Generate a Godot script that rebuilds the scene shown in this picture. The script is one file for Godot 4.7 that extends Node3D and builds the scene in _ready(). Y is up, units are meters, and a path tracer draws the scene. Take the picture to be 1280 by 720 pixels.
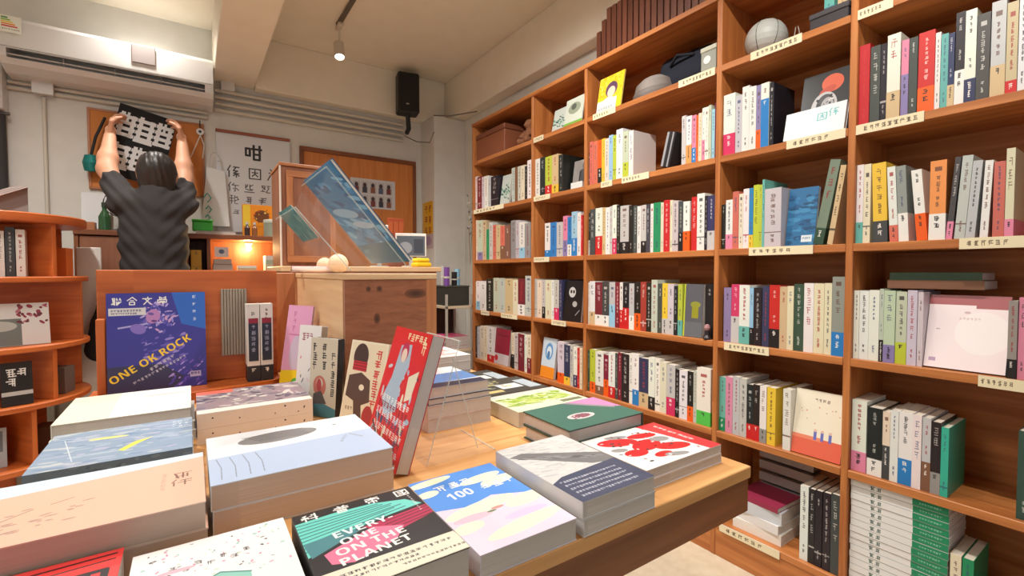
extends Node3D
# A small bookshop seen over a low display table: wall bookcase at the right, counter and back wall at the left.
# Units are metres; the camera stands at x = 0, z = 0, one metre above the floor; -z is the back wall, +x the bookcase.

const WALL_Z := -3.5
const CASE_X := 1.516
const CASE_BACK := 1.772
const UPRIGHTS := [-2.67, -2.03, -1.62, -0.955, -0.554, 0.11]
const SHELF_Y := {"A": 1.712, "B": 1.402, "C": 1.081, "D": 0.7605, "E": 0.445, "F": 0.122}
const TABLE_Y := 0.64

const ROWS := [
	["5B", "-5440 237 219 r - 0; -5180 217 206 d - 0; -4956 133 205 k - 0; -4810 277 221 w h33 0; -4510 147 197 p u55 0; -4350 167 196 d - 0; -4170 317 201 r o32 0; -3840 97 189 w - 0; -3736 133 181 t - 0; -3596 113 177 n h30 0; -3470 167 220 k w38 0; -3296 193 217 w n26 0; -3096 223 199 d - 0; -2860 237 217 l h33 0; -2610 177 204 h r15 0; -2420 137 204 w - 0"],
	["5C", "-5441 158 216 w t27 0; -5276 163 215 c - 0; -5020 307 213 y d27 -2; -4660 177 198 w a22 -3; -4470 197 197 g w37 -3; -4100 207 181 w o38 -5; -3870 307 196 i w33 0; -3550 107 198 d p22 4; -3400 187 198 l - 3.4; -3200 167 182 l - 3.4; -2950 137 179 w - 2; -2740 187 173 a - 0; -2540 137 199 c p20 0"],
	["5D", "-5441 128 190 w - 0; -5306 213 190 w - 0; -5086 233 192 w - 0; -4846 93 196 z k30 0; -4746 243 192 z u25 0; -4490 227 190 z v30 0; -4250 197 194 q - 0; -4040 107 190 q - 0; -2430 147 176 g k25 0; -2270 127 184 p - 0"],
	["5E", "-5430 347 199 w p28 0; -5050 327 187 k w25 0; -4716 163 182 c d50 0; -4546 173 190 w - 0; -4366 283 192 w b35 0; -4076 183 191 w - 0; -3880 167 188 l B40 0; -3706 183 182 k g30 0; -3516 143 173 T - 0; -2210 237 201 f - 0"],
	["4B", "-9430 417 207 w P35 0; -9006 233 193 l - 0; -8766 233 215 w - 0; -8526 223 207 w - 0; -8296 153 205 u o30 0; -8136 253 205 w b75 0; -7870 127 200 k - 0"],
	["4C", "-9451 138 155 k - 0; -9306 243 169 w p30 0; -9050 207 194 a - 0; -8836 143 184 c - 0; -8686 193 198 w - 0; -8486 133 198 b y22 0; -8346 183 206 v - 0; -8156 103 204 v - 0; -8046 73 219 t - 0; -7966 513 187 l - 0"],
	["4D", "-9330 267 188 u - 0; -9056 283 200 P l45 0; -8766 353 198 w t30 0; -8406 123 190 s k30 0; -8276 263 190 k - 0; -8000 217 196 n - 0; -7776 323 200 r k30 0; -7446 223 196 h - 0; -7216 183 198 c - 0; -7020 277 205 f - 0; -6736 263 208 w - 0; -6466 273 208 c - 0; -6186 193 209 c - 0; -5980 307 228 g b30 0"],
	["4E", "-9451 238 190 t e25 0; -9206 253 195 p - 0; -8946 233 200 l - 0; -8706 243 199 l - 0; -8456 213 183 k r28 0; -8230 207 187 k r28 0; -8016 213 186 w g25 0; -7790 267 186 y - 0; -7280 227 191 w - 0"],
	["4F", "-6730 227 229 w - 0; -6480 157 228 k - 0; -6310 187 230 k - 0; -6100 197 232 k - 0; -5890 227 236 d - 0"],
	["3B", "-16101 57 152 k - 0; -16037 204 199 a - 0; -15826 293 196 a - 0; -15526 243 195 o k35 0; -15276 203 196 y - 0; -15066 233 191 c - 0; -14826 233 200 s - 0; -14586 203 194 v - 0; -14376 363 213 w - 0; -14006 283 196 z v33 0; -13716 253 192 w - 0; -11110 177 183 l - 0; -10926 223 177 w i40 0; -10680 167 174 p b32 0; -10506 103 170 o - 0; -10396 123 174 c - 0; -10266 123 189 w p40 0; -10136 133 188 w - 0; -9996 103 191 z - 0; -9886 113 174 s - 0; -9766 113 194 m - 0"],
	["3C", "-16101 108 196 k l35 0; -15986 323 210 d - 0; -15656 433 212 w r40 0; -15216 193 211 h - 0; -15016 253 208 w - 0; -14756 153 211 l - 0; -14596 253 214 w P32 0; -14336 183 211 k - 0; -14146 473 205 l k25 0; -13666 213 201 k - 0; -13430 207 198 d - 0; -13200 187 193 w - 0; -13006 273 195 l k25 0; -12726 173 195 d - 0; -12540 147 195 w - 0; -12386 353 197 e - 0; -12026 133 194 c - 0; -11886 273 201 r - 0; -11606 113 198 c - 0; -11486 263 193 l - 0; -11216 203 188 d k38 0; -11006 273 185 w o40 0; -10660 227 197 r - 0; -10426 303 206 w - 0; -10110 117 194 k - 0; -9986 283 192 n l35 0"],
	["3D", "-16101 88 194 w - 0; -16006 353 200 w h30 0; -15646 463 196 m w25 0; -15176 403 196 d w25 0; -14760 357 198 l s50 0; -14396 273 198 m - 0; -14116 173 198 w r40 0; -13936 333 198 k r45 0; -13596 263 194 l w30 0; -13326 333 200 k o35 0; -12986 293 202 R - 0; -12686 243 200 k - 0; -12436 293 211 z - 0; -12136 213 196 d - 0; -11916 253 198 y l30 0; -11656 283 196 q l30 0; -11366 163 188 k - 0; -11196 193 196 v t30 0"],
	["3E", "-16101 128 191 f - 0; -15966 373 199 v o25 0; -15586 503 195 w B20 0; -15076 303 187 m o40 0; -14766 383 202 w r25 0; -14376 143 203 d - 0; -14226 223 208 m - 0; -13996 423 207 k - 0; -13566 183 214 w - 0; -13376 323 215 w b30 0; -13046 483 203 n h30 0; -12556 313 212 w k25 0; -12236 243 211 w - 0; -11986 303 203 c - 0; -11676 393 198 l P35 0; -11276 173 186 k - 0; -11090 347 185 w - 0; -10736 243 187 k o30 0; -10480 137 194 l - 0; -10336 553 208 w G25 0"],
	["2B", "-20201 388 202 w - 0; -19806 453 202 k - 0; -19346 573 196 v r25 0; -18766 483 194 h y22 0; -18276 333 185 k - 0"],
	["2C", "-19340 437 176 w b20 0; -18896 493 176 b - 0; -18396 473 172 l - 0; -17916 333 199 p u40 0; -17576 313 191 b w30 0; -17256 383 213 s b40 0; -16866 253 206 w - 0; -16600 127 191 r - 0"],
	["2D", "-20201 208 206 l - 0; -19986 403 200 c - 0; -19576 253 202 l k30 0; -19316 493 202 c - 0; -18816 233 202 w - 0; -18576 383 202 l P30 0; -18186 233 204 n - 0"],
	["2E", "-18310 527 207 q o25 0; -17776 443 198 n y20 0; -17326 213 202 l - 0; -17106 283 196 w n30 0; -16816 173 194 r - 0; -16636 183 196 c - 0"],
	["1B", "-26601 248 217 w - 0; -26346 553 209 m - 0; -25786 323 201 q - 0; -25456 423 200 w - 0; -25026 303 189 l - 0; -24716 803 185 k - 0; -22430 307 196 l - 0; -22116 253 195 B - 0; -21856 343 195 l - 0; -21506 333 193 c - 0; -21166 243 183 k - 0; -20916 443 210 w - 0"],
	["1C", "-26601 238 258 c - 0; -26356 663 253 z u20 0; -25686 423 248 h - 0; -25256 313 189 e - 0; -24936 413 230 l - 0; -24516 403 210 a - 0; -24106 483 206 h - 0; -23616 483 197 a B40 0; -23126 553 198 B - 0; -22540 507 219 g - 0; -22026 343 215 l - 0; -21676 503 201 w s30 0; -21166 563 191 g - 0"],
	["1D", "-26601 98 180 c - 0; -26496 453 186 w s30 0; -26036 783 180 w - 0; -25246 783 200 k - 0; -24456 673 208 z - 0; -23776 643 202 l - 0; -23126 833 204 h - 0; -22286 493 198 c - 0; -21786 633 205 m w30 0; -21110 597 222 l - 0"],
	["1E", "-26601 158 207 k - 0; -26436 383 204 l - 0; -26046 493 215 c - 0; -25546 363 219 c - 0; -25176 773 218 w r20 0; -22470 317 207 c k40 0; -22146 363 211 l - 0; -21776 573 210 m - 0; -21196 293 209 w - 0; -20896 383 213 c m40 0"],
]

# ------------------------------------------------------------------ colours of book cloth and paper (sRGB)
const INK := {
	"w": ["white", 236, 234, 228], "c": ["cream", 228, 218, 190], "g": ["grey", 150, 148, 145], "l": ["pale grey", 198, 196, 194],
	"d": ["charcoal", 68, 70, 72], "k": ["black", 28, 27, 29], "r": ["red", 202, 34, 36], "o": ["orange", 238, 96, 24],
	"y": ["yellow", 240, 196, 60], "n": ["navy", 46, 52, 88], "b": ["blue", 40, 126, 196], "t": ["teal", 104, 178, 168],
	"e": ["green", 26, 140, 92], "m": ["maroon", 122, 34, 48], "p": ["pink", 226, 138, 168], "u": ["purple", 138, 126, 176],
	"B": ["brown", 126, 88, 66], "s": ["sky blue", 150, 200, 226], "f": ["dark green", 50, 78, 60], "h": ["tan", 208, 182, 140],
	"a": ["salmon", 212, 112, 92], "q": ["lilac", 212, 200, 212], "v": ["lime", 188, 200, 60], "z": ["pale green", 194, 208, 184],
	"i": ["apricot", 240, 158, 88], "T": ["emerald", 56, 186, 146], "P": ["crimson", 206, 48, 96], "R": ["brick red", 164, 60, 42],
	"G": ["bright green", 84, 196, 80],
}
const ORD := ["first", "second", "third", "fourth", "fifth", "sixth", "seventh", "eighth", "ninth", "tenth", "eleventh", "twelfth", "thirteenth", "fourteenth", "fifteenth", "sixteenth", "seventeenth", "eighteenth", "nineteenth", "twentieth", "twenty-first", "twenty-second", "twenty-third", "twenty-fourth", "twenty-fifth", "twenty-sixth", "twenty-seventh", "twenty-eighth"]

var M := {}
var taken := {}
var rng := RandomNumberGenerator.new()
var atlas: Image
var atlas_mat: StandardMaterial3D
var slot_n := 0
const SW := 48
const SHH := 192

# ------------------------------------------------------------------ painter for printed covers, signs and posters
class Pad:
	var im: Image
	var s := 1.0
	func _init(w: int, h: int, c: Color) -> void:
		im = Image.create(w, h, false, Image.FORMAT_RGBA8)
		im.fill(c)
		s = w / 100.0
	func rect(x: float, y: float, w: float, h: float, c: Color) -> void:
		im.fill_rect(Rect2i(int(round(x * s)), int(round(y * s)), maxi(1, int(round(w * s))), maxi(1, int(round(h * s)))), c)
	func poly(pts: Array, c: Color) -> void:
		var q := PackedVector2Array()
		for p in pts:
			q.append(p * s)
		fill(q, c)
	func fill(q: PackedVector2Array, c: Color) -> void:
		var lo := 1e9
		var hi := -1e9
		for p in q:
			lo = minf(lo, p.y)
			hi = maxf(hi, p.y)
		for y in range(maxi(0, int(floor(lo))), mini(im.get_height() - 1, int(ceil(hi))) + 1):
			var yy := y + 0.5
			var xs := []
			for i in q.size():
				var a := q[i]
				var b := q[(i + 1) % q.size()]
				if (a.y <= yy) != (b.y <= yy):
					xs.append(a.x + (yy - a.y) / (b.y - a.y) * (b.x - a.x))
			xs.sort()
			for i in range(0, xs.size() - 1, 2):
				var x0 := int(round(xs[i]))
				var x1 := int(round(xs[i + 1]))
				if x1 > x0:
					im.fill_rect(Rect2i(x0, y, x1 - x0, 1), c)
	func line(x0: float, y0: float, x1: float, y1: float, t: float, c: Color) -> void:
		var d := Vector2(x1 - x0, y1 - y0)
		if d.length() < 0.001:
			return
		var e := d.normalized() * t * 0.5
		var n := Vector2(-e.y, e.x)
		var a := Vector2(x0, y0) - e * 0.6
		var b := Vector2(x1, y1) + e * 0.6
		poly([a + n, b + n, b - n, a - n], c)
	func ell(cx: float, cy: float, rx: float, ry: float, c: Color, turn := 0.0) -> void:
		var pts := []
		for i in 28:
			var a := TAU * i / 28.0
			pts.append(Vector2(cx, cy) + Vector2(cos(a) * rx, sin(a) * ry).rotated(turn))
		poly(pts, c)
	func text(words: String, x: float, y: float, high: float, c: Color, turn := 0.0, bold := true, wide := 1.0, serif := false) -> float:
		var f := SystemFont.new()
		f.font_names = PackedStringArray(["Droid Serif" if serif else "Droid Sans"])
		f.font_weight = 700 if bold else 400
		var tm := TextMesh.new()
		tm.text = words
		tm.font = f
		tm.font_size = 64
		tm.pixel_size = 0.01
		tm.depth = 0.0
		tm.horizontal_alignment = HORIZONTAL_ALIGNMENT_LEFT
		var arr := tm.get_mesh_arrays()
		var v: PackedVector3Array = arr[Mesh.ARRAY_VERTEX]
		var ix: PackedInt32Array = arr[Mesh.ARRAY_INDEX]
		var lo := Vector2(1e9, 1e9)
		var hi := Vector2(-1e9, -1e9)
		for p in v:
			lo = lo.min(Vector2(p.x, p.y))
			hi = hi.max(Vector2(p.x, p.y))
		var k := high / maxf(0.001, hi.y - lo.y)
		for i in range(0, ix.size(), 3):
			var q := PackedVector2Array()
			for j in 3:
				var p := v[ix[i + j]]
				q.append((Vector2(x, y) + Vector2((p.x - lo.x) * k * wide, -(p.y - lo.y) * k).rotated(turn)) * s)
			fill(q, c)
		return (hi.x - lo.x) * k * wide
	# a character written as strokes on a 0..9 grid: tokens of four digits x0 y0 x1 y1
	func sign_strokes(strokes: String, x: float, y: float, size: float, t: float, c: Color, turn := 0.0) -> void:
		for tok in strokes.split(" ", false):
			var a := Vector2(int(tok[0]), int(tok[1])) * size / 9.0
			var b := Vector2(int(tok[2]), int(tok[3])) * size / 9.0
			a = a.rotated(turn) + Vector2(x, y)
			b = b.rotated(turn) + Vector2(x, y)
			line(a.x, a.y, b.x, b.y, t, c)
	# small illegible print: a block of strokes the size of one character
	func mark(r: RandomNumberGenerator, x: float, y: float, size: float, c: Color, turn := 0.0) -> void:
		var t := size * 0.13
		var list := []
		for i in r.randi_range(2, 4):
			var yy := size * (0.1 + 0.8 * i / 3.0)
			list.append([Vector2(size * r.randf_range(0.0, 0.3), yy), Vector2(size * r.randf_range(0.7, 1.0), yy)])
		for i in r.randi_range(1, 3):
			var xx := size * r.randf_range(0.15, 0.85)
			list.append([Vector2(xx, size * r.randf_range(0.0, 0.3)), Vector2(xx, size * r.randf_range(0.7, 1.0))])
		for l in list:
			var a: Vector2 = l[0].rotated(turn) + Vector2(x, y)
			var b: Vector2 = l[1].rotated(turn) + Vector2(x, y)
			line(a.x, a.y, b.x, b.y, t, c)
	func marks(r: RandomNumberGenerator, x: float, y: float, size: float, n: int, c: Color, down := false, gap := 1.15, turn := 0.0) -> void:
		for i in n:
			var o := (Vector2(0, size * gap * i) if down else Vector2(size * gap * i, 0)).rotated(turn)
			mark(r, x + o.x, y + o.y, size, c, turn)
	func specks(r: RandomNumberGenerator, n: int, x: float, y: float, w: float, h: float, lo: float, hi: float, cols: Array) -> void:
		for i in n:
			ell(x + r.randf() * w, y + r.randf() * h, r.randf_range(lo, hi), r.randf_range(lo, hi) * 0.7, cols[r.randi() % cols.size()], r.randf() * PI)
	func mat(rough := 0.35) -> StandardMaterial3D:
		var m := StandardMaterial3D.new()
		m.albedo_texture = ImageTexture.create_from_image(im)
		m.roughness = rough
		m.texture_repeat = false
		return m

static func rgb(r: int, g: int, b: int) -> Color:
	return Color8(r, g, b)

static func ink(k: String) -> Color:
	return Color8(INK[k][1], INK[k][2], INK[k][3])

# ------------------------------------------------------------------ materials
func plain(c: Color, rough := 0.6, metal := 0.0) -> StandardMaterial3D:
	var key := "%s %.2f %.2f" % [c.to_html(), rough, metal]
	if not M.has(key):
		var m := StandardMaterial3D.new()
		m.albedo_color = c
		m.roughness = rough
		m.metallic = metal
		M[key] = m
	return M[key]

func glass(alpha: float, c := Color(0.93, 0.97, 0.97)) -> StandardMaterial3D:
	var m := StandardMaterial3D.new()
	m.albedo_color = Color(c, alpha)
	m.transparency = BaseMaterial3D.TRANSPARENCY_ALPHA
	m.roughness = 0.04
	m.metallic_specular = 0.15
	return m

# wood: grain runs along u; the picture covers two metres along and one metre across
func wood_image(dark: Color, light: Color, seed_: int, knots := []) -> Image:
	var n1 := FastNoiseLite.new()
	n1.seed = seed_
	n1.frequency = 0.01
	n1.fractal_octaves = 3
	var im := Image.create(512, 512, false, Image.FORMAT_RGBA8)
	for y in 512:
		for x in 512:
			var bend := n1.get_noise_2d(x * 0.35, y * 0.5) * 14.0
			var v := 0.5 + 0.55 * n1.get_noise_2d(x * 0.35 + 700.0, (y + bend) * 4.0) + 0.3 * n1.get_noise_2d(x * 1.4, y * 11.0 + 90.0)
			im.set_pixel(x, y, dark.lerp(light, clampf(v, 0.0, 1.0)))
	for k in knots:
		var kc: Color = dark.darkened(0.45)
		for ring in 5:
			var q: float = 1.0 - ring * 0.17
			var col: Color = dark.lerp(kc, 0.25 + 0.75 * ring / 4.0)
			for y in range(int(k[1] - k[3]), int(k[1] + k[3]) + 1):
				for x in range(int(k[0] - k[2]), int(k[0] + k[2]) + 1):
					if Vector2((x - k[0]) / float(k[2]), (y - k[1]) / float(k[3])).length() < q and x >= 0 and y >= 0 and x < 512 and y < 512:
						im.set_pixel(x, y, col)
	return im

func wood(key: String, dark: Color, light: Color, seed_: int, rough := 0.45, knots := [], scale := Vector3(0.5, 1.0, 1.0)) -> void:
	var m := StandardMaterial3D.new()
	m.albedo_texture = ImageTexture.create_from_image(wood_image(dark, light, seed_, knots))
	m.uv1_scale = scale
	m.roughness = rough
	M[key] = m

func noisy(key: String, a: Color, b: Color, freq: float, scale: float, rough := 0.8, seed_ := 3) -> void:
	var n := FastNoiseLite.new()
	n.seed = seed_
	n.frequency = freq
	n.fractal_octaves = 4
	var t := NoiseTexture2D.new()
	t.width = 512
	t.height = 512
	t.seamless = true
	t.noise = n
	var g := Gradient.new()
	g.set_color(0, a)
	g.set_color(1, b)
	t.color_ramp = g
	var m := StandardMaterial3D.new()
	m.albedo_texture = t
	m.uv1_triplanar = true
	m.uv1_world_triplanar = true
	m.uv1_scale = Vector3.ONE * scale
	m.roughness = rough
	M[key] = m

# ------------------------------------------------------------------ shapes
func begin() -> SurfaceTool:
	var st := SurfaceTool.new()
	st.begin(Mesh.PRIMITIVE_TRIANGLES)
	return st

# a flat polygon facing out; uv in metres with u along the axis ga
func face(st: SurfaceTool, pts: Array, out: Vector3, ga: int, off: Vector2, tr: Transform3D) -> void:
	var n: Vector3 = (pts[1] - pts[0]).cross(pts[2] - pts[0])
	if n.dot(out) > 0.0:
		pts.reverse()
	var na := out.abs().max_axis_index()
	var ua := ga if ga != na else (na + 1) % 3
	var va := 3 - ua - na
	var nn := (tr.basis * out).normalized()
	for i in range(1, pts.size() - 1):
		for p in [pts[0], pts[i], pts[i + 1]]:
			st.set_normal(nn)
			st.set_uv(Vector2(p[ua], p[va]) + off)
			st.add_vertex(tr * p)

# a box with its edges taken off by bev
func bx(st: SurfaceTool, c: Vector3, size: Vector3, bev := 0.0, tr := Transform3D.IDENTITY) -> void:
	var h := size * 0.5
	var ga := size.max_axis_index()
	var off := Vector2(fposmod(c.x * 3.7 + c.y * 5.3 + c.z * 2.9, 1.0), fposmod(c.x * 7.1 + c.y * 1.7 + c.z * 4.3, 1.0))
	var t := tr * Transform3D(Basis.IDENTITY, c)
	var b := minf(bev, minf(h.x, minf(h.y, h.z)) * 0.9)
	for ax in 3:
		var u := (ax + 1) % 3
		var v := (ax + 2) % 3
		for sg in [-1.0, 1.0]:
			var pts := []
			for k in [[-1, -1], [1, -1], [1, 1], [-1, 1]]:
				var p := Vector3.ZERO
				p[ax] = sg * h[ax]
				p[u] = k[0] * (h[u] - b)
				p[v] = k[1] * (h[v] - b)
				pts.append(p)
			var o := Vector3.ZERO
			o[ax] = sg
			face(st, pts, o, ga, off, t)
		if b > 0.0:
			for k in [[-1, -1], [1, -1], [1, 1], [-1, 1]]:   # the four edges along this axis
				var pts := []
				for e in [[-1, 0], [1, 0], [1, 1], [-1, 1]]:
					var p := Vector3.ZERO
					p[ax] = e[0] * (h[ax] - b)
					p[u] = k[0] * (h[u] - (b if e[1] == 1 else 0.0))
					p[v] = k[1] * (h[v] - (0.0 if e[1] == 1 else b))
					pts.append(p)
				var o := Vector3.ZERO
				o[u] = k[0]
				o[v] = k[1]
				face(st, pts, o, ga, off, t)
	if b > 0.0:
		for sx in [-1, 1]:
			for sy in [-1, 1]:
				for sz in [-1, 1]:
					face(st, [Vector3(sx * h.x, sy * (h.y - b), sz * (h.z - b)), Vector3(sx * (h.x - b), sy * h.y, sz * (h.z - b)), Vector3(sx * (h.x - b), sy * (h.y - b), sz * h.z)], Vector3(sx, sy, sz), ga, off, t)

# box given by its two corners
func bb(st: SurfaceTool, a: Vector3, b: Vector3, bev := 0.0, tr := Transform3D.IDENTITY) -> void:
	bx(st, (a + b) * 0.5, (b - a).abs(), bev, tr)

func quad_uv(st: SurfaceTool, pts: Array, uvs: Array, out: Vector3) -> void:
	var n: Vector3 = (pts[1] - pts[0]).cross(pts[2] - pts[0])
	var order := [0, 1, 2, 0, 2, 3] if n.dot(out) < 0.0 else [0, 2, 1, 0, 3, 2]
	for i in order:
		st.set_normal(out)
		st.set_uv(uvs[i])
		st.add_vertex(pts[i])

func tri(st: SurfaceTool, a: Vector3, b: Vector3, c: Vector3, na: Vector3, nb: Vector3, nc: Vector3) -> void:
	if (b - a).cross(c - a).dot(na + nb + nc) > 0.0:
		var t := b
		b = c
		c = t
		t = nb
		nb = nc
		nc = t
	for k in [[a, na], [b, nb], [c, nc]]:
		st.set_normal(k[1])
		st.set_uv(Vector2(k[0].x + k[0].z, k[0].y))
		st.add_vertex(k[0])

func tube(st: SurfaceTool, pts: Array, r0: float, r1 := -1.0, sides := 8) -> void:
	if r1 < 0.0:
		r1 = r0
	var rings := []
	var norms := []
	for i in pts.size():
		var d: Vector3 = (pts[mini(i + 1, pts.size() - 1)] - pts[maxi(i - 1, 0)]).normalized()
		var a := d.cross(Vector3.UP if absf(d.y) < 0.9 else Vector3.RIGHT).normalized()
		var b := d.cross(a).normalized()
		var r := lerpf(r0, r1, float(i) / maxi(1, pts.size() - 1))
		var ring := []
		var nn := []
		for k in sides:
			var n := a * cos(TAU * k / sides) + b * sin(TAU * k / sides)
			ring.append(pts[i] + n * r)
			nn.append(n)
		rings.append(ring)
		norms.append(nn)
	for i in pts.size() - 1:
		for k in sides:
			var j := (k + 1) % sides
			tri(st, rings[i][k], rings[i][j], rings[i + 1][j], norms[i][k], norms[i][j], norms[i + 1][j])
			tri(st, rings[i][k], rings[i + 1][j], rings[i + 1][k], norms[i][k], norms[i + 1][j], norms[i + 1][k])
	for e in [0, pts.size() - 1]:
		var d: Vector3 = (pts[e] - pts[1 if e == 0 else e - 1]).normalized()
		for k in range(1, sides - 1):
			tri(st, rings[e][0], rings[e][k], rings[e][k + 1], d, d, d)

# profile of Vector2(radius, height) turned about the y axis
func lathe(st: SurfaceTool, prof: Array, at := Vector3.ZERO, segs := 28, sx := 1.0, sz := 1.0, basis := Basis.IDENTITY) -> void:
	for i in prof.size() - 1:
		var p: Vector2 = prof[i]
		var q: Vector2 = prof[i + 1]
		var d := q - p
		var n2 := Vector2(d.y, -d.x).normalized()
		for k in segs:
			var a := TAU * k / segs
			var b := TAU * (k + 1) / segs
			var va := Vector3(cos(a) * sx, 0, sin(a) * sz)
			var vb := Vector3(cos(b) * sx, 0, sin(b) * sz)
			var na := basis * (va * n2.x + Vector3.UP * n2.y).normalized()
			var nb := basis * (vb * n2.x + Vector3.UP * n2.y).normalized()
			var p0 := basis * (va * p.x + Vector3.UP * p.y) + at
			var p1 := basis * (vb * p.x + Vector3.UP * p.y) + at
			var p2 := basis * (vb * q.x + Vector3.UP * q.y) + at
			var p3 := basis * (va * q.x + Vector3.UP * q.y) + at
			if p.x > 0.0001:
				tri(st, p0, p1, p2, na, nb, nb)
			if q.x > 0.0001:
				tri(st, p0, p2, p3, na, nb, na)

# 2D outline (x, y) pushed along z from z0 to z1
func prism(st: SurfaceTool, outline: Array, z0: float, z1: float, tr := Transform3D.IDENTITY) -> void:
	var pv := PackedVector2Array(outline)
	var ix := Geometry2D.triangulate_polygon(pv)
	for e in [[z0, Vector3(0, 0, signf(z0 - z1))], [z1, Vector3(0, 0, signf(z1 - z0))]]:
		for i in range(0, ix.size(), 3):
			var q := []
			for j in 3:
				q.append(Vector3(pv[ix[i + j]].x, pv[ix[i + j]].y, e[0]))
			face(st, q, e[1], 0, Vector2.ZERO, tr)
	var area := 0.0
	for i in pv.size():
		area += pv[i].cross(pv[(i + 1) % pv.size()])
	for i in pv.size():
		var a := pv[i]
		var b := pv[(i + 1) % pv.size()]
		var d := (b - a).normalized() * signf(area)
		face(st, [Vector3(a.x, a.y, z0), Vector3(b.x, b.y, z0), Vector3(b.x, b.y, z1), Vector3(a.x, a.y, z1)], Vector3(d.y, -d.x, 0), 2, Vector2.ZERO, tr)

# ------------------------------------------------------------------ objects
func numbered(called: String) -> String:
	var n: int = taken.get(called, 0)
	taken[called] = n + 1
	return called if n == 0 else "%s_%03d" % [called, n]

func tag(o: Node, label: String, category: String, group := "") -> Node:
	o.set_meta("label", label)
	o.set_meta("category", category)
	if group:
		o.set_meta("group", group)
	return o

func obj(called: String, st: SurfaceTool, m: Material, parent: Node = null) -> MeshInstance3D:
	var o := MeshInstance3D.new()
	o.mesh = st.commit()
	o.material_override = m
	if parent == null:
		o.name = numbered(called)
		add_child(o)
	else:
		o.name = called
		parent.add_child(o, true)
	return o

func thing(called: String, label: String, category: String, at := Vector3.ZERO, turn := 0.0, group := "") -> Node3D:
	var o := Node3D.new()
	o.name = numbered(called)
	add_child(o)
	o.position = at
	o.rotation_degrees.y = turn
	tag(o, label, category, group)
	return o

func box_part(called: String, parent: Node, a: Vector3, b: Vector3, m: Material, bev := 0.0) -> MeshInstance3D:
	var st := begin()
	bb(st, a, b, bev)
	return obj(called, st, m, parent)

func struct(called: String, st: SurfaceTool, m: Material) -> MeshInstance3D:
	var o := obj(called, st, m)
	o.set_meta("kind", "structure")
	return o

func struct_box(called: String, a: Vector3, b: Vector3, m: Material, bev := 0.0) -> MeshInstance3D:
	var st := begin()
	bb(st, a, b, bev)
	return struct(called, st, m)

func sheet(called: String, parent: Node, c: Vector3, w: float, h: float, m: Material, basis := Basis.IDENTITY, t := 0.0015) -> MeshInstance3D:
	# a printed sheet standing in the xy plane of basis, print on its +z face
	var st := begin()
	bx(st, Vector3.ZERO, Vector3(w, h, t), 0.0)
	var ms := ArrayMesh.new()
	st.commit(ms)
	var s2 := begin()
	var z := t * 0.5 + 0.0002
	quad_uv(s2, [Vector3(-w / 2, h / 2, z), Vector3(w / 2, h / 2, z), Vector3(w / 2, -h / 2, z), Vector3(-w / 2, -h / 2, z)], [Vector2(0, 0), Vector2(1, 0), Vector2(1, 1), Vector2(0, 1)], Vector3(0, 0, 1))
	s2.commit(ms)
	ms.surface_set_material(0, plain(rgb(225, 222, 215), 0.6))
	ms.surface_set_material(1, m)
	var o := MeshInstance3D.new()
	o.mesh = ms
	o.transform = Transform3D(basis, c)
	if parent == null:
		o.name = numbered(called)
		add_child(o)
	else:
		o.name = called
		parent.add_child(o, true)
	return o

# ------------------------------------------------------------------ books standing with the spine outwards
# paints one spine into the atlas and returns its uv rectangle
func paint_spine(base: Color, band: Color, frac: float, style: int) -> Rect2:
	var cols := 2048 / SW
	var ox := (slot_n % cols) * SW
	var oy := (slot_n / cols) * SHH
	slot_n += 1
	atlas.fill_rect(Rect2i(ox, oy, SW, SHH), base)
	var lum := base.get_luminance()
	var dark_ink := rgb(40, 38, 40)
	var pick := [dark_ink, rgb(90, 60, 50), rgb(60, 70, 110), rgb(150, 40, 40)]
	var col: Color = pick[rng.randi() % 4] if lum > 0.42 else [rgb(235, 232, 225), rgb(220, 205, 170), rgb(200, 60, 60)][0 if style != 3 else rng.randi() % 3]
	var top := int(SHH * (0.06 + rng.randf() * 0.06))
	var bottom := int(SHH * (0.92 - frac))
	var sz := rng.randi_range(9, 17)
	col = col.lerp(base, 0.3)
	if style == 2:
		sz = 22
	if style == 4:   # a small mark at the head, then a line of print
		atlas.fill_rect(Rect2i(ox + 14, oy + top, 20, 10), col)
		top += 22
	var room := (bottom - top) * (0.75 if style != 1 else 0.45)
	var n := clampi(int(room / (sz * 1.2)), 1, 9)
	if style == 5:
		n = 2
	var x := ox + (SW - sz) / 2
	for i in n:
		spine_mark(x, oy + top + int(i * sz * 1.2), sz, col)
	if style != 2 and bottom - top - n * sz * 1.2 > 26.0:
		for i in 2:
			spine_mark(ox + 18, oy + bottom - 26 + i * 13, 11, col)
	if rng.randf() < 0.3 and frac == 0.0:
		atlas.fill_rect(Rect2i(ox, oy + int(SHH * rng.randf_range(0.72, 0.86)), SW, rng.randi_range(2, 5)), col)
	if frac > 0.0:
		var by := int(SHH * (1.0 - frac))
		atlas.fill_rect(Rect2i(ox, oy + by, SW, SHH - by), band)
		var c2 := dark_ink if band.get_luminance() > 0.45 else rgb(240, 236, 228)
		var m := rng.randi_range(1, 3)
		for i in m:
			if by + 8 + i * 17 + 14 < SHH:
				spine_mark(ox + 16, oy + by + 6 + i * 17, 14, c2)
	return Rect2((ox + 1.5) / 2048.0, (oy + 1.0) / 2048.0, (SW - 3.0) / 2048.0, (SHH - 2.0) / 2048.0)

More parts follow.
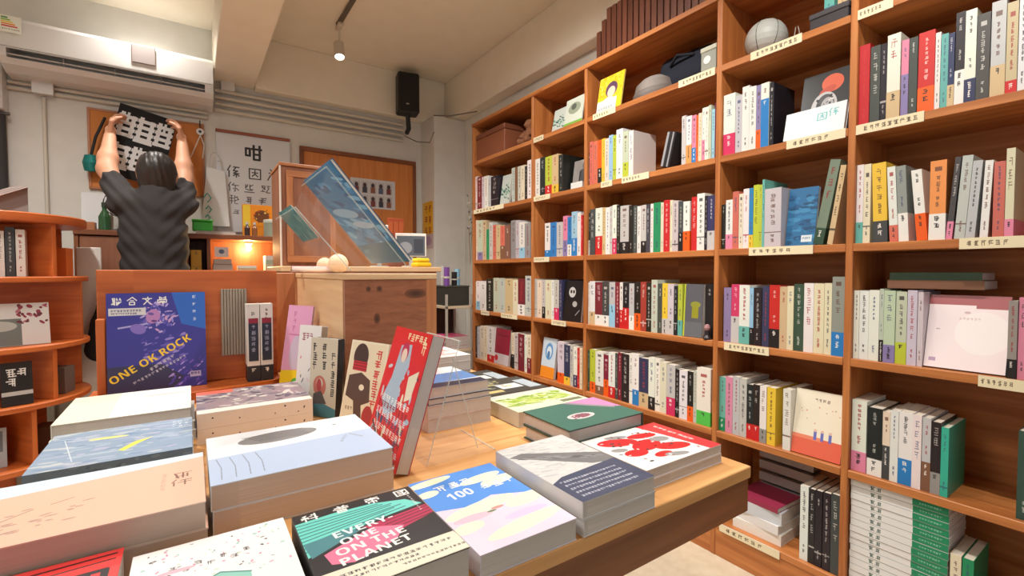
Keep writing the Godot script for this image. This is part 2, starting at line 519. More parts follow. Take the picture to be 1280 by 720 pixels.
func spine_mark(x: int, y: int, size: int, c: Color) -> void:
	var t := maxi(2, size / 8)
	for i in rng.randi_range(2, 4):
		var yy := y + int(size * (0.05 + 0.85 * i / 3.0))
		if yy + t > y + size:
			continue
		var x0 := int(size * rng.randf_range(0.0, 0.3))
		atlas.fill_rect(Rect2i(x + x0, yy, int(size * rng.randf_range(0.5, 0.95)) - x0 + 2, t), c)
	for i in rng.randi_range(1, 3):
		atlas.fill_rect(Rect2i(x + int(size * rng.randf_range(0.1, 0.8)), y + int(size * rng.randf_range(0.0, 0.25)), t, int(size * 0.7)), c)

# parts of a standing book: cover (spine and two boards), page block, paper band; origin at the foot of the spine, spine facing +z
func spine_book(label: String, group: String, t: float, h: float, depth: float, base: Color, band: Color, frac: float, tr: Transform3D, style := 0) -> Node3D:
	var o := Node3D.new()
	o.name = numbered("book")
	add_child(o)
	o.transform = tr
	tag(o, label, "book", group)
	var uv := paint_spine(base, band, frac, style)
	var solid := Vector2(uv.position.x + uv.size.x * 0.03, uv.position.y + uv.size.y * 0.02)
	var c := 0.0011
	var st := begin()
	u_shape(st, t, 0.0, h, depth, c, uv, solid, 0.0, 1.0)
	obj("cover", st, atlas_mat, o)
	var pg := begin()
	bb(pg, Vector3(-t / 2 + c + 0.0003, 0.001, -depth + 0.0008), Vector3(t / 2 - c - 0.0003, h - 0.0012, -c))
	obj("pages", pg, M.pages, o)
	if frac > 0.0 and frac < 0.5:
		var s2 := begin()
		var bsolid := Vector2(solid.x, uv.position.y + uv.size.y * (1.0 - frac * 0.06))
		u_shape(s2, t + 0.0008, 0.0, h * frac, depth * 0.97, 0.0004, uv, bsolid, 1.0 - frac, 1.0, 0.0004)
		obj("paper_band", s2, atlas_mat, o)
	return o

func u_shape(st: SurfaceTool, t: float, y0: float, y1: float, depth: float, c: float, uv: Rect2, solid: Vector2, v0: float, v1: float, zf := 0.0) -> void:
	var h := t / 2
	var ua := uv.position.x
	var ub := uv.end.x
	var va := uv.position.y + uv.size.y * v0
	var vb := uv.position.y + uv.size.y * v1
	quad_uv(st, [Vector3(-h, y1, zf), Vector3(h, y1, zf), Vector3(h, y0, zf), Vector3(-h, y0, zf)], [Vector2(ua, va), Vector2(ub, va), Vector2(ub, vb), Vector2(ua, vb)], Vector3(0, 0, 1))
	var so := [solid, solid, solid, solid]
	for s in [-1.0, 1.0]:
		var x: float = s * h
		var xi: float = s * (h - c)
		quad_uv(st, [Vector3(x, y1, zf), Vector3(x, y1, -depth), Vector3(x, y0, -depth), Vector3(x, y0, zf)], so, Vector3(s, 0, 0))
		quad_uv(st, [Vector3(xi, y1, -c), Vector3(xi, y1, -depth), Vector3(xi, y0, -depth), Vector3(xi, y0, -c)], so, Vector3(-s, 0, 0))
		for y in [y0, y1]:
			quad_uv(st, [Vector3(x, y, zf), Vector3(x, y, -depth), Vector3(xi, y, -depth), Vector3(xi, y, zf)], so, Vector3(0, 1 if y == y1 else -1, 0))
		quad_uv(st, [Vector3(x, y1, -depth), Vector3(xi, y1, -depth), Vector3(xi, y0, -depth), Vector3(x, y0, -depth)], so, Vector3(0, 0, -1))
	for y in [y0, y1]:
		quad_uv(st, [Vector3(-h + c, y, zf), Vector3(h - c, y, zf), Vector3(h - c, y, -c), Vector3(-h + c, y, -c)], so, Vector3(0, 1 if y == y1 else -1, 0))
	quad_uv(st, [Vector3(-h + c, y1, -c), Vector3(h - c, y1, -c), Vector3(h - c, y0, -c), Vector3(-h + c, y0, -c)], so, Vector3(0, 0, -1))

# ------------------------------------------------------------------ books shown by their cover
# lying: x is the width, z the height of the cover (head at -z), y the thickness; spine at side l, r or b (towards the reader)
func cover_book(label: String, w: float, d: float, t: float, art: Material, back: Color, tr: Transform3D, opt := {}) -> Node3D:
	var o := Node3D.new()
	o.name = numbered(opt.get("called", "book"))
	add_child(o)
	o.transform = tr
	tag(o, label, opt.get("category", "book"), opt.get("group", ""))
	var hard: bool = opt.get("hard", false)
	var c := 0.0026 if hard else 0.0012
	if t < 0.006:
		c = 0.0007
	var over := 0.0035 if hard else 0.0009
	var z1: float = 0.0 if opt.get("stand", false) else d / 2
	var z0 := z1 - d
	var x0 := -w / 2
	var x1 := w / 2
	var side: String = opt.get("spine", "l")
	var ms := ArrayMesh.new()
	var st := begin()
	bb(st, Vector3(x0, 0, z0), Vector3(x1, c, z1))
	bb(st, Vector3(x0, t - c, z0), Vector3(x1, t, z1))
	var p0 := Vector3(x0 + over, c, z0 + over)
	var p1 := Vector3(x1 - over, t - c, z1 - over)
	match side:
		"l":
			bb(st, Vector3(x0, c, z0), Vector3(x0 + c, t - c, z1))
			p0.x = x0 + c
		"r":
			bb(st, Vector3(x1 - c, c, z0), Vector3(x1, t - c, z1))
			p1.x = x1 - c
		"b":
			bb(st, Vector3(x0, c, z1 - c), Vector3(x1, t - c, z1))
			p1.z = z1 - c
	st.commit(ms)
	var s2 := begin()
	var y := t + 0.00015
	quad_uv(s2, [Vector3(x0, y, z0), Vector3(x1, y, z0), Vector3(x1, y, z1), Vector3(x0, y, z1)], [Vector2(0, 0), Vector2(1, 0), Vector2(1, 1), Vector2(0, 1)], Vector3.UP)
	s2.commit(ms)
	ms.surface_set_material(0, plain(back, 0.45))
	ms.surface_set_material(1, art)
	if opt.has("spine_art") and side == "b":
		var s3 := begin()
		quad_uv(s3, [Vector3(x0, t, z1 + 0.0002), Vector3(x1, t, z1 + 0.0002), Vector3(x1, 0, z1 + 0.0002), Vector3(x0, 0, z1 + 0.0002)], [Vector2(0, 0), Vector2(1, 0), Vector2(1, 1), Vector2(0, 1)], Vector3(0, 0, 1))
		s3.commit(ms)
		ms.surface_set_material(2, opt.spine_art)
	if opt.has("spine_art") and side == "l":
		var s3 := begin()
		quad_uv(s3, [Vector3(x0 - 0.0002, t, z0), Vector3(x0 - 0.0002, t, z1), Vector3(x0 - 0.0002, 0, z1), Vector3(x0 - 0.0002, 0, z0)], [Vector2(0, 0), Vector2(1, 0), Vector2(1, 1), Vector2(0, 1)], Vector3(-1, 0, 0))
		s3.commit(ms)
		ms.surface_set_material(2, opt.spine_art)
	var cv := MeshInstance3D.new()
	cv.name = "cover"
	cv.mesh = ms
	o.add_child(cv, true)
	if t > 0.004:
		var pg := begin()
		bb(pg, p0 + Vector3(0, 0.0001, 0), p1 - Vector3(0, 0.0001, 0))
		obj("pages", pg, opt.get("paper", M.page_stack), o)
	if opt.has("band"):   # a paper band round the foot of the cover
		var bd := begin()
		var f: float = opt.band[0]
		var zb: float = z1 - d * f
		bb(bd, Vector3(x0 - 0.0004, t, zb), Vector3(x1 + 0.0004, t + 0.0006, z1 + 0.0002))
		bb(bd, Vector3(x0 - 0.0004, 0.0, zb), Vector3(x0, t, z1 + 0.0002))
		var bm := obj("paper_band", bd, plain(opt.band[1], 0.5), o)
		if opt.band.size() > 2:
			var s4 := begin()
			var yy := t + 0.0008
			quad_uv(s4, [Vector3(x0, yy, zb), Vector3(x1, yy, zb), Vector3(x1, yy, z1), Vector3(x0, yy, z1)], [Vector2(0, 0), Vector2(1, 0), Vector2(1, 1), Vector2(0, 1)], Vector3.UP)
			obj("band_print", s4, opt.band[2], bm)
	return o

func lying(x0: float, x1: float, z0: float, z1: float, y: float, turn := 0.0) -> Transform3D:
	return Transform3D(Basis(Vector3.UP, deg_to_rad(turn)), Vector3((x0 + x1) / 2, y, (z0 + z1) / 2))

# cover upright: foot at `at`, facing +z turned by turn, leaning back by lean degrees
func upright(at: Vector3, turn: float, lean := 8.0) -> Transform3D:
	return Transform3D(Basis(Vector3.UP, deg_to_rad(turn)) * Basis(Vector3.RIGHT, deg_to_rad(90.0 - lean)), at)

func ripple(kind: String, p: Vector3) -> float:
	if kind == "hair":
		return 0.0016 * sin(p.x * 260.0 + p.y * 40.0) + 0.001 * sin(p.x * 510.0)
	var a := absf(p.x)
	return 0.0045 * sin((p.y * 0.9 - a * 1.1) * 95.0 + p.x * 9.0) * smoothstep(0.02, 0.1, a + 0.03) + 0.003 * sin(p.y * 60.0 + sin(p.x * 22.0) * 1.6)

# ------------------------------------------------------------------ bodies: smooth union of tapered bones, meshed as surface nets
# bone: [from, to, radius at from, radius at to, flatness in z]
func flesh(bones: Array, cell: float, k: float, wrinkle := "") -> ArrayMesh:
	var lo := Vector3.ONE * 1e9
	var hi := -lo
	for b in bones:
		var r := maxf(b[2], b[3]) + cell * 3.0
		lo = lo.min(b[0] - Vector3.ONE * r).min(b[1] - Vector3.ONE * r)
		hi = hi.max(b[0] + Vector3.ONE * r).max(b[1] + Vector3.ONE * r)
	var nx := int((hi.x - lo.x) / cell) + 2
	var ny := int((hi.y - lo.y) / cell) + 2
	var nz := int((hi.z - lo.z) / cell) + 2
	var f := PackedFloat32Array()
	f.resize(nx * ny * nz)
	f.fill(1.0)
	for b in bones:
		var a: Vector3 = b[0]
		var e: Vector3 = b[1]
		var ra: float = b[2]
		var rb: float = b[3]
		var fl: float = b[4] if b.size() > 4 else 1.0
		var m := maxf(ra, rb) + k + cell * 2.0
		var i0 := Vector3i(((a.min(e) - Vector3.ONE * m - lo) / cell).floor()).max(Vector3i.ZERO)
		var i1 := Vector3i(((a.max(e) + Vector3.ONE * m - lo) / cell).ceil()).min(Vector3i(nx - 1, ny - 1, nz - 1))
		var d := e - a
		d.z /= fl
		var dd := maxf(d.length_squared(), 1e-9)
		for iz in range(i0.z, i1.z + 1):
			for iy in range(i0.y, i1.y + 1):
				var row := (iz * ny + iy) * nx
				for ix in range(i0.x, i1.x + 1):
					var p := Vector3(lo.x + ix * cell - a.x, lo.y + iy * cell - a.y, (lo.z + iz * cell - a.z) / fl)
					var h := clampf(p.dot(d) / dd, 0.0, 1.0)
					var v := (p - d * h).length() - lerpf(ra, rb, h)
					var old := f[row + ix]
					var q := maxf(k - absf(old - v), 0.0) / k
					f[row + ix] = minf(old, v) - q * q * k * 0.25
	if wrinkle:
		for iz in nz:
			for iy in ny:
				for ix in nx:
					var i := (iz * ny + iy) * nx + ix
					if absf(f[i]) < 0.05:
						f[i] += ripple(wrinkle, lo + Vector3(ix, iy, iz) * cell)
	var vert := {}
	var vs := PackedVector3Array()
	var steps := [0, 1, nx, nx + 1, nx * ny, nx * ny + 1, nx * ny + nx, nx * ny + nx + 1]
	var offs := [Vector3(0, 0, 0), Vector3(1, 0, 0), Vector3(0, 1, 0), Vector3(1, 1, 0), Vector3(0, 0, 1), Vector3(1, 0, 1), Vector3(0, 1, 1), Vector3(1, 1, 1)]
	var edges := [[0, 1], [2, 3], [4, 5], [6, 7], [0, 2], [1, 3], [4, 6], [5, 7], [0, 4], [1, 5], [2, 6], [3, 7]]
	for iz in nz - 1:
		for iy in ny - 1:
			for ix in nx - 1:
				var i := (iz * ny + iy) * nx + ix
				var f0 := f[i]
				if f0 > 0.5:
					continue
				var neg := 0
				for s in steps:
					if f[i + s] < 0.0:
						neg += 1
				if neg == 0 or neg == 8:
					continue
				var sum := Vector3.ZERO
				var n := 0
				for ed in edges:
					var va := f[i + steps[ed[0]]]
					var vb := f[i + steps[ed[1]]]
					if (va < 0.0) != (vb < 0.0):
						sum += offs[ed[0]].lerp(offs[ed[1]], va / (va - vb))
						n += 1
				vert[i] = vs.size()
				vs.append(lo + (Vector3(ix, iy, iz) + sum / n) * cell)
	var ids := PackedInt32Array()
	var axes := [[1, nx, nx * ny], [nx, nx * ny, 1], [nx * ny, 1, nx]]
	for i in vert:
		for ax in axes:
			var j: int = i + ax[0]
			if (f[i] < 0.0) == (f[j] < 0.0):
				continue
			var b0: int = i - ax[1]
			var c0: int = i - ax[2]
			var d0: int = i - ax[1] - ax[2]
			if not (vert.has(b0) and vert.has(c0) and vert.has(d0)):
				continue
			var q := [vert[i], vert[b0], vert[d0], vert[c0]]
			if f[i] < 0.0:
				q.reverse()
			ids.append_array(PackedInt32Array([q[0], q[1], q[2], q[0], q[2], q[3]]))
	var ns := PackedVector3Array()
	ns.resize(vs.size())
	for t in range(0, ids.size(), 3):
		var nn := (vs[ids[t + 2]] - vs[ids[t]]).cross(vs[ids[t + 1]] - vs[ids[t]])
		for j in 3:
			ns[ids[t + j]] += nn
	for i in ns.size():
		ns[i] = ns[i].normalized()
	var arr := []
	arr.resize(Mesh.ARRAY_MAX)
	arr[Mesh.ARRAY_VERTEX] = vs
	arr[Mesh.ARRAY_NORMAL] = ns
	arr[Mesh.ARRAY_INDEX] = ids
	var ms := ArrayMesh.new()
	ms.add_surface_from_arrays(Mesh.PRIMITIVE_TRIANGLES, arr)
	return ms

# ------------------------------------------------------------------ printed pictures
func art(name: String) -> StandardMaterial3D:
	if M.has("art_" + name):
		return M["art_" + name]
	var r := RandomNumberGenerator.new()
	r.seed = hash(name)
	var K := rgb(34, 32, 36)
	var W := rgb(240, 238, 232)
	var p: Pad
	var rough := 0.35
	match name:
		"violet_magazine":   # 100 x 120
			p = Pad.new(512, 614, rgb(62, 58, 150))
			p.poly([Vector2(64, 0), Vector2(100, 0), Vector2(100, 48), Vector2(74, 40)], rgb(52, 104, 196))
			p.poly([Vector2(0, 88), Vector2(52, 88), Vector2(76, 106), Vector2(66, 120), Vector2(0, 120)], rgb(58, 54, 88))
			for i in 130:   # the singer: strokes of pale violet
				var a := r.randf() * TAU
				var q := r.randf()
				p.ell(50 + cos(a) * 19 * q, 30 + sin(a) * 20 * q, r.randf_range(1, 3.4), r.randf_range(0.6, 1.6), [rgb(150, 140, 214), rgb(186, 168, 224), rgb(104, 92, 186), rgb(206, 160, 206), rgb(74, 66, 160)][r.randi() % 5], r.randf() * PI)
			p.ell(45, 29, 7, 9, rgb(186, 132, 190), 0.3)
			p.ell(43, 26, 3, 1.6, rgb(110, 84, 160), 0.2)
			p.ell(46, 35, 3, 1.4, rgb(100, 60, 130), 0.1)
			p.line(11, 42, 38, 38, 2.0, rgb(176, 170, 222))
			p.ell(30, 44, 8, 6, rgb(134, 112, 196), 0.4)
			for i in 60:
				p.ell(34 + r.randf() * 44, 52 + r.randf() * 36, r.randf_range(1, 5), r.randf_range(0.6, 1.6), [rgb(110, 96, 190), rgb(84, 74, 172), rgb(150, 136, 212)][r.randi() % 3], -0.6 + r.randf() * 0.5)
			for i in 40:
				p.ell(62 + r.randf() * 36, 84 + r.randf() * 34, r.randf_range(1, 4), 0.9, [rgb(120, 90, 200), rgb(90, 70, 180), rgb(170, 150, 226)][r.randi() % 3], -0.7)
			p.sign_strokes("1139 1131 3139 1333 1535 1737 0838 5153 5363 8183 8393 5555 5559 7559 9559 5777", 5, 5, 9, 1.2, W)
			p.sign_strokes("5004 5094 3464 2676 2629 7679 2979", 20, 5, 9, 1.2, W)
			p.sign_strokes("5051 0292 7219 2289", 35, 5, 9, 1.2, W)
			p.sign_strokes("2024 8084 2141 6181 2343 6383 4252 0494 0406 9496 2676 7658 5859 0797", 50, 5, 9, 1.2, W)
			p.rect(2, 18, 36, 9, rgb(214, 212, 214))
			p.marks(r, 4, 20, 2.6, 10, rgb(80, 78, 110))
			p.marks(r, 4, 23.6, 2.0, 11, rgb(80, 78, 110))
			for i in 4:
				p.mark(r, 86, 4 + i * 9.5, 4.0, rgb(200, 214, 240))
			p.text("ONE OK ROCK", 5, 109, 9.0, rgb(246, 208, 44), -0.545, true, 1.16)
			p.marks(r, 40, 93, 4.2, 6, rgb(206, 204, 214), false, 1.2, -0.545)
			p.marks(r, 24, 108, 3.4, 15, rgb(206, 204, 214), false, 1.2, -0.5)
			p.rect(82, 101, 12, 7, rgb(196, 186, 226))
			p.marks(r, 83, 102, 3, 3, rgb(70, 50, 130))
		"planet":   # 100 x 130: head of the cover at the top
			p = Pad.new(512, 666, rgb(38, 36, 38))
			p.poly([Vector2(0, 16), Vector2(30, 13), Vector2(62, 15), Vector2(88, 24), Vector2(98, 40), Vector2(70, 44), Vector2(40, 50), Vector2(0, 74)], rgb(110, 208, 196))
			for i in 9:
				p.line(0, 20 + i * 5.6, 58 + r.randf() * 30, 19 + i * 3.0, 1.5, rgb(54, 120, 122))
			p.poly([Vector2(0, 52), Vector2(34, 48), Vector2(40, 56), Vector2(2, 76)], rgb(74, 132, 140))
			p.poly([Vector2(44, 52), Vector2(100, 44), Vector2(100, 62), Vector2(60, 76)], rgb(178, 44, 84))
			for i in 4:
				p.line(60, 54 + i * 5, 100, 47 + i * 5, 1.3, rgb(96, 26, 46))
			p.poly([Vector2(10, 76), Vector2(50, 56), Vector2(72, 68), Vector2(60, 86), Vector2(26, 98), Vector2(12, 92)], rgb(238, 120, 152))
			p.sign_strokes("3112 0444 2229 2406 2446 6172 5363 5696 8089", 6, 3, 12, 1.5, W)
			p.sign_strokes("3041 7061 1292 4143 6163 0494 2676 2629 7679 2979 2777", 31, 3, 12, 1.5, W)
			p.sign_strokes("5051 1191 3142 7162 1393 1315 9395 2676 2628 7678 5059", 57, 3, 12, 1.5, W)
			p.sign_strokes("1191 1119 9199 1999 3353 3535 3555 3757 6168 7273 6886", 83, 3, 12, 1.5, W)
			p.text("EVERY-", 22, 57, 10.0, rgb(226, 236, 236), -0.10, true, 1.1)
			p.text("ONE", 24, 70, 9.5, rgb(226, 236, 236), -0.10, true, 1.1)
			p.text("ON THE", 18, 84, 10.0, W, -0.10, true, 1.1)
			p.text("PLANET", 18, 98, 10.0, W, -0.10, true, 1.1)
			for i in 9:
				p.mark(r, 92, 18 + i * 4, 2.6, rgb(210, 210, 206))
			p.rect(0, 101, 100, 29, rgb(226, 220, 200))
		"planet_band":
			p = Pad.new(512, 150, rgb(226, 220, 200))
			p.marks(r, 8, 5, 4.2, 18, rgb(60, 56, 50))
			p.marks(r, 20, 12, 3.4, 12, rgb(60, 56, 50))
			p.marks(r, 52, 19, 3.0, 14, rgb(80, 76, 70))
		"sky":
			p = Pad.new(512, 700, rgb(86, 146, 224))
			p.poly([Vector2(0, 62), Vector2(30, 70), Vector2(60, 62), Vector2(100, 78), Vector2(100, 137), Vector2(0, 137)], rgb(226, 208, 224))
			for c in [[20, 8, 26, 6], [70, 26, 26, 7], [84, 38, 22, 8], [40, 76, 40, 9], [86, 84, 26, 9], [60, 118, 44, 8], [12, 100, 16, 7], [8, 30, 12, 6]]:
				p.ell(c[0], c[1], c[2], c[3], rgb(244, 236, 206), -0.12)
			p.ell(24, 88, 20, 5, rgb(232, 190, 206))
			p.ell(70, 104, 24, 5, rgb(216, 196, 226))
			p.text("100", 22, 52, 13, W, -0.06, true)
			p.marks(r, 18, 20, 12, 3, W, false, 1.25, -0.05)
			p.marks(r, 60, 40, 11, 3, W, false, 1.2, -0.05)
			p.ell(52, 84, 7, 2, rgb(206, 146, 140))
			p.ell(44, 87, 5, 1.4, rgb(110, 130, 90))
		"grey_photo":
			p = Pad.new(512, 720, rgb(208, 208, 206))
			for i in 160:
				p.ell(r.randf() * 100, r.randf() * 84, r.randf_range(2, 9), r.randf_range(0.5, 1.6), [rgb(196, 196, 196), rgb(220, 220, 216), rgb(186, 188, 190)][r.randi() % 3], 0.2)
			p.poly([Vector2(0, 26), Vector2(20, 22), Vector2(100, 66), Vector2(100, 92), Vector2(70, 84)], rgb(122, 122, 124))
			for i in 40:
				var k := r.randf()
				p.ell(10 + k * 84, 28 + k * 42 + r.randf() * 8, 5, 1.2, [rgb(96, 96, 100), rgb(146, 146, 148)][r.randi() % 2], 0.5)
			p.poly([Vector2(0, 100), Vector2(18, 92), Vector2(100, 86), Vector2(100, 141), Vector2(0, 141)], rgb(72, 80, 104))
			for i in 5:
				p.marks(r, 8, 100 + i * 7.5, 3.4, 20, rgb(206, 210, 220))
		"red_white":
			p = Pad.new(640, 480, rgb(236, 232, 228))
			for c in [[26, 20, 20, 9, 0.3], [44, 38, 18, 10, -0.2], [58, 20, 16, 6, 0.2], [22, 46, 12, 7, 0.1], [62, 52, 18, 8, 0.3], [40, 60, 10, 5, 0]]:
				p.ell(c[0], c[1], c[2], c[3], rgb(206, 40, 44), c[4])
			for c in [[34, 10, 12, 4], [66, 34, 10, 6], [14, 34, 8, 4], [50, 66, 12, 4]]:
				p.ell(c[0], c[1], c[2], c[3], rgb(150, 150, 150), 0.3)
			p.specks(r, 40, 6, 6, 76, 62, 0.8, 2.4, [rgb(120, 20, 26), rgb(240, 238, 236), rgb(70, 66, 68)])
			p.poly([Vector2(72, 0), Vector2(100, 0), Vector2(100, 75), Vector2(84, 75), Vector2(78, 30)], rgb(220, 62, 66))
			p.marks(r, 88, 8, 5, 8, rgb(240, 220, 216), true)
		"pale_blue":
			p = Pad.new(640, 552, rgb(182, 200, 226))
			p.rect(0, 0, 100, 38, rgb(226, 228, 232))
			p.poly([Vector2(0, 38), Vector2(100, 30), Vector2(100, 40), Vector2(0, 44)], rgb(228, 234, 242))
			p.ell(42, 21, 25, 11, rgb(126, 126, 126), -0.06)
			for i in 14:
				p.line(20 + i * 0.8, 13 + i * 1.0, 60 + r.randf_range(-4, 2), 11 + i * 1.2, 0.5, rgb(90, 90, 90))
			for i in 4:
				var x := 4.0 + i * 7.0
				p.line(x, 46, x + 2, 62, 0.55, rgb(138, 148, 166))
				p.line(x + 2, 62, x + 1.5, 80, 0.55, rgb(138, 148, 166))
			p.line(84, 44, 90, 54, 1.6, rgb(160, 172, 190))
			p.marks(r, 80, 44, 3, 4, rgb(150, 162, 182), true, 1.2, 0.5)
			p.ell(80, 17, 1.6, 0.9, rgb(120, 124, 130))
		"peach":
			p = Pad.new(640, 512, rgb(230, 186, 162))
			p.poly([Vector2(0, 0), Vector2(100, 0), Vector2(100, 8), Vector2(0, 20)], rgb(206, 226, 240))
			for i in 26:
				p.ell(8 + r.randf() * 46, 40 + r.randf() * 26, r.randf_range(1, 3), 0.7, rgb(176, 140, 126), -0.4 + r.randf() * 0.5)
			p.line(14, 56, 30, 42, 0.8, rgb(150, 118, 106))
			p.line(36, 40, 44, 36, 0.8, rgb(150, 118, 106))
			p.sign_strokes("1191 1139 2328 7378 5159 3666", 85, 30, 9, 0.9, rgb(130, 96, 80))
			p.sign_strokes("2004 1419 4292 6269 3595", 85, 41, 9, 0.9, rgb(130, 96, 80))
			p.marks(r, 80, 28, 2.4, 9, rgb(190, 156, 140), true)
		"red_title":
			p = Pad.new(512, 720, rgb(228, 62, 60))
			p.line(4, 10, 96, 6, 2.2, rgb(60, 24, 26))
			p.line(4, 18, 96, 14, 1.6, rgb(60, 24, 26))
			p.sign_strokes("1131 2127 0838 1434 4191 4149 9199 4595 4999 6265", 62, 24, 30, 4.6, K)
			p.sign_strokes("0393 4149 1717 7277 1797", 22, 28, 30, 4.6, K)
			for i in 3:
				p.mark(r, 20, 66 + i * 22, 18, K)
		"white_flowers":
			p = Pad.new(512, 680, rgb(240, 238, 236))
			p.specks(r, 90, 4, 4, 92, 60, 0.5, 1.8, [rgb(232, 168, 188), rgb(160, 200, 190), rgb(90, 80, 86), rgb(222, 132, 160), rgb(206, 214, 200)])
			p.poly([Vector2(34, 64), Vector2(52, 54), Vector2(70, 64), Vector2(70, 90), Vector2(34, 90)], rgb(146, 202, 190))
			p.line(34, 64, 52, 54, 1.4, rgb(70, 140, 130))
			p.line(52, 54, 70, 64, 1.4, rgb(70, 140, 130))
			for i in 7:
				p.mark(r, 22 + i * 7.5, 30 + (i % 2) * 5, 5, rgb(80, 74, 80))
			p.ell(26, 36, 12, 2.4, rgb(236, 180, 196))
			p.rect(20, 104, 60, 22, rgb(206, 222, 214))
		"slate_map":
			p = Pad.new(640, 600, rgb(140, 162, 184))
			for i in 140:
				p.ell(r.randf() * 100, r.randf() * 94, r.randf_range(2, 12), r.randf_range(0.8, 2.4), [rgb(166, 184, 198), rgb(120, 146, 174), rgb(186, 194, 198), rgb(150, 166, 190), rgb(172, 178, 200)][r.randi() % 5], -0.2 + r.randf() * 0.5)
			p.poly([Vector2(50, 70), Vector2(60, 52), Vector2(72, 46), Vector2(62, 60), Vector2(54, 74)], rgb(226, 224, 90))
			p.ell(40, 30, 14, 3.0, rgb(224, 222, 130), 0.1)
			p.line(10, 20, 24, 80, 0.6, rgb(210, 220, 226))
			for i in 3:
				p.marks(r, 84, 8 + i * 8, 4, 3, rgb(216, 222, 230))
		"slate_spine":
			p = Pad.new(640, 70, rgb(100, 128, 152))
			for i in 30:
				p.ell(r.randf() * 100, r.randf() * 11, r.randf_range(1, 5), 0.7, [rgb(118, 146, 168), rgb(84, 110, 136)][r.randi() % 2])
			p.ell(6, 5, 2.0, 1.6, rgb(186, 190, 110))
			p.marks(r, 22, 3.5, 3.4, 12, rgb(170, 186, 200))
		"pale_stripes":
			p = Pad.new(512, 600, rgb(240, 239, 230))
			p.rect(0, 0, 38, 117, rgb(230, 232, 208))
			p.ell(78, 34, 20, 3, rgb(230, 196, 190))
			p.ell(74, 60, 22, 4, rgb(236, 222, 212))
			p.marks(r, 60, 84, 4, 8, rgb(188, 186, 176))
		"cloud_mosaic":
			p = Pad.new(512, 520, rgb(150, 134, 140))
			for i in 150:
				p.ell(r.randf() * 100, r.randf() * 101, r.randf_range(2, 9), r.randf_range(1, 4), [rgb(106, 98, 112), rgb(198, 188, 182), rgb(162, 136, 146), rgb(84, 80, 96), rgb(214, 206, 198)][r.randi() % 5], r.randf() * PI)
			p.rect(0, 0, 34, 16, rgb(230, 110, 92))
			p.rect(0, 86, 100, 15, rgb(238, 232, 222))
		"speck_spine":
			p = Pad.new(512, 80, rgb(238, 226, 212))
			p.specks(r, 7, 2, 2, 96, 12, 0.6, 1.3, [rgb(90, 70, 66), rgb(60, 50, 56), rgb(190, 150, 130)])
		"teal_emblem":
			p = Pad.new(560, 440, rgb(64, 112, 98))
			p.poly([Vector2(58, 0), Vector2(100, 0), Vector2(100, 46), Vector2(92, 40)], rgb(206, 138, 184))
			p.poly([Vector2(50, 0), Vector2(58, 0), Vector2(94, 42), Vector2(90, 46)], rgb(150, 140, 150))
			p.ell(40, 48, 17, 9, rgb(206, 204, 202))
			p.ell(40, 48, 12, 6, rgb(150, 90, 104))
			p.specks(r, 26, 28, 42, 24, 12, 0.6, 1.8, [rgb(226, 222, 220), rgb(120, 60, 80), rgb(80, 96, 92)])
		"green_field":
			p = Pad.new(512, 400, rgb(214, 218, 190))
			for i in 180:
				p.ell(8 + r.randf() * 80, 20 + r.randf() * 36, r.randf_range(2, 8), r.randf_range(0.8, 2.6), [rgb(146, 176, 60), rgb(172, 194, 84), rgb(118, 150, 54), rgb(190, 204, 120)][r.randi() % 4], r.randf() * 0.6)
			p.rect(0, 0, 100, 12, rgb(196, 204, 196))
			p.rect(66, 62, 30, 10, rgb(120, 124, 96))
		"blue_cover":
			p = Pad.new(400, 440, rgb(232, 232, 234))
			p.poly([Vector2(0, 44), Vector2(100, 36), Vector2(100, 84), Vector2(0, 90)], rgb(92, 132, 188))
			p.rect(0, 88, 100, 22, rgb(34, 36, 60))
			p.marks(r, 10, 10, 8, 6, rgb(110, 112, 124))
		"dark_photos":
			p = Pad.new(512, 420, rgb(58, 60, 56))
			p.rect(40, 34, 34, 26, rgb(206, 210, 212))
			p.rect(78, 20, 20, 50, rgb(168, 180, 188))
			for i in 60:
				p.ell(r.randf() * 60, r.randf() * 50, r.randf_range(2, 7), r.randf_range(0.8, 2), [rgb(200, 186, 130), rgb(90, 96, 70), rgb(160, 160, 150), rgb(40, 42, 40)][r.randi() % 4])
			p.rect(6, 60, 30, 12, rgb(196, 178, 120))
		"red_script":
			p = Pad.new(400, 440, rgb(238, 234, 230))
			for i in 9:
				p.line(10 + r.randf() * 30, 16 + i * 9, 60 + r.randf() * 30, 10 + i * 9, 5, rgb(220, 70, 76))
			p.specks(r, 20, 10, 10, 80, 80, 1, 4, [rgb(238, 234, 230), rgb(226, 110, 112)])
		"red_comic":   # 70 x 100
			p = Pad.new(420, 600, rgb(222, 44, 46))
			for i in 70:
				p.ell(6 + r.randf() * 88, 40 + r.randf() * 100, r.randf_range(2, 8), r.randf_range(1.5, 4), [rgb(232, 224, 196), rgb(170, 190, 206), rgb(226, 60, 60), rgb(130, 40, 56), rgb(196, 206, 214), rgb(80, 90, 120)][r.randi() % 6], r.randf() * PI)
			p.poly([Vector2(30, 20), Vector2(58, 16), Vector2(64, 40), Vector2(54, 62), Vector2(60, 90), Vector2(30, 100), Vector2(14, 84), Vector2(26, 58)], rgb(172, 192, 208))
			p.ell(44, 26, 10, 11, rgb(196, 52, 90))
			p.ell(44, 30, 7, 8, rgb(236, 214, 196))
			p.poly([Vector2(70, 50), Vector2(92, 40), Vector2(88, 70), Vector2(74, 76)], rgb(236, 226, 200))
			p.marks(r, 40, 4, 9, 5, rgb(240, 226, 180))
			p.mark(r, 82, 10, 14, rgb(240, 226, 180))
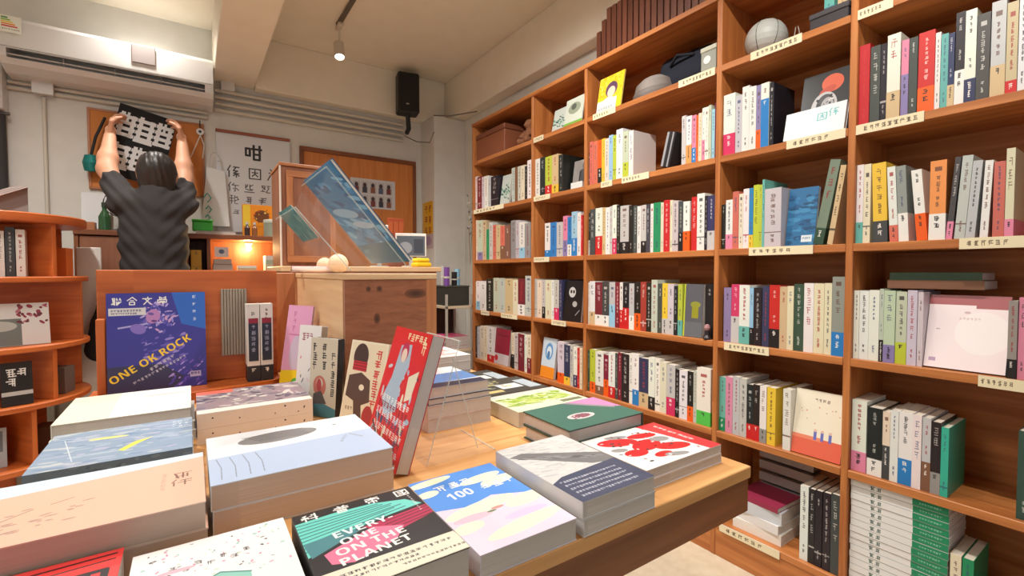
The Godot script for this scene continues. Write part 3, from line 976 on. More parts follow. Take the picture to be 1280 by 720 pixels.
			for i in 8:
				p.marks(r, 8, 78 + i * 8, 7.4, 10, [rgb(240, 236, 230), rgb(150, 24, 34), rgb(214, 222, 230), rgb(60, 80, 120)][i % 4])
			p.line(6, 112, 44, 136, 3, rgb(60, 60, 72))
			p.line(12, 100, 30, 128, 2, rgb(206, 214, 222))
		"brown_comic":
			p = Pad.new(400, 580, rgb(236, 226, 200))
			p.rect(4, 3, 92, 139, rgb(230, 218, 190))
			p.ell(32, 26, 20, 22, rgb(70, 46, 44))
			p.rect(14, 34, 38, 16, rgb(196, 40, 54))
			for i in 3:
				p.rect(14, 36 + i * 5, 38, 1.4, rgb(120, 26, 36))
			p.poly([Vector2(8, 60), Vector2(40, 52), Vector2(66, 62), Vector2(72, 96), Vector2(52, 104), Vector2(60, 134), Vector2(40, 136), Vector2(30, 100), Vector2(6, 94)], rgb(88, 62, 54))
			p.ell(46, 76, 7, 5, rgb(236, 226, 200))
			p.ell(72, 120, 14, 18, rgb(176, 56, 60))
			for i in 6:
				p.mark(r, 72, 12 + i * 16, 15, rgb(204, 56, 56))
			p.marks(r, 10, 110, 6, 3, rgb(110, 90, 76))
		"quake_book":
			p = Pad.new(400, 600, rgb(206, 198, 180))
			p.poly([Vector2(0, 126), Vector2(40, 122), Vector2(100, 132), Vector2(100, 150), Vector2(0, 150)], rgb(74, 128, 140))
			p.ell(38, 92, 24, 20, rgb(190, 110, 96))
			p.ell(38, 86, 12, 9, rgb(206, 198, 180))
			p.ell(36, 90, 9, 12, rgb(176, 60, 64))
			p.poly([Vector2(16, 108), Vector2(44, 100), Vector2(66, 124), Vector2(14, 128)], rgb(90, 84, 84))
			for i in 3:
				p.mark(r, 6 + (i % 2) * 3, 10 + i * 18, 16, K)
			for i in 3:
				p.mark(r, 44, 10 + i * 17, 16, K)
			for i in 5:
				p.mark(r, 78, 26 + i * 17, 15, K)
		"pink_leaflet":
			p = Pad.new(300, 500, rgb(226, 164, 204))
			p.poly([Vector2(0, 128), Vector2(100, 120), Vector2(100, 167), Vector2(0, 167)], rgb(238, 208, 40))
			p.ell(64, 150, 18, 12, rgb(92, 180, 70))
			p.ell(52, 90, 26, 34, rgb(206, 190, 214), 0.2)
			p.marks(r, 26, 12, 12, 3, rgb(196, 110, 160), true)
			p.rect(16, 56, 50, 2, rgb(196, 110, 160))
		"white_zine":
			p = Pad.new(300, 440, rgb(236, 234, 234))
			for i in 26:
				p.ell(10 + r.randf() * 80, 60 + r.randf() * 80, r.randf_range(2, 8), r.randf_range(1, 3), [rgb(222, 110, 140), rgb(120, 120, 130), rgb(240, 200, 210)][r.randi() % 3], r.randf() * PI)
			p.marks(r, 16, 14, 14, 3, rgb(150, 70, 90))
		"blue_album":   # printed back of the large landscape album
			p = Pad.new(640, 512, rgb(60, 134, 190))
			for i in 90:
				p.ell(r.randf() * 100, 10 + r.randf() * 60, r.randf_range(4, 16), r.randf_range(1, 3.4), [rgb(84, 164, 222), rgb(50, 112, 170), rgb(134, 194, 236), rgb(70, 146, 204), rgb(44, 98, 150)][r.randi() % 5], 0.2)
			p.ell(40, 34, 30, 4, rgb(158, 200, 232), 0.12)
			p.ell(62, 46, 24, 3, rgb(176, 210, 236), 0.1)
			p.rect(0, 62, 100, 18, rgb(46, 108, 146))
			p.marks(r, 8, 66, 4, 4, rgb(120, 170, 200))
			rough = 0.6
		"sea_card":
			p = Pad.new(300, 300, rgb(96, 168, 178))
			for i in 40:
				p.ell(r.randf() * 100, r.randf() * 100, r.randf_range(6, 20), 3, [rgb(120, 188, 192), rgb(70, 146, 160), rgb(150, 204, 200)][r.randi() % 3])
		"slogan":   # the white board, 100 x 152
			p = Pad.new(560, 850, rgb(216, 220, 224))
			p.sign_strokes("1232 1216 3236 1636 4292 5058 8088 5888 5585", 36, 18, 24, 3.2, K)
			p.sign_strokes("2004 1419 8141 6144 4474 7446 4686 6669 6648 6688", 14, 52, 17, 1.7, rgb(64, 64, 68))
			p.sign_strokes("1191 1119 9199 1999 3474 5255 5537 5577", 41, 52, 17, 1.7, rgb(64, 64, 68))
			p.sign_strokes("1393 4109 5579 2031", 68, 52, 17, 1.7, rgb(64, 64, 68))
			p.sign_strokes("2004 1419 5133 4393 6369 6959 4657 7698", 15, 77, 13, 1.3, rgb(84, 84, 88))
			p.sign_strokes("1115 3115 1333 1636 5156 5686 8153 3777 0999", 36, 77, 13, 1.3, rgb(84, 84, 88))
			p.sign_strokes("1141 1145 4145 1343 2527 0747 6191 7173 8358 6898", 58, 77, 13, 1.3, rgb(84, 84, 88))
			p.sign_strokes("3010 0343 2029 0646 5059 6989 5281 7294 9456", 16, 97, 12, 1.2, rgb(84, 84, 88))
			for i in 3:
				p.mark(r, 37 + i * 18, 97, 11, rgb(96, 96, 100))
			for i in 3:
				p.mark(r, 20 + i * 20, 118, 9, rgb(110, 110, 114))
			p.line(2, 48, 6, 48, 0.8, rgb(120, 120, 124))
			p.line(2, 68, 6, 68, 0.8, rgb(120, 120, 124))
			rough = 0.5
		"black_banner":   # 100 x 152: white block characters on black cloth
			p = Pad.new(512, 780, rgb(20, 20, 22))
			var Wh := rgb(232, 234, 236)
			for row in 2:
				var y0 := 20.0 + row * 66.0
				for col in 3:
					var x0 := 6.0 + col * 32.0 + (row * 2.0)
					for bar in 4:
						p.rect(x0 - 2.5, y0 + bar * 13.0, 31, 7.5, Wh)
					p.rect(x0, y0 - 5, 7, 52, Wh)
					p.rect(x0 + 19, y0 - 1, 7, 48, Wh)
					if (col + row) % 2 == 0:
						p.rect(x0 + 10, y0 - 6, 4.5, 20, Wh)
					else:
						p.rect(x0 - 3, y0 + 46, 33, 5, Wh)
			rough = 0.8
		"rosy_cover":
			p = Pad.new(400, 480, rgb(246, 232, 234))
			p.rect(0, 0, 100, 16, rgb(170, 92, 96))
			p.rect(60, 12, 40, 9, rgb(170, 92, 96))
			p.ell(70, 60, 34, 34, rgb(248, 240, 240))
			p.marks(r, 40, 36, 4, 6, rgb(216, 190, 196))
			p.ell(50, 28, 4, 2, rgb(210, 180, 186))
			p.rect(6, 104, 9, 6, rgb(190, 160, 190))
			p.rect(12, 56, 5, 1.6, rgb(190, 170, 180))
		"black_figure":
			p = Pad.new(400, 540, rgb(62, 64, 66))
			p.ell(56, 26, 20, 18, rgb(214, 108, 84), 0.2)
			p.ell(48, 40, 16, 8, rgb(196, 92, 76), -0.4)
			p.ell(44, 72, 24, 30, rgb(196, 196, 196))
			p.ell(46, 70, 17, 23, rgb(84, 86, 88))
			p.ell(50, 74, 12, 20, rgb(176, 176, 178))
			p.specks(r, 22, 28, 50, 34, 44, 1, 4, [rgb(60, 62, 64), rgb(214, 214, 212)])
			p.rect(92, 10, 3, 90, rgb(140, 140, 140))
		"white_box":
			p = Pad.new(400, 240, rgb(226, 234, 236))
			p.sign_strokes("1191 1119 9199 1999 3474 5255 5537 5577", 54, 14, 16, 1.8, rgb(110, 188, 192))
			p.sign_strokes("2004 1419 8141 6144 4474 7446 4686 6669", 74, 10, 16, 1.8, rgb(110, 188, 192))
		"ocean_cover":
			p = Pad.new(360, 560, rgb(46, 108, 156))
			for i in 70:
				p.ell(r.randf() * 100, 20 + r.randf() * 130, r.randf_range(6, 22), r.randf_range(2, 6), [rgb(54, 124, 172), rgb(40, 92, 138), rgb(64, 136, 182), rgb(36, 80, 118)][r.randi() % 4])
			p.rect(54, 128, 36, 18, rgb(214, 226, 232))
			p.marks(r, 58, 133, 6, 4, rgb(90, 120, 150))
		"cream_coral":
			p = Pad.new(400, 560, rgb(240, 232, 210))
			p.rect(0, 100, 100, 40, rgb(226, 106, 82))
			p.rect(0, 98, 60, 8, rgb(234, 140, 110))
			for x in [44, 58, 74]:
				p.rect(x, 86, 6, 18, rgb(110, 116, 190))
				p.ell(x + 3, 84, 3.2, 3, rgb(226, 190, 170))
			p.marks(r, 40, 16, 7, 4, rgb(120, 100, 90))
			p.specks(r, 10, 8, 30, 84, 40, 1, 2.4, [rgb(220, 150, 120), rgb(160, 150, 140)])
		"grey_lime":
			p = Pad.new(300, 700, rgb(92, 94, 102))
			p.ell(62, 90, 26, 14, rgb(146, 150, 58))
			p.rect(44, 100, 34, 50, rgb(150, 148, 44))
			p.rect(0, 168, 100, 66, rgb(104, 110, 116))
			p.rect(0, 0, 8, 233, rgb(190, 200, 60))
		"yellow_girl":
			p = Pad.new(400, 460, rgb(234, 200, 44))
			p.specks(r, 40, 2, 2, 96, 60, 2, 6, [rgb(244, 216, 80), rgb(220, 176, 30), rgb(246, 226, 120)])
			p.ell(54, 46, 24, 24, rgb(96, 70, 96))
			p.ell(54, 54, 16, 17, rgb(236, 206, 184))
			p.rect(0, 74, 80, 41, rgb(222, 222, 222))
			p.ell(46, 84, 26, 16, rgb(208, 212, 216))
			p.marks(r, 6, 96, 9, 6, rgb(150, 160, 150))
		"grey_figure":
			p = Pad.new(300, 320, rgb(150, 146, 142))
			p.poly([Vector2(30, 106), Vector2(34, 40), Vector2(60, 26), Vector2(80, 50), Vector2(76, 106)], rgb(52, 50, 52))
			p.ell(58, 22, 12, 14, rgb(90, 86, 84))
		"black_badge":
			p = Pad.new(300, 420, rgb(26, 26, 28))
			p.ell(48, 40, 18, 18, rgb(196, 196, 194))
			p.ell(42, 38, 5, 6, rgb(40, 40, 42))
			p.ell(56, 38, 5, 6, rgb(40, 40, 42))
			p.ell(64, 80, 12, 10, rgb(170, 168, 166))
			p.line(70, 118, 90, 100, 3, rgb(150, 150, 150))
		"blue_portrait":
			p = Pad.new(300, 450, rgb(198, 214, 226))
			p.ell(50, 50, 28, 32, rgb(96, 150, 200))
			p.ell(50, 52, 18, 22, rgb(214, 226, 234))
			p.ell(48, 62, 10, 14, rgb(70, 120, 170))
			p.rect(0, 108, 100, 42, rgb(232, 140, 40))
		"maroon_cover":
			p = Pad.new(300, 360, rgb(140, 28, 50))
			p.rect(0, 84, 100, 36, rgb(196, 186, 188))
			p.rect(10, 20, 80, 4, rgb(110, 20, 38))
			p.ell(14, 100, 12, 10, rgb(196, 40, 50))
		"green_zine":
			p = Pad.new(300, 400, rgb(196, 206, 200))
			for i in 30:
				p.ell(r.randf() * 100, 40 + r.randf() * 80, r.randf_range(4, 14), 4, [rgb(90, 150, 130), rgb(60, 100, 90), rgb(160, 190, 176)][r.randi() % 3], 0.4)
		"field_zine":
			p = Pad.new(300, 320, rgb(206, 214, 200))
			p.ell(50, 40, 34, 22, rgb(150, 160, 140))
			p.ell(46, 34, 14, 12, rgb(90, 96, 90))
			p.rect(0, 92, 100, 15, rgb(120, 180, 70))
		"kids_poster":   # small portraits on the wooden board
			p = Pad.new(400, 260, rgb(206, 206, 208))
			for i in 5:
				for j in 2:
					p.rect(6 + i * 18, 6 + j * 30, 15, 26, rgb(190, 188, 190))
					p.ell(13 + i * 18, 14 + j * 30, 4, 5, rgb(66, 54, 60))
					p.rect(8 + i * 18, 18 + j * 30, 10, 13, [rgb(120, 60, 60), rgb(60, 60, 72), rgb(140, 90, 70), rgb(90, 96, 120)][(i + j * 2) % 4])
		"yellow_poster":
			p = Pad.new(240, 420, rgb(228, 176, 30))
			for i in 6:
				p.mark(r, 20 + (i % 2) * 36, 14 + (i / 2) * 40, 28, rgb(150, 50, 30))
			p.rect(0, 120, 100, 55, rgb(190, 176, 180))
			p.ell(50, 146, 34, 18, rgb(160, 140, 170))
		"orange_box":
			p = Pad.new(300, 200, rgb(240, 150, 36))
			p.rect(0, 0, 20, 67, rgb(240, 206, 60))
			p.ell(52, 34, 22, 20, rgb(120, 70, 40))
			p.specks(r, 20, 30, 14, 50, 40, 1, 4, [rgb(226, 90, 40), rgb(250, 220, 110), rgb(70, 50, 40)])
		"lamp_card":
			p = Pad.new(200, 160, rgb(232, 234, 236))
			p.ell(50, 36, 22, 18, rgb(130, 150, 180))
			p.mark(r, 34, 22, 30, rgb(70, 90, 130))
		"photo_magazine":
			p = Pad.new(400, 330, rgb(226, 226, 224))
			p.rect(0, 30, 60, 52, rgb(120, 128, 124))
			p.ell(30, 44, 24, 10, rgb(190, 196, 190))
			p.specks(r, 26, 56, 4, 40, 36, 2, 5, [rgb(150, 60, 80), rgb(190, 120, 130), rgb(110, 50, 60)])
		"black_title":
			p = Pad.new(240, 400, rgb(44, 42, 42))
			p.rect(8, 10, 84, 86, rgb(40, 40, 40))
			for i in 3:
				p.mark(r, 16 + (i % 2) * 34, 24 + (i / 2) * 36, 32, W)
			p.rect(0, 112, 100, 16, rgb(200, 198, 194))
		"grey_magazine":
			p = Pad.new(300, 400, rgb(176, 176, 178))
			p.rect(10, 10, 80, 70, rgb(110, 112, 118))
			p.marks(r, 12, 92, 10, 6, rgb(60, 60, 64))
		"energy_sticker":
			p = Pad.new(200, 260, rgb(236, 238, 226))
			for i in 5:
				p.rect(8, 12 + i * 16, 30 + i * 11, 11, [rgb(60, 150, 60), rgb(140, 186, 60), rgb(236, 206, 60), rgb(232, 140, 50), rgb(206, 70, 50)][i])
			p.marks(r, 10, 100, 9, 8, rgb(80, 84, 90))
		"shelf_tag_a", "shelf_tag_b", "shelf_tag_c":
			p = Pad.new(400, 60, rgb(234, 222, 186))
			p.marks(r, 6 if name.ends_with("a") else 12, 4, 7, 9 if name.ends_with("b") else 6, rgb(96, 78, 60), false, 1.3 + r.randf() * 0.3)
			rough = 0.6
		"screen":
			p = Pad.new(300, 200, rgb(92, 100, 112))
			p.ell(30, 40, 24, 20, rgb(150, 158, 168))
			p.rect(60, 10, 34, 48, rgb(66, 70, 82))
		_:
			p = Pad.new(64, 64, rgb(200, 200, 200))
	M["art_" + name] = p.mat(rough)
	return M["art_" + name]

# ------------------------------------------------------------------ furniture and fittings
func make_bookcase() -> void:
	var o := thing("bookcase", "tall orange-brown wooden bookcase filling the right wall", "bookcase")
	var top := 1.957
	for z in UPRIGHTS:
		box_part("upright", o, Vector3(CASE_X, 0, z - 0.009), Vector3(CASE_BACK - 0.012, top - 0.02, z + 0.009), M.case_wood, 0.0015)
	box_part("top_board", o, Vector3(CASE_X - 0.004, top - 0.02, UPRIGHTS[0] - 0.009), Vector3(CASE_BACK - 0.012, top, UPRIGHTS[5] + 0.009), M.case_wood, 0.0015)
	box_part("back_panel", o, Vector3(CASE_BACK - 0.012, 0, UPRIGHTS[0] - 0.009), Vector3(CASE_BACK, top, UPRIGHTS[5] + 0.009), M.case_wood)
	for b in 5:
		for k in SHELF_Y:
			var y: float = SHELF_Y[k]
			box_part("shelf", o, Vector3(CASE_X - 0.001, y - 0.022, UPRIGHTS[b] + 0.009), Vector3(CASE_BACK - 0.012, y, UPRIGHTS[b + 1] - 0.009), M.case_wood, 0.0015)
		box_part("plinth", o, Vector3(CASE_X + 0.002, 0, UPRIGHTS[b] + 0.009), Vector3(CASE_X + 0.02, 0.1, UPRIGHTS[b + 1] - 0.009), M.case_wood, 0.001)

func fill_bookcase() -> void:
	var bays := ["", "first", "second", "third", "fourth", "fifth"]
	var levels := {"A": "top", "B": "second", "C": "third", "D": "fourth", "E": "fifth", "F": "bottom"}
	for row in ROWS:
		var bay := int(row[0][0])
		var lv: String = row[0][1]
		var n := 0
		for e in row[1].split("; "):
			var f: PackedStringArray = e.split(" ")
			var t := int(f[1]) * 1e-4
			var z := int(f[0]) * 1e-4 + t / 2
			var h := int(f[2]) * 1e-3
			var band := Color.WHITE
			var frac := 0.0
			var label: String = INK[f[3]][0] + " book"
			if f[4] != "-":
				band = ink(f[4][0])
				frac = int(f[4].substr(1)) * 0.01
				label += " with " + INK[f[4][0]][0] + " foot"
			var lean := float(f[5])
			label += ", %s from left, %s shelf, %s bay of bookcase" % [ORD[n], levels[lv], bays[bay]]
			var depth := rng.randf_range(0.128, 0.15)
			var base := ink(f[3])
			base = base.lerp(Color(rng.randf(), rng.randf(), rng.randf()), 0.05)
			var basis := Basis(Vector3.UP, -PI / 2) * Basis(Vector3.BACK, deg_to_rad(-lean))
			var lift := absf(sin(deg_to_rad(lean))) * t / 2
			spine_book(label, "books standing in the wall bookcase", t, h, depth, base, band, frac, Transform3D(basis, Vector3(CASE_X + 0.011 + rng.randf() * 0.004, SHELF_Y[lv] + lift + 0.0002, z)), rng.randi() % 6)
			n += 1

# a book on a shelf showing its cover to the aisle, between z0 and z1
func shelf_cover(label: String, lv: String, z0: float, z1: float, h: float, a: String, back: Color, lean := 10.0, x := 1.54, t := 0.014, opt := {}) -> void:
	opt["stand"] = true
	cover_book(label, z1 - z0, h, t, art(a), back, upright(Vector3(x + t, SHELF_Y[lv] + 0.0004, (z0 + z1) / 2), -90.0, lean), opt)

func shelf_extras() -> void:
	shelf_cover("rosy cover book on slant stand, fourth shelf of fifth bay", "D", -0.392, -0.246, 0.185, "rosy_cover", rgb(200, 150, 155), 14, 1.535)
	shelf_cover("black book with coral figure facing out, second shelf of fourth bay", "B", -0.72, -0.572, 0.21, "black_figure", rgb(52, 54, 56), 12, 1.565)
	shelf_cover("white low box with teal writing before black book, second shelf", "B", -0.742, -0.578, 0.088, "white_box", rgb(226, 232, 232), 14, 1.525, 0.016, {"called": "paper_box", "category": "box"})
	shelf_cover("blue sea cover book facing out, third shelf of fourth bay", "C", -0.742, -0.658, 0.182, "ocean_cover", rgb(40, 90, 130), 8, 1.55)
	shelf_cover("cream and coral cover book facing out, fifth shelf of fourth bay", "E", -0.704, -0.57, 0.196, "cream_coral", rgb(230, 222, 200), 10, 1.53)
	shelf_cover("grey book with lime emblem facing out, fourth shelf of third bay", "D", -1.098, -1.018, 0.196, "grey_lime", rgb(96, 98, 104), 3, 1.53, 0.02)
	shelf_cover("yellow magazine with face on cover, top shelf of third bay", "A", -1.572, -1.425, 0.17, "yellow_girl", rgb(226, 196, 60), 10, 1.535, 0.006, {"called": "magazine", "category": "magazine"})
	shelf_cover("grey photo cover book facing out, second shelf of second bay", "B", -1.775, -1.64, 0.15, "grey_figure", rgb(140, 136, 132), 8, 1.57)
	shelf_cover("black book with pale badge facing out, fourth shelf of second bay", "D", -1.8, -1.662, 0.2, "black_badge", rgb(26, 26, 28), 5, 1.53)
	shelf_cover("pale blue and orange cover book facing out, fifth shelf of second bay", "E", -1.985, -1.872, 0.208, "blue_portrait", rgb(210, 214, 220), 8, 1.535)
	shelf_cover("maroon cover book facing out, fifth shelf of first bay", "E", -2.44, -2.282, 0.215, "maroon_cover", rgb(130, 30, 48), 5, 1.53)
	shelf_cover("green and white cover book facing out, second shelf of first bay", "B", -2.38, -2.285, 0.178, "green_zine", rgb(190, 200, 195), 8, 1.535)
	shelf_cover("pale green booklet, left of the two on top shelf, second bay", "A", -1.905, -1.81, 0.125, "green_zine", rgb(190, 200, 195), 12, 1.545, 0.005, {"called": "booklet", "category": "booklet"})
	shelf_cover("white booklet with green foot on top shelf, second bay", "A", -1.798, -1.668, 0.14, "field_zine", rgb(200, 206, 196), 10, 1.535, 0.005, {"called": "booklet", "category": "booklet"})
	# white booklet lying before the grey photo book
	cover_book("white booklet lying on the second shelf of second bay", 0.11, 0.08, 0.03, plain(rgb(222, 226, 224), 0.5), rgb(222, 226, 224), Transform3D(Basis.IDENTITY, Vector3(1.58, SHELF_Y.B + 0.0004, -1.69)), {"called": "booklet", "category": "booklet"})
	# two leaning books at the end of the third shelf, fourth bay
	for k in [[-0.653, 0.026, 0.245, "f", 10.0, "dark green framed book leaning right, third shelf of fourth bay"], [-0.6155, 0.014, 0.225, "h", 8.0, "thin tan book leaning against upright, third shelf of fourth bay"]]:
		var basis := Basis(Vector3.UP, -PI / 2) * Basis(Vector3.BACK, deg_to_rad(-k[4]))
		spine_book(k[5], "books standing in the wall bookcase", k[1], k[2], 0.14, rgb(120, 136, 118) if k[3] == "f" else ink("h"), ink("f"), 0.2 if k[3] == "f" else 0.0, Transform3D(basis, Vector3(1.53, SHELF_Y.C + sin(deg_to_rad(k[4])) * k[1] / 2 + 0.0003, k[0] + k[1] / 2)), 2)
	# black book and small dark figurine, fourth shelf of third bay
	spine_book("black wide book beside dark figurine, fourth shelf of third bay", "books standing in the wall bookcase", 0.03, 0.199, 0.13, ink("k"), ink("k"), 0.0, Transform3D(Basis(Vector3.UP, -PI / 2), Vector3(1.545, SHELF_Y.D + 0.0003, -0.9985)), 5)
	var fg := thing("figurine", "small dark figurine with rosy head, fourth shelf of third bay", "figurine", Vector3(1.526, SHELF_Y.D, -0.993))
	var st := begin()
	lathe(st, [Vector2(0, 0), Vector2(0.013, 0), Vector2(0.014, 0.006), Vector2(0.008, 0.016), Vector2(0.009, 0.03), Vector2(0, 0.036)])
	obj("body", st, plain(rgb(46, 40, 42), 0.4), fg)
	st = begin()
	lathe(st, [Vector2(0, 0.03), Vector2(0.008, 0.034), Vector2(0.011, 0.042), Vector2(0.008, 0.052), Vector2(0, 0.056)])
	obj("head", st, plain(rgb(176, 130, 132), 0.4), fg)
	# lying books on top of the white row, fourth shelf of fifth bay
	for k in [[0.2, 0.19, 0.022, "B", "brown"], [0.222, 0.18, 0.02, "f", "dark green"]]:
		cover_book("%s book lying flat on top of the white row, fifth bay" % k[4], 0.13, k[1], k[2], plain(ink(k[3]), 0.5), ink(k[3]), Transform3D(Basis.IDENTITY, Vector3(1.63, SHELF_Y.D + k[0] - 0.002, -0.385)), {})
	# stack of white and green books, bottom shelf of fifth bay
	var pd := Pad.new(640, 56, rgb(232, 232, 230))
	var rr := RandomNumberGenerator.new()
	rr.seed = 5
	pd.rect(66, 0, 34, 9, rgb(28, 138, 96))
	pd.mark(rr, 22, 1.6, 5, rgb(30, 70, 60))
	pd.mark(rr, 29, 1.6, 5, rgb(30, 70, 60))
	pd.marks(rr, 72, 3, 2.4, 8, rgb(160, 210, 190))
	pd.rect(0, 8.2, 100, 0.6, rgb(150, 150, 146))
	var green_spine := pd.mat(0.5)
	var places := ["topmost", "second from top", "third from top", "fourth from top", "fifth from top", "sixth from top", "seventh from top", "eighth from top", "ninth from top", "tenth from top", "eleventh from top", "twelfth from top", "thirteenth from top", "fourteenth from top", "fifteenth from top", "sixteenth from top"]
	for i in 16:
		var tr := Transform3D(Basis(Vector3.UP, -PI / 2), Vector3(CASE_X + 0.012 + 0.075 + rr.randf() * 0.003, SHELF_Y.F + 0.0003 + (15 - i) * 0.0185, -0.437 + rr.randf_range(-0.002, 0.002)))
		cover_book("white and green book, %s in the tall flat stack" % places[i], 0.208, 0.15, 0.0183, plain(rgb(230, 230, 228), 0.5), rgb(228, 228, 226), tr, {"spine": "b", "spine_art": green_spine, "group": "white and green books stacked on the bottom shelf"})
	for k in [[-0.318, 0.02, "c", "cream"], [-0.296, 0.02, "e", "green"]]:
		spine_book("%s book standing beside the tall white and green stack" % k[3], "books standing in the wall bookcase", k[1], 0.19, 0.14, ink(k[2]), ink("w"), 0.0, Transform3D(Basis(Vector3.UP, -PI / 2), Vector3(1.528, SHELF_Y.F + 0.0003, k[0])), 0)
	for i in 3:
		cover_book("dark book lying on the bottom shelf of fifth bay, %s of three" % ["lowest", "middle", "topmost"][i], 0.19, 0.14, 0.03, plain([ink("d"), ink("m"), ink("k")][i], 0.5), [ink("d"), ink("m"), ink("k")][i], Transform3D(Basis(Vector3.UP, -PI / 2), Vector3(1.61, SHELF_Y.F + 0.0003 + i * 0.0303, -0.17)), {"spine": "b"})
	# piles on the bottom shelf of the fourth bay
	var cols := [rgb(236, 232, 222), rgb(228, 226, 224), rgb(206, 210, 216), rgb(150, 44, 74)]
	for i in 4:
		cover_book("%s book in the low flat pile, bottom shelf of fourth bay" % ["cream lowest", "white second", "pale grey third", "crimson topmost"][i], 0.16 - i * 0.004, 0.15, [0.034, 0.03, 0.04, 0.016][i], plain(cols[i], 0.5), cols[i], Transform3D(Basis(Vector3.UP, -PI / 2 + [0.02, -0.05, 0.06, -0.03][i]), Vector3(1.615, SHELF_Y.F + 0.0003 + [0.0, 0.0343, 0.0646, 0.1049][i], -0.815)), {"spine": "b"})
	for i in 6:
		cover_book("grey book in the back pile, bottom shelf of fourth bay, %s" % ["lowest", "second up", "third up", "fourth up", "fifth up", "topmost"][i], 0.18, 0.05, 0.03, plain(rgb(176, 172, 172), 0.5), rgb(176, 170, 170), Transform3D(Basis(Vector3.UP, -PI / 2), Vector3(1.727, SHELF_Y.F + 0.0003 + i * 0.042, -0.8)), {"spine": "b"})
	# top shelf of the fourth bay: ball, dark box, two books on the box
	var ball := thing("ball", "grey-white leather ball with dark seams on the top shelf", "ball", Vector3(1.602, SHELF_Y.A + 0.0016, -0.84))
	st = begin()
	var prof := []
	for i in 13:
		prof.append(Vector2(sin(PI * i / 12.0) * 0.064, 0.064 - cos(PI * i / 12.0) * 0.064))
	lathe(st, prof, Vector3.ZERO, 24)
	obj("leather", st, plain(rgb(176, 178, 172), 0.5), ball)
	for k in 3:
		var pts := []
		for i in 25:
			var a := TAU * i / 24.0
			var q := Vector3(cos(a), sin(a), 0) * 0.0642
			pts.append(Basis(Vector3(0.3, 1, 0.2).normalized(), PI * k / 3.0) * q + Vector3(0, 0.064, 0))
		st = begin()
		tube(st, pts, 0.0011, -1.0, 5)
		obj("seam", st, plain(rgb(96, 94, 90), 0.6), ball)
	var dk := thing("storage_box", "dark grey flat box on the top shelf of fourth bay", "box", Vector3(1.62, SHELF_Y.A, -0.624))
	box_part("body", dk, Vector3(-0.09, 0.0003, -0.05), Vector3(0.09, 0.034, 0.05), plain(rgb(58, 56, 60), 0.5), 0.002)
	box_part("lid", dk, Vector3(-0.092, 0.034, -0.052), Vector3(0.092, 0.05, 0.052), plain(rgb(70, 68, 72), 0.5), 0.002)
	for k in [["teal", "t", 0.0502, -0.635], ["tan", "h", 0.0502, -0.6]]:
		spine_book("%s small book standing on dark flat box, top shelf" % k[0], "books standing in the wall bookcase", 0.026, 0.12, 0.1, ink(k[1]), ink("w"), 0.0, Transform3D(Basis(Vector3.UP, -PI / 2), Vector3(1.56, SHELF_Y.A + k[2], k[3])), 1)
	var tw := thing("wire_figure", "tiny twisted wire figure beside the ball on top shelf", "figurine", Vector3(1.53, SHELF_Y.A, -0.71))
	for s in [-1.0, 1.0]:
		st = begin()
		tube(st, [Vector3(0, 0, s * 0.004), Vector3(0.002, 0.015, s * 0.007), Vector3(0, 0.034, s * 0.003)], 0.0016)
		obj("wire", st, plain(rgb(150, 140, 130), 0.4), tw)
	# top shelf of the third bay: dark cushion bag, grey hat, small box
	var bag := thing("cloth_bag", "dark navy cloth bag slumped on top shelf of third bay", "bag", Vector3(1.69, SHELF_Y.A + 0.004, -1.2))
	var bag_mesh := MeshInstance3D.new()
	bag_mesh.name = "body"
	bag_mesh.mesh = flesh([[Vector3(0, 0.068, -0.11), Vector3(0, 0.08, 0.11), 0.055, 0.06], [Vector3(0.0, 0.14, -0.08), Vector3(0.0, 0.13, 0.1), 0.045, 0.045], [Vector3(-0.01, 0.036, -0.13), Vector3(-0.01, 0.036, 0.12), 0.03, 0.03]], 0.012, 0.03)
	bag_mesh.material_override = plain(rgb(24, 30, 44), 0.85)
	bag.add_child(bag_mesh)
	st = begin()
	tube(st, [Vector3(-0.05, 0.13, -0.05), Vector3(-0.075, 0.15, 0), Vector3(-0.05, 0.14, 0.06)], 0.006)
	obj("handle", st, plain(rgb(20, 24, 34), 0.8), bag)
	var hat := thing("knit_hat", "grey knitted hat lying on the top shelf of third bay", "hat", Vector3(1.568, SHELF_Y.A + 0.0004, -1.28))
	st = begin()
	lathe(st, [Vector2(0, 0.085), Vector2(0.03, 0.08), Vector2(0.052, 0.06), Vector2(0.058, 0.03), Vector2(0.056, 0.022)], Vector3.ZERO, 24, 0.8, 1.5)
	obj("crown", st, plain(rgb(140, 132, 126), 0.95), hat)
	st = begin()
	lathe(st, [Vector2(0.054, 0.026), Vector2(0.062, 0.024), Vector2(0.064, 0.012), Vector2(0.062, 0.0), Vector2(0.052, 0.0)], Vector3.ZERO, 24, 0.8, 1.5)
	obj("brim", st, plain(rgb(122, 114, 110), 0.95), hat)
	var bx3 := thing("gift_box", "small grey box with round white print on top shelf", "box", Vector3(1.56, SHELF_Y.A, -1.005))
	box_part("body", bx3, Vector3(-0.03, 0.0003, -0.03), Vector3(0.03, 0.075, 0.03), plain(rgb(150, 152, 140), 0.6), 0.002)
	box_part("lid", bx3, Vector3(-0.032, 0.075, -0.032), Vector3(0.032, 0.092, 0.032), plain(rgb(190, 190, 172), 0.6), 0.002)
	st = begin()
	lathe(st, [Vector2(0, 0.001), Vector2(0.014, 0.001), Vector2(0.014, 0.0)], Vector3(-0.0305, 0.045, -0.005), 16, 1, 1, Basis(Vector3.BACK, PI / 2))
	obj("round_print", st, plain(rgb(226, 226, 224), 0.6), bx3)
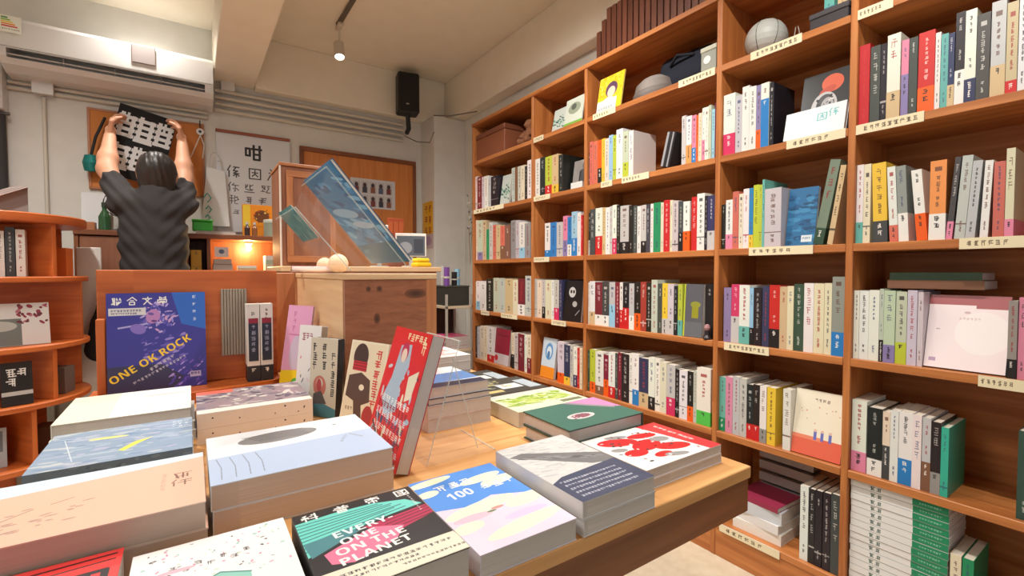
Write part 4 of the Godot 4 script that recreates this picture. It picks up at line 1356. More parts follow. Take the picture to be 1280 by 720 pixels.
	# black album with silver strips leaning, second shelf of third bay
	var al := thing("album", "black album with silver strap leaning on second shelf, third bay", "album", Vector3(1.53, SHELF_Y.B + 0.0062, -1.19))
	var tb := Transform3D(Basis(Vector3.RIGHT, deg_to_rad(14)), Vector3.ZERO)
	st = begin()
	bx(st, Vector3(0.06, 0.07, 0.0), Vector3(0.12, 0.136, 0.04), 0.003, tb)
	obj("body", st, plain(rgb(34, 33, 36), 0.5), al)
	for k in [[-0.012, 0.01], [0.012, 0.006]]:
		st = begin()
		bx(st, Vector3(-0.001, 0.07, k[0]), Vector3(0.003, 0.13, k[1]), 0.0005, tb)
		obj("strap", st, plain(rgb(160, 160, 164), 0.35), al)
	# top shelf of the first bay: leather storage box, stuffed bear
	var lb := thing("leather_box", "brown leather storage box on the top shelf of first bay", "box", Vector3(1.63, SHELF_Y.A, -2.485))
	box_part("body", lb, Vector3(-0.1, 0.0003, -0.165), Vector3(0.1, 0.135, 0.165), plain(rgb(140, 82, 54), 0.55), 0.004)
	box_part("lid", lb, Vector3(-0.103, 0.136, -0.168), Vector3(0.103, 0.168, 0.168), plain(rgb(122, 70, 48), 0.5), 0.004)
	var bear := thing("stuffed_bear", "small brown stuffed bear sitting on the top shelf", "toy", Vector3(1.58, SHELF_Y.A, -2.13))
	var bm := MeshInstance3D.new()
	bm.name = "body"
	bm.mesh = flesh([[Vector3(0, 0.045, 0), Vector3(0, 0.06, 0), 0.042, 0.035], [Vector3(0, 0.112, 0), Vector3(-0.006, 0.112, 0), 0.032, 0.03], [Vector3(0, 0.14, -0.024), Vector3(0, 0.14, -0.024), 0.011, 0.011], [Vector3(0, 0.14, 0.024), Vector3(0, 0.14, 0.024), 0.011, 0.011], [Vector3(-0.02, 0.02, -0.026), Vector3(-0.055, 0.018, -0.032), 0.017, 0.016], [Vector3(-0.02, 0.02, 0.026), Vector3(-0.055, 0.018, 0.032), 0.017, 0.016], [Vector3(-0.01, 0.075, -0.03), Vector3(-0.035, 0.05, -0.044), 0.013, 0.012], [Vector3(-0.01, 0.075, 0.03), Vector3(-0.035, 0.05, 0.044), 0.013, 0.012], [Vector3(-0.03, 0.106, 0), Vector3(-0.036, 0.106, 0), 0.012, 0.01]], 0.006, 0.008)
	bm.material_override = plain(rgb(132, 86, 58), 0.95)
	bear.add_child(bm)
	# paper tags on the shelf edges
	var tags := [["5A", -0.545, -0.467], ["5B", -0.543, -0.398], ["5C", -0.326, -0.215], ["5D", -0.286, -0.202], ["4A", -0.842, -0.687], ["4B", -0.725, -0.568], ["4C", -0.837, -0.645], ["4D", -0.919, -0.767], ["4F", -0.927, -0.723], ["3A", -1.567, -1.431], ["3A", -1.115, -0.968], ["3B", -1.514, -1.447], ["3B", -1.392, -1.249], ["2A", -2.012, -1.93], ["2B", -2.01, -1.875], ["2C", -2.009, -1.88], ["2D", -1.859, -1.748], ["1B", -2.655, -2.304], ["1D", -2.331, -2.165], ["1D", -2.564, -2.467]]
	var bays := ["", "first", "second", "third", "fourth", "fifth"]
	var levels := {"A": "top", "B": "second", "C": "third", "D": "fourth", "F": "bottom"}
	for i in tags.size():
		var k = tags[i]
		var bay := int(k[0][0])
		var lv: String = k[0][1]
		var w: float = k[2] - k[1]
		var where := ""
		if i > 0 and tags[i - 1][0] == k[0]:
			where = " right"
		elif i + 1 < tags.size() and tags[i + 1][0] == k[0]:
			where = " left"
		if k[0] == "1D":
			where = " right" if i == 18 else " left"
		var s := sheet("shelf_tag", null, Vector3(CASE_X - 0.0035, SHELF_Y[lv] - 0.012, (k[1] + k[2]) / 2), w, 0.026, art(["shelf_tag_a", "shelf_tag_b", "shelf_tag_c"][i % 3]), Basis(Vector3.UP, -PI / 2), 0.002)
		tag(s, "cream%s paper tag on the %s shelf edge, %s bay" % [where, levels[lv], bays[bay]], "tag", "paper tags on the shelf edges")
	# slatted crate on top of the bookcase
	var cr := thing("slatted_crate", "dark brown slatted crate lying on top of the bookcase", "crate", Vector3(1.6, 1.957, -1.2))
	for s in [-1.0, 1.0]:
		for i in 24:
			var z := -0.36 + i * 0.0305
			var hh := 0.2 if i > 1 else 0.12 + i * 0.04
			box_part("slat", cr, Vector3(s * 0.07 - 0.005, 0.0002, z), Vector3(s * 0.07 + 0.005, hh, z + 0.024), M.red_wood, 0.001)
	box_part("base", cr, Vector3(-0.064, 0.0002, -0.36), Vector3(0.064, 0.012, 0.37), M.red_wood, 0.001)
	for s in [-1.0, 1.0]:
		box_part("rail", cr, Vector3(s * 0.055 - 0.008, 0.1, -0.33), Vector3(s * 0.055 + 0.008, 0.12, 0.37), M.red_wood, 0.001)

func make_table() -> void:
	var o := thing("display_table", "low wooden display table covered with books", "table", Vector3.ZERO)
	var x0 := -0.24
	var x1 := 0.855
	var z0 := -1.98
	var z1 := -0.462
	var n := 4
	for i in n:
		var a := lerpf(z1, z0, float(i) / n)
		var b := lerpf(z1, z0, float(i + 1) / n)
		box_part("plank", o, Vector3(x0, TABLE_Y - 0.022, b + 0.0004), Vector3(x1, TABLE_Y, a - 0.0004), M.table_wood, 0.0015)
	box_part("front_apron", o, Vector3(x0 + 0.004, TABLE_Y - 0.085, z1 - 0.024), Vector3(x1 - 0.004, TABLE_Y - 0.022, z1 - 0.003), M.apron_wood, 0.001)
	box_part("back_apron", o, Vector3(x0 + 0.004, TABLE_Y - 0.085, z0 + 0.003), Vector3(x1 - 0.004, TABLE_Y - 0.022, z0 + 0.024), M.apron_wood, 0.001)
	for x in [x0 + 0.004, x1 - 0.025]:
		box_part("side_apron", o, Vector3(x, TABLE_Y - 0.085, z0 + 0.024), Vector3(x + 0.021, TABLE_Y - 0.022, z1 - 0.024), M.apron_wood, 0.001)
	for x in [x0 + 0.2, x1 - 0.32]:
		for z in [z0 + 0.16, z1 - 0.26]:
			box_part("leg", o, Vector3(x - 0.03, 0, z - 0.03), Vector3(x + 0.03, TABLE_Y - 0.0225, z + 0.03), M.apron_wood, 0.003)

func two(label: String, w: Array, y: float, t: float, a: Material, back: Color, opt := {}) -> void:
	# a lower and an upper copy of one book
	var lo := opt.duplicate()
	cover_book(label + ", lower copy of the pair", w[1] - w[0], w[3] - w[2], t, a, back, lying(w[0] + 0.002, w[1] + 0.002, w[2], w[3], y, 0.0), lo)
	cover_book(label + ", upper copy of the pair", w[1] - w[0], w[3] - w[2], t, a, back, lying(w[0], w[1], w[2], w[3], y + t + 0.0003, opt.get("twist", 0.0)), opt)

func fill_table() -> void:
	var Y := TABLE_Y + 0.0003
	# front row
	cover_book("red book with black title at the near left corner", 0.15, 0.21, 0.04, art("red_title"), rgb(206, 52, 50), lying(-0.222, -0.0685, -0.698, -0.488, Y))
	cover_book("white book with small flowers and teal house", 0.156, 0.215, 0.034, art("white_flowers"), rgb(232, 230, 228), lying(-0.06, 0.094, -0.68, -0.465, Y))
	cover_book("black and mint book with large English title and cream band", 0.158, 0.186, 0.044, art("planet"), rgb(34, 32, 34), lying(0.1, 0.26, -0.652, -0.466, Y), {"band": [0.2, rgb(226, 220, 200), art("planet_band")]})
	cover_book("blue sky book with pastel clouds at the table edge", 0.15, 0.222, 0.03, art("sky"), rgb(220, 214, 224), lying(0.27, 0.424, -0.686, -0.464, Y))
	two("grey photo book with navy foot at table edge", [0.431, 0.58, -0.682, -0.462], Y, 0.0247, art("grey_photo"), rgb(214, 212, 212))
	two("red and white picture book at the table's near right corner", [0.61, 0.822, -0.66, -0.503], Y, 0.0175, art("red_white"), rgb(230, 226, 226), {"spine": "r"})
	# second row
	two("peach book with pale brown drawing", [-0.24, 0.01, -0.9, -0.703], Y, 0.035, art("peach"), rgb(240, 218, 200), {"paper": M.pages_warm})
	two("pale blue and white book with grey oval", [0.016, 0.27, -0.965, -0.745], Y, 0.0355, art("pale_blue"), rgb(226, 230, 236), {"paper": M.pages_warm})
	# left, farther back
	cover_book("thin pale book under the slate blue book", 0.214, 0.215, 0.018, art("pale_stripes"), rgb(226, 236, 242), lying(-0.214, -0.006, -1.185, -0.97, Y))
	cover_book("slate blue hardback with yellow splash on its cover", 0.208, 0.205, 0.042, art("slate_map"), rgb(84, 108, 132), lying(-0.212, -0.004, -1.175, -0.97, Y + 0.0183), {"spine": "b", "spine_art": art("slate_spine"), "hard": true})
	cover_book("white book behind the slate blue book, lowest in its pile", 0.235, 0.2, 0.02, art("pale_stripes"), rgb(236, 236, 232), lying(-0.225, -0.004, -1.43, -1.21, Y))
	cover_book("white book behind the slate blue book, middle of its pile", 0.23, 0.2, 0.018, art("pale_stripes"), rgb(240, 240, 238), lying(-0.225, -0.004, -1.43, -1.215, Y + 0.0203))
	cover_book("pale striped book at the top of the white pile", 0.222, 0.24, 0.028, art("pale_stripes"), rgb(232, 232, 224), lying(-0.228, -0.006, -1.47, -1.235, Y + 0.0386), {"paper": M.page_stack})
	for i in 2:
		cover_book("thick book with mosaic cover, %s of the two" % ["lower", "upper"][i], 0.226, 0.215, 0.032, art("cloud_mosaic"), rgb(232, 222, 210), lying(0.004, 0.23, -1.385, -1.165, Y + i * 0.0323, 0.0), {"spine": "b", "spine_art": art("speck_spine")})
	# right, behind the red and white book
	two("green hardback with emblem and pink corner", [0.59, 0.8, -0.822, -0.67], Y, 0.029, art("teal_emblem"), rgb(60, 86, 78), {"spine": "r", "hard": true})
	cover_book("book with a green field on its cover", 0.222, 0.15, 0.036, art("green_field"), rgb(206, 206, 190), lying(0.62, 0.842, -1.032, -0.88, Y))
	for i in 2:
		cover_book("thick pale book in the pile behind red comic, %s" % ["lowest", "second up"][i], 0.166, 0.2, 0.03, art("grey_magazine"), rgb(214, 196, 190), lying(0.43, 0.598, -1.165, -0.965, Y + i * 0.0303))
	cover_book("dark covered book in the pile behind red comic", 0.162, 0.2, 0.014, plain(rgb(34, 36, 52), 0.4), rgb(30, 32, 44), lying(0.432, 0.596, -1.168, -0.968, Y + 0.0606))
	cover_book("blue and white book on the pile behind red comic", 0.16, 0.2, 0.024, art("blue_cover"), rgb(210, 214, 222), lying(0.434, 0.592, -1.17, -0.972, Y + 0.0749))
	cover_book("white book with red script at the back of the table", 0.2, 0.2, 0.02, art("red_script"), rgb(230, 226, 224), lying(0.585, 0.785, -1.6, -1.4, Y + 0.0606))
	for i in 2:
		cover_book("grey book under the red script book, %s" % ["lower", "upper"][i], 0.2, 0.2, 0.03, art("grey_magazine"), rgb(190, 188, 190), lying(0.585, 0.785, -1.6, -1.4, Y + i * 0.0303))
	cover_book("dark book of small photos behind the green field book", 0.21, 0.16, 0.03, art("dark_photos"), rgb(52, 54, 52), lying(0.64, 0.85, -1.22, -1.06, Y))
	cover_book("dark photo book by the far right table edge", 0.2, 0.16, 0.022, art("dark_photos"), rgb(60, 62, 60), lying(0.645, 0.845, -1.39, -1.23, Y))
	# books shown upright in front of and beside the wooden box
	cover_book("red comic leaning back on clear stand", 0.18, 0.25, 0.026, art("red_comic"), rgb(196, 38, 44), upright(Vector3(0.312, Y, -0.872), -90.0, 17.0), {"stand": true, "spine": "l", "called": "comic_book"})
	cover_book("cream comic with brown figures behind the red comic", 0.14, 0.2, 0.02, art("brown_comic"), rgb(226, 216, 190), upright(Vector3(0.318, Y, -1.07), -72.0, 12.0), {"stand": true, "spine": "r", "called": "comic_book"})
	cover_book("grey book with black characters standing beside wooden box", 0.095, 0.195, 0.02, art("quake_book"), rgb(40, 38, 38), upright(Vector3(0.278, Y, -1.232), -62.0, 4.0), {"stand": true, "spine": "r"})
	cover_book("white booklet standing between pink leaflet and grey book", 0.09, 0.215, 0.02, art("white_zine"), rgb(226, 224, 224), upright(Vector3(0.264, Y, -1.36), -64.0, 6.0), {"stand": true, "called": "booklet", "category": "booklet"})
	cover_book("pink leaflet with yellow foot leaning beside the wooden box", 0.12, 0.262, 0.006, art("pink_leaflet"), rgb(222, 170, 204), upright(Vector3(0.243, Y, -1.53), -66.0, 9.0), {"stand": true, "called": "leaflet", "category": "leaflet"})
	# clear stand behind the red comic
	var st := thing("acrylic_easel", "clear acrylic easel holding the red comic", "stand", Vector3(0.352, Y, -0.872))
	var tb := Transform3D(Basis(Vector3.BACK, deg_to_rad(-17)), Vector3.ZERO)
	var s := begin()
	bx(s, Vector3(0.0, 0.12, 0), Vector3(0.003, 0.24, 0.15), 0.0005, tb)
	obj("back_plate", s, M.acrylic, st)
	s = begin()
	bx(s, Vector3(0.075, 0.0015, 0), Vector3(0.15, 0.003, 0.15), 0.0005)
	obj("base_plate", s, M.acrylic, st)
	s = begin()
	bx(s, Vector3(0.118, 0.1, 0), Vector3(0.003, 0.2, 0.1), 0.0005, Transform3D(Basis(Vector3.BACK, deg_to_rad(16)), Vector3(0.01, 0, 0)))
	obj("strut", s, M.acrylic, st)
	for k in [[Vector3(0.001, 0.002, 0.075), Vector3(0.071, 0.229, 0.075)], [Vector3(0.001, 0.002, -0.075), Vector3(0.071, 0.229, -0.075)], [Vector3(0.071, 0.229, -0.075), Vector3(0.071, 0.229, 0.075)], [Vector3(0.15, 0.002, -0.075), Vector3(0.15, 0.002, 0.075)], [Vector3(0.124, 0.003, 0.05), Vector3(0.068, 0.192, 0.05)]]:
		s = begin()
		tube(s, k, 0.0014, -1.0, 6)
		obj("polished_edge", s, M.acrylic_edge, st)

func make_display() -> void:
	# wooden box standing on the table
	var o := thing("wooden_box", "tall knotty wooden box standing on the display table", "box", Vector3(0.44, TABLE_Y, -1.53))
	var hw := 0.125
	var hd := 0.325
	var hh := 0.358
	box_part("front_panel", o, Vector3(-hw, 0.0003, hd - 0.016), Vector3(hw - 0.03, hh - 0.016, hd - 0.0012), M.knot_wood, 0.002)
	sheet("knotty_veneer", o, Vector3(-0.015, (hh - 0.016) / 2, hd - 0.0004), 0.22, hh - 0.018, M.knot_front, Basis.IDENTITY, 0.0012)
	box_part("front_batten", o, Vector3(hw - 0.03, 0.0003, hd - 0.016), Vector3(hw, hh - 0.016, hd + 0.002), M.apron_light, 0.002)
	box_part("back_panel", o, Vector3(-hw, 0.0003, -hd), Vector3(hw, hh - 0.016, -hd + 0.016), M.knot_wood, 0.002)
	for sx in [-1.0, 1.0]:
		box_part("side_panel", o, Vector3(sx * hw - sx * 0.016, 0.0003, -hd + 0.016), Vector3(sx * hw, hh - 0.016, hd - 0.016), M.pale_wood, 0.002)
	box_part("top_panel", o, Vector3(-hw - 0.002, hh - 0.016, -hd - 0.002), Vector3(hw + 0.002, hh, hd + 0.003), M.pale_wood, 0.002)
	var top := TABLE_Y + hh
	# acrylic holder on the box with the large blue album
	var a := Vector3(0.283, 1.275, 0)
	var b := Vector3(0.487, 1.03, 0)
	var d := (b - a)
	var mid := (a + b) * 0.5
	var slope := atan2(d.y, d.x)
	var h := thing("acrylic_holder", "clear acrylic holder on the wooden box", "stand", Vector3(0, top, 0))
	var s := begin()
	bx(s, Vector3(0, -0.006, 0), Vector3(d.length() + 0.01, 0.003, 0.3), 0.0006, Transform3D(Basis(Vector3.BACK, slope), Vector3(mid.x, mid.y - top, -1.37)))
	obj("upper_plate", s, M.acrylic, h)
	s = begin()
	bx(s, Vector3.ZERO, Vector3(0.19, 0.003, 0.3), 0.0006, Transform3D(Basis(Vector3.BACK, slope), Vector3(0.269, 0.084, -1.36)))
	obj("lower_plate", s, M.acrylic, h)
	s = begin()
	bx(s, Vector3(0.41, 0.0018, -1.38), Vector3(0.19, 0.003, 0.34), 0.0006)
	obj("base_plate", s, M.acrylic, h)
	for z in [-1.22, -1.54]:
		s = begin()
		prism(s, [Vector2(0.245, 0.15), Vector2(0.28, 0.25), Vector2(0.485, 0.01), Vector2(0.355, 0.004)], z - 0.0015, z + 0.0015)
		obj("side_plate", s, M.acrylic, h)
	for k in [[Vector3(0.278, 0.262, -1.215), Vector3(0.483, 0.02, -1.215)], [Vector3(0.205, 0.157, -1.21), Vector3(0.333, 0.008, -1.21)], [Vector3(0.278, 0.262, -1.52), Vector3(0.278, 0.262, -1.215)], [Vector3(0.205, 0.157, -1.51), Vector3(0.205, 0.157, -1.21)]]:
		s = begin()
		tube(s, k, 0.0016, -1.0, 6)
		obj("polished_edge", s, M.acrylic_edge, h)
	var up := Vector3(-d.y, d.x, 0).normalized()
	# album lying on the upper plate, its print seen from below
	var al := Node3D.new()
	al.name = numbered("picture_album")
	add_child(al)
	tag(al, "large blue picture album tilted on the clear holder", "album")
	al.transform = Transform3D(Basis(d.normalized(), up, Vector3(0, 0, 1)), Vector3(mid.x, mid.y, -1.365))
	var L := d.length()
	var ms := ArrayMesh.new()
	s = begin()
	bb(s, Vector3(-L / 2, 0.0, -0.16), Vector3(L / 2, 0.0016, 0.16))
	bb(s, Vector3(-L / 2, 0.008, -0.16), Vector3(L / 2, 0.0096, 0.16))
	bb(s, Vector3(-L / 2, 0.0016, -0.16), Vector3(-L / 2 + 0.0016, 0.008, 0.16))
	s.commit(ms)
	s = begin()
	quad_uv(s, [Vector3(-L / 2, -0.0002, -0.16), Vector3(-L / 2, -0.0002, 0.16), Vector3(L / 2, -0.0002, 0.16), Vector3(L / 2, -0.0002, -0.16)], [Vector2(0, 0), Vector2(1, 0), Vector2(1, 1), Vector2(0, 1)], Vector3.DOWN)
	quad_uv(s, [Vector3(-L / 2, 0.0098, -0.16), Vector3(-L / 2, 0.0098, 0.16), Vector3(L / 2, 0.0098, 0.16), Vector3(L / 2, 0.0098, -0.16)], [Vector2(0, 0), Vector2(1, 0), Vector2(1, 1), Vector2(0, 1)], Vector3.UP)
	s.commit(ms)
	ms.surface_set_material(0, plain(rgb(30, 84, 128), 0.4))
	ms.surface_set_material(1, art("blue_album"))
	var cv := MeshInstance3D.new()
	cv.name = "cover"
	cv.mesh = ms
	al.add_child(cv, true)
	box_part("pages", al, Vector3(-L / 2 + 0.0016, 0.0017, -0.159), Vector3(L / 2 - 0.001, 0.0079, 0.159), M.pages)
	# sea-green card on the lower plate
	var card := sheet("picture_card", null, Vector3(0.236, top + 0.13, -1.36), 0.1, 0.2, art("sea_card"), Basis(d.normalized(), up, Vector3(0, 0, 1)) * Basis(Vector3.RIGHT, PI / 2), 0.0014)
	tag(card, "sea green card on the lower plate of clear holder", "card")
	# patterned washi roll at the back of the box top
	var roll := thing("paper_roll", "red and white patterned paper roll on the wooden box", "roll", Vector3(0.35, top + 0.0125, -1.735))
	s = begin()
	var pd := Pad.new(512, 64, rgb(236, 224, 214))
	for i in 26:
		pd.poly([Vector2(i * 4, 0), Vector2(i * 4 + 2, 6), Vector2(i * 4, 12.5), Vector2(i * 4 - 2, 6)], rgb(176, 60, 62))
	var pm := pd.mat(0.6)
	pm.texture_repeat = true
	pm.uv1_scale = Vector3(8, 30, 1)
	lathe(s, [Vector2(0.012, -0.07), Vector2(0.012, 0.07)], Vector3.ZERO, 16, 1, 1, Basis(Vector3.BACK, PI / 2))
	obj("paper", s, pm, roll)
	s = begin()
	lathe(s, [Vector2(0, -0.072), Vector2(0.006, -0.072), Vector2(0.006, 0.072), Vector2(0, 0.072)], Vector3.ZERO, 12, 1, 1, Basis(Vector3.BACK, PI / 2))
	obj("core", s, plain(rgb(196, 160, 120), 0.7), roll)
	# cream balls (paper lanterns) on the box
	for k in [[0.43, -1.72, 0.034], [0.4, -1.79, 0.028]]:
		var e := thing("paper_ball", "%s cream paper ball seen through the clear holder" % ("larger" if k[2] > 0.03 else "smaller"), "ball", Vector3(k[0], top, k[1]))
		var prof := []
		for i in 11:
			prof.append(Vector2(sin(PI * i / 10.0) * k[2] + 0.00001, k[2] - cos(PI * i / 10.0) * k[2]))
		s = begin()
		lathe(s, prof, Vector3(0, 0.0003, 0), 20)
		obj("shell", s, plain(rgb(232, 204, 170), 0.7), e)
		s = begin()
		lathe(s, [Vector2(0.006, 0), Vector2(0.006, 0.004), Vector2(0, 0.004)], Vector3(0, k[2] * 2.0 - 0.001, 0), 10)
		obj("cap", s, plain(rgb(200, 170, 130), 0.7), e)
	# orange display rack with the violet magazine
	var r := thing("display_rack", "orange wooden rack with upright back panel on the table", "rack", Vector3(0, TABLE_Y, 0))
	box_part("back_panel", r, Vector3(-0.215, 0.03, -1.712), Vector3(0.229, 0.368, -1.694), M.orange_wood, 0.002)
	s = begin()
	var outline := [Vector2(-0.232, 1.73), Vector2(-0.232, 1.56), Vector2(-0.222, 1.548)]
	for i in 9:
		var q := i / 8.0
		outline.append(Vector2(lerpf(-0.1, 0.2, q), 1.548 + 0.05 * pow(q, 2.2)))
	outline.append_array([Vector2(0.228, 1.62), Vector2(0.229, 1.73)])
	prism(s, outline, 0.0003, 0.03, Transform3D(Basis(Vector3.RIGHT, -PI / 2), Vector3.ZERO))
	obj("ledge", s, M.orange_wood, r)
	box_part("end_strip", r, Vector3(-0.2145, 0.0303, -1.6935), Vector3(-0.1945, 0.235, -1.66), M.orange_wood, 0.002)
	for i in 9:
		box_part("grille_slat", r, Vector3(0.073 + i * 0.0078, 0.105, -1.694), Vector3(0.0795 + i * 0.0078, 0.31, -1.684), plain(rgb(158, 146, 132), 0.6), 0.001)
	cover_book("violet magazine with yellow diagonal title on orange rack", 0.224, 0.273, 0.012, art("violet_magazine"), rgb(54, 52, 130), upright(Vector3(-0.08, TABLE_Y + 0.0303, -1.655), 0.0, 5.0), {"stand": true, "called": "magazine", "category": "magazine"})
	for i in 2:
		var boxed := spine_book("white boxed book with navy label on orange rack, %s of two" % ["left", "right"][i], "boxed books on the orange rack", 0.034, 0.235, 0.062, rgb(232, 230, 228), rgb(36, 36, 44), 0.2, Transform3D(Basis.IDENTITY, Vector3(0.152 + i * 0.036, TABLE_Y + 0.0303, -1.612)), 1)
		sheet("spine_label", boxed, Vector3(0, 0.127, 0.001), 0.026, 0.13, art("boxed_label"), Basis.IDENTITY, 0.0006)
	box_part("block", thing("wooden_block", "brown wooden block behind the pink leaflet", "block", Vector3(0.272, TABLE_Y, -1.915)), Vector3(-0.042, 0.0003, -0.04), Vector3(0.042, 0.36, 0.04), M.apron_light, 0.003)

func around(c: Vector3, a: float, rad: float, y: float) -> Vector3:
	return c + Vector3(cos(deg_to_rad(a)) * rad, y, sin(deg_to_rad(a)) * rad)

func make_revolving_case() -> void:
	var c := Vector3(-0.68, 0, -2.78)
	var o := thing("revolving_bookcase", "round orange wooden revolving bookcase at the left", "bookcase", c)
	var R := 0.3
	for k in [[1.232, 0.036], [0.985, 0.022], [0.715, 0.022], [0.49, 0.022], [0.25, 0.024]]:
		var s := begin()
		lathe(s, [Vector2(0, k[0] - k[1]), Vector2(R - 0.003, k[0] - k[1]), Vector2(R, k[0] - k[1] + 0.004), Vector2(R, k[0] - 0.004), Vector2(R - 0.003, k[0]), Vector2(0, k[0])], Vector3.ZERO, 40)
		obj("round_shelf", s, M.orange_wood, o)
	var s := begin()
	lathe(s, [Vector2(0, 0), Vector2(0.2, 0), Vector2(0.2, 0.03), Vector2(0.06, 0.05), Vector2(0.05, 0.226), Vector2(0, 0.226)], Vector3.ZERO, 24)
	obj("pedestal", s, M.orange_wood, o)
	var levels := [[0.985, 1.196], [0.715, 0.963], [0.49, 0.693], [0.25, 0.468]]
	var angs := [[38.0, 152.0, 218.0, 308.0], [8.0, 150.0, 240.0, 330.0], [40.0, 150.0, 240.0, 330.0], [55.0, 115.0, 200.0, 290.0]]
	for i in 4:
		for a in angs[i]:
			s = begin()
			bb(s, Vector3(0.03, levels[i][0] + 0.0003, -0.008), Vector3(R - 0.012, levels[i][1] - 0.0003, 0.008), 0.001, Transform3D(Basis(Vector3.UP, deg_to_rad(-a)), Vector3.ZERO))
			obj("divider", s, M.orange_wood, o)
		s = begin()
		tube(s, [Vector3(0, levels[i][0], 0), Vector3(0, levels[i][1], 0)], 0.03, -1.0, 14)
		obj("core", s, M.orange_wood, o)
	# things standing in it; angle a in degrees from +x towards +z
	var cols := ["t", "z", "w", "d", "w", "s", "w"]
	for i in 5:
		var hh := 0.19 - 0.008 * (i % 3)
		spine_book("%s book in top tier of revolving bookcase, %s from left" % [INK[cols[i]][0], ORD[i]], "books in the revolving bookcase", 0.025, hh, 0.08, ink("w") if i < 2 else ink(cols[i]), ink("t"), 0.0, Transform3D(Basis(Vector3.UP, 0.12), c + Vector3(0.025 + i * 0.0275, 0.9853, 0.215 - i * 0.0035)), i % 5)
	cover_book("photo magazine facing out in second tier of revolving bookcase", 0.2, 0.165, 0.01, art("photo_magazine"), rgb(210, 208, 206), upright(around(c, 60.0, 0.215, 0.7153), 20.0, 8.0), {"stand": true, "called": "magazine", "category": "magazine"})
	cover_book("black book with white title in third tier of revolving bookcase", 0.085, 0.165, 0.03, art("black_title"), rgb(40, 38, 38), upright(around(c, 62.0, 0.24, 0.4903), 20.0, 4.0), {"stand": true})
	cover_book("grey magazine in lowest tier of revolving bookcase", 0.1, 0.15, 0.012, art("grey_magazine"), rgb(150, 148, 146), upright(around(c, 82.0, 0.2, 0.2503), 10.0, 6.0), {"stand": true, "called": "magazine", "category": "magazine"})
	for k in [[7.0, 0.9853, 0.12, "orange card box in top tier of revolving bookcase", rgb(214, 106, 36)], [14.0, 0.4903, 0.11, "grey card box in third tier of revolving bookcase", rgb(110, 92, 80)], [20.0, 0.2503, 0.11, "brown card box in lowest tier of revolving bookcase", rgb(96, 66, 44)]]:
		var b := thing("card_box", k[3], "box", around(c, k[0], 0.2, k[1]), 90.0 - k[0])
		box_part("body", b, Vector3(-0.04, 0.0003, -0.06), Vector3(0.04, k[2], 0.05), plain(k[4], 0.6), 0.001)
		box_part("flap", b, Vector3(-0.04, k[2], -0.06), Vector3(0.04, k[2] + 0.003, 0.0), plain(k[4], 0.6), 0.0005)
	var wedge := thing("magazine_wedge", "grey wedge stand under the propped magazines", "stand", c + Vector3(0.03, 1.2323, 0.06), 11.5)
	s = begin()
	prism(s, [Vector2(-0.1, 0.0), Vector2(0.1, 0), Vector2(0.1, 0.11)], -0.05, 0.05)
	obj("body", s, plain(rgb(120, 116, 114), 0.6), wedge)
	for i in 3:
		var tilt := Basis(Vector3.UP, deg_to_rad(11.5)) * Basis(Vector3.BACK, atan(0.55))
		cover_book("grey magazine propped on revolving bookcase, %s of three" % ["lowest", "middle", "topmost"][i], 0.2, 0.15, 0.006, art("grey_magazine"), rgb(170, 170, 174), Transform3D(tilt, wedge.position + Basis(Vector3.UP, deg_to_rad(11.5)) * Vector3(0, 0.055, 0) + tilt * Vector3(0.015 - 0.012 * i, 0.001 + i * 0.0066, 0)), {"called": "magazine", "category": "magazine"})

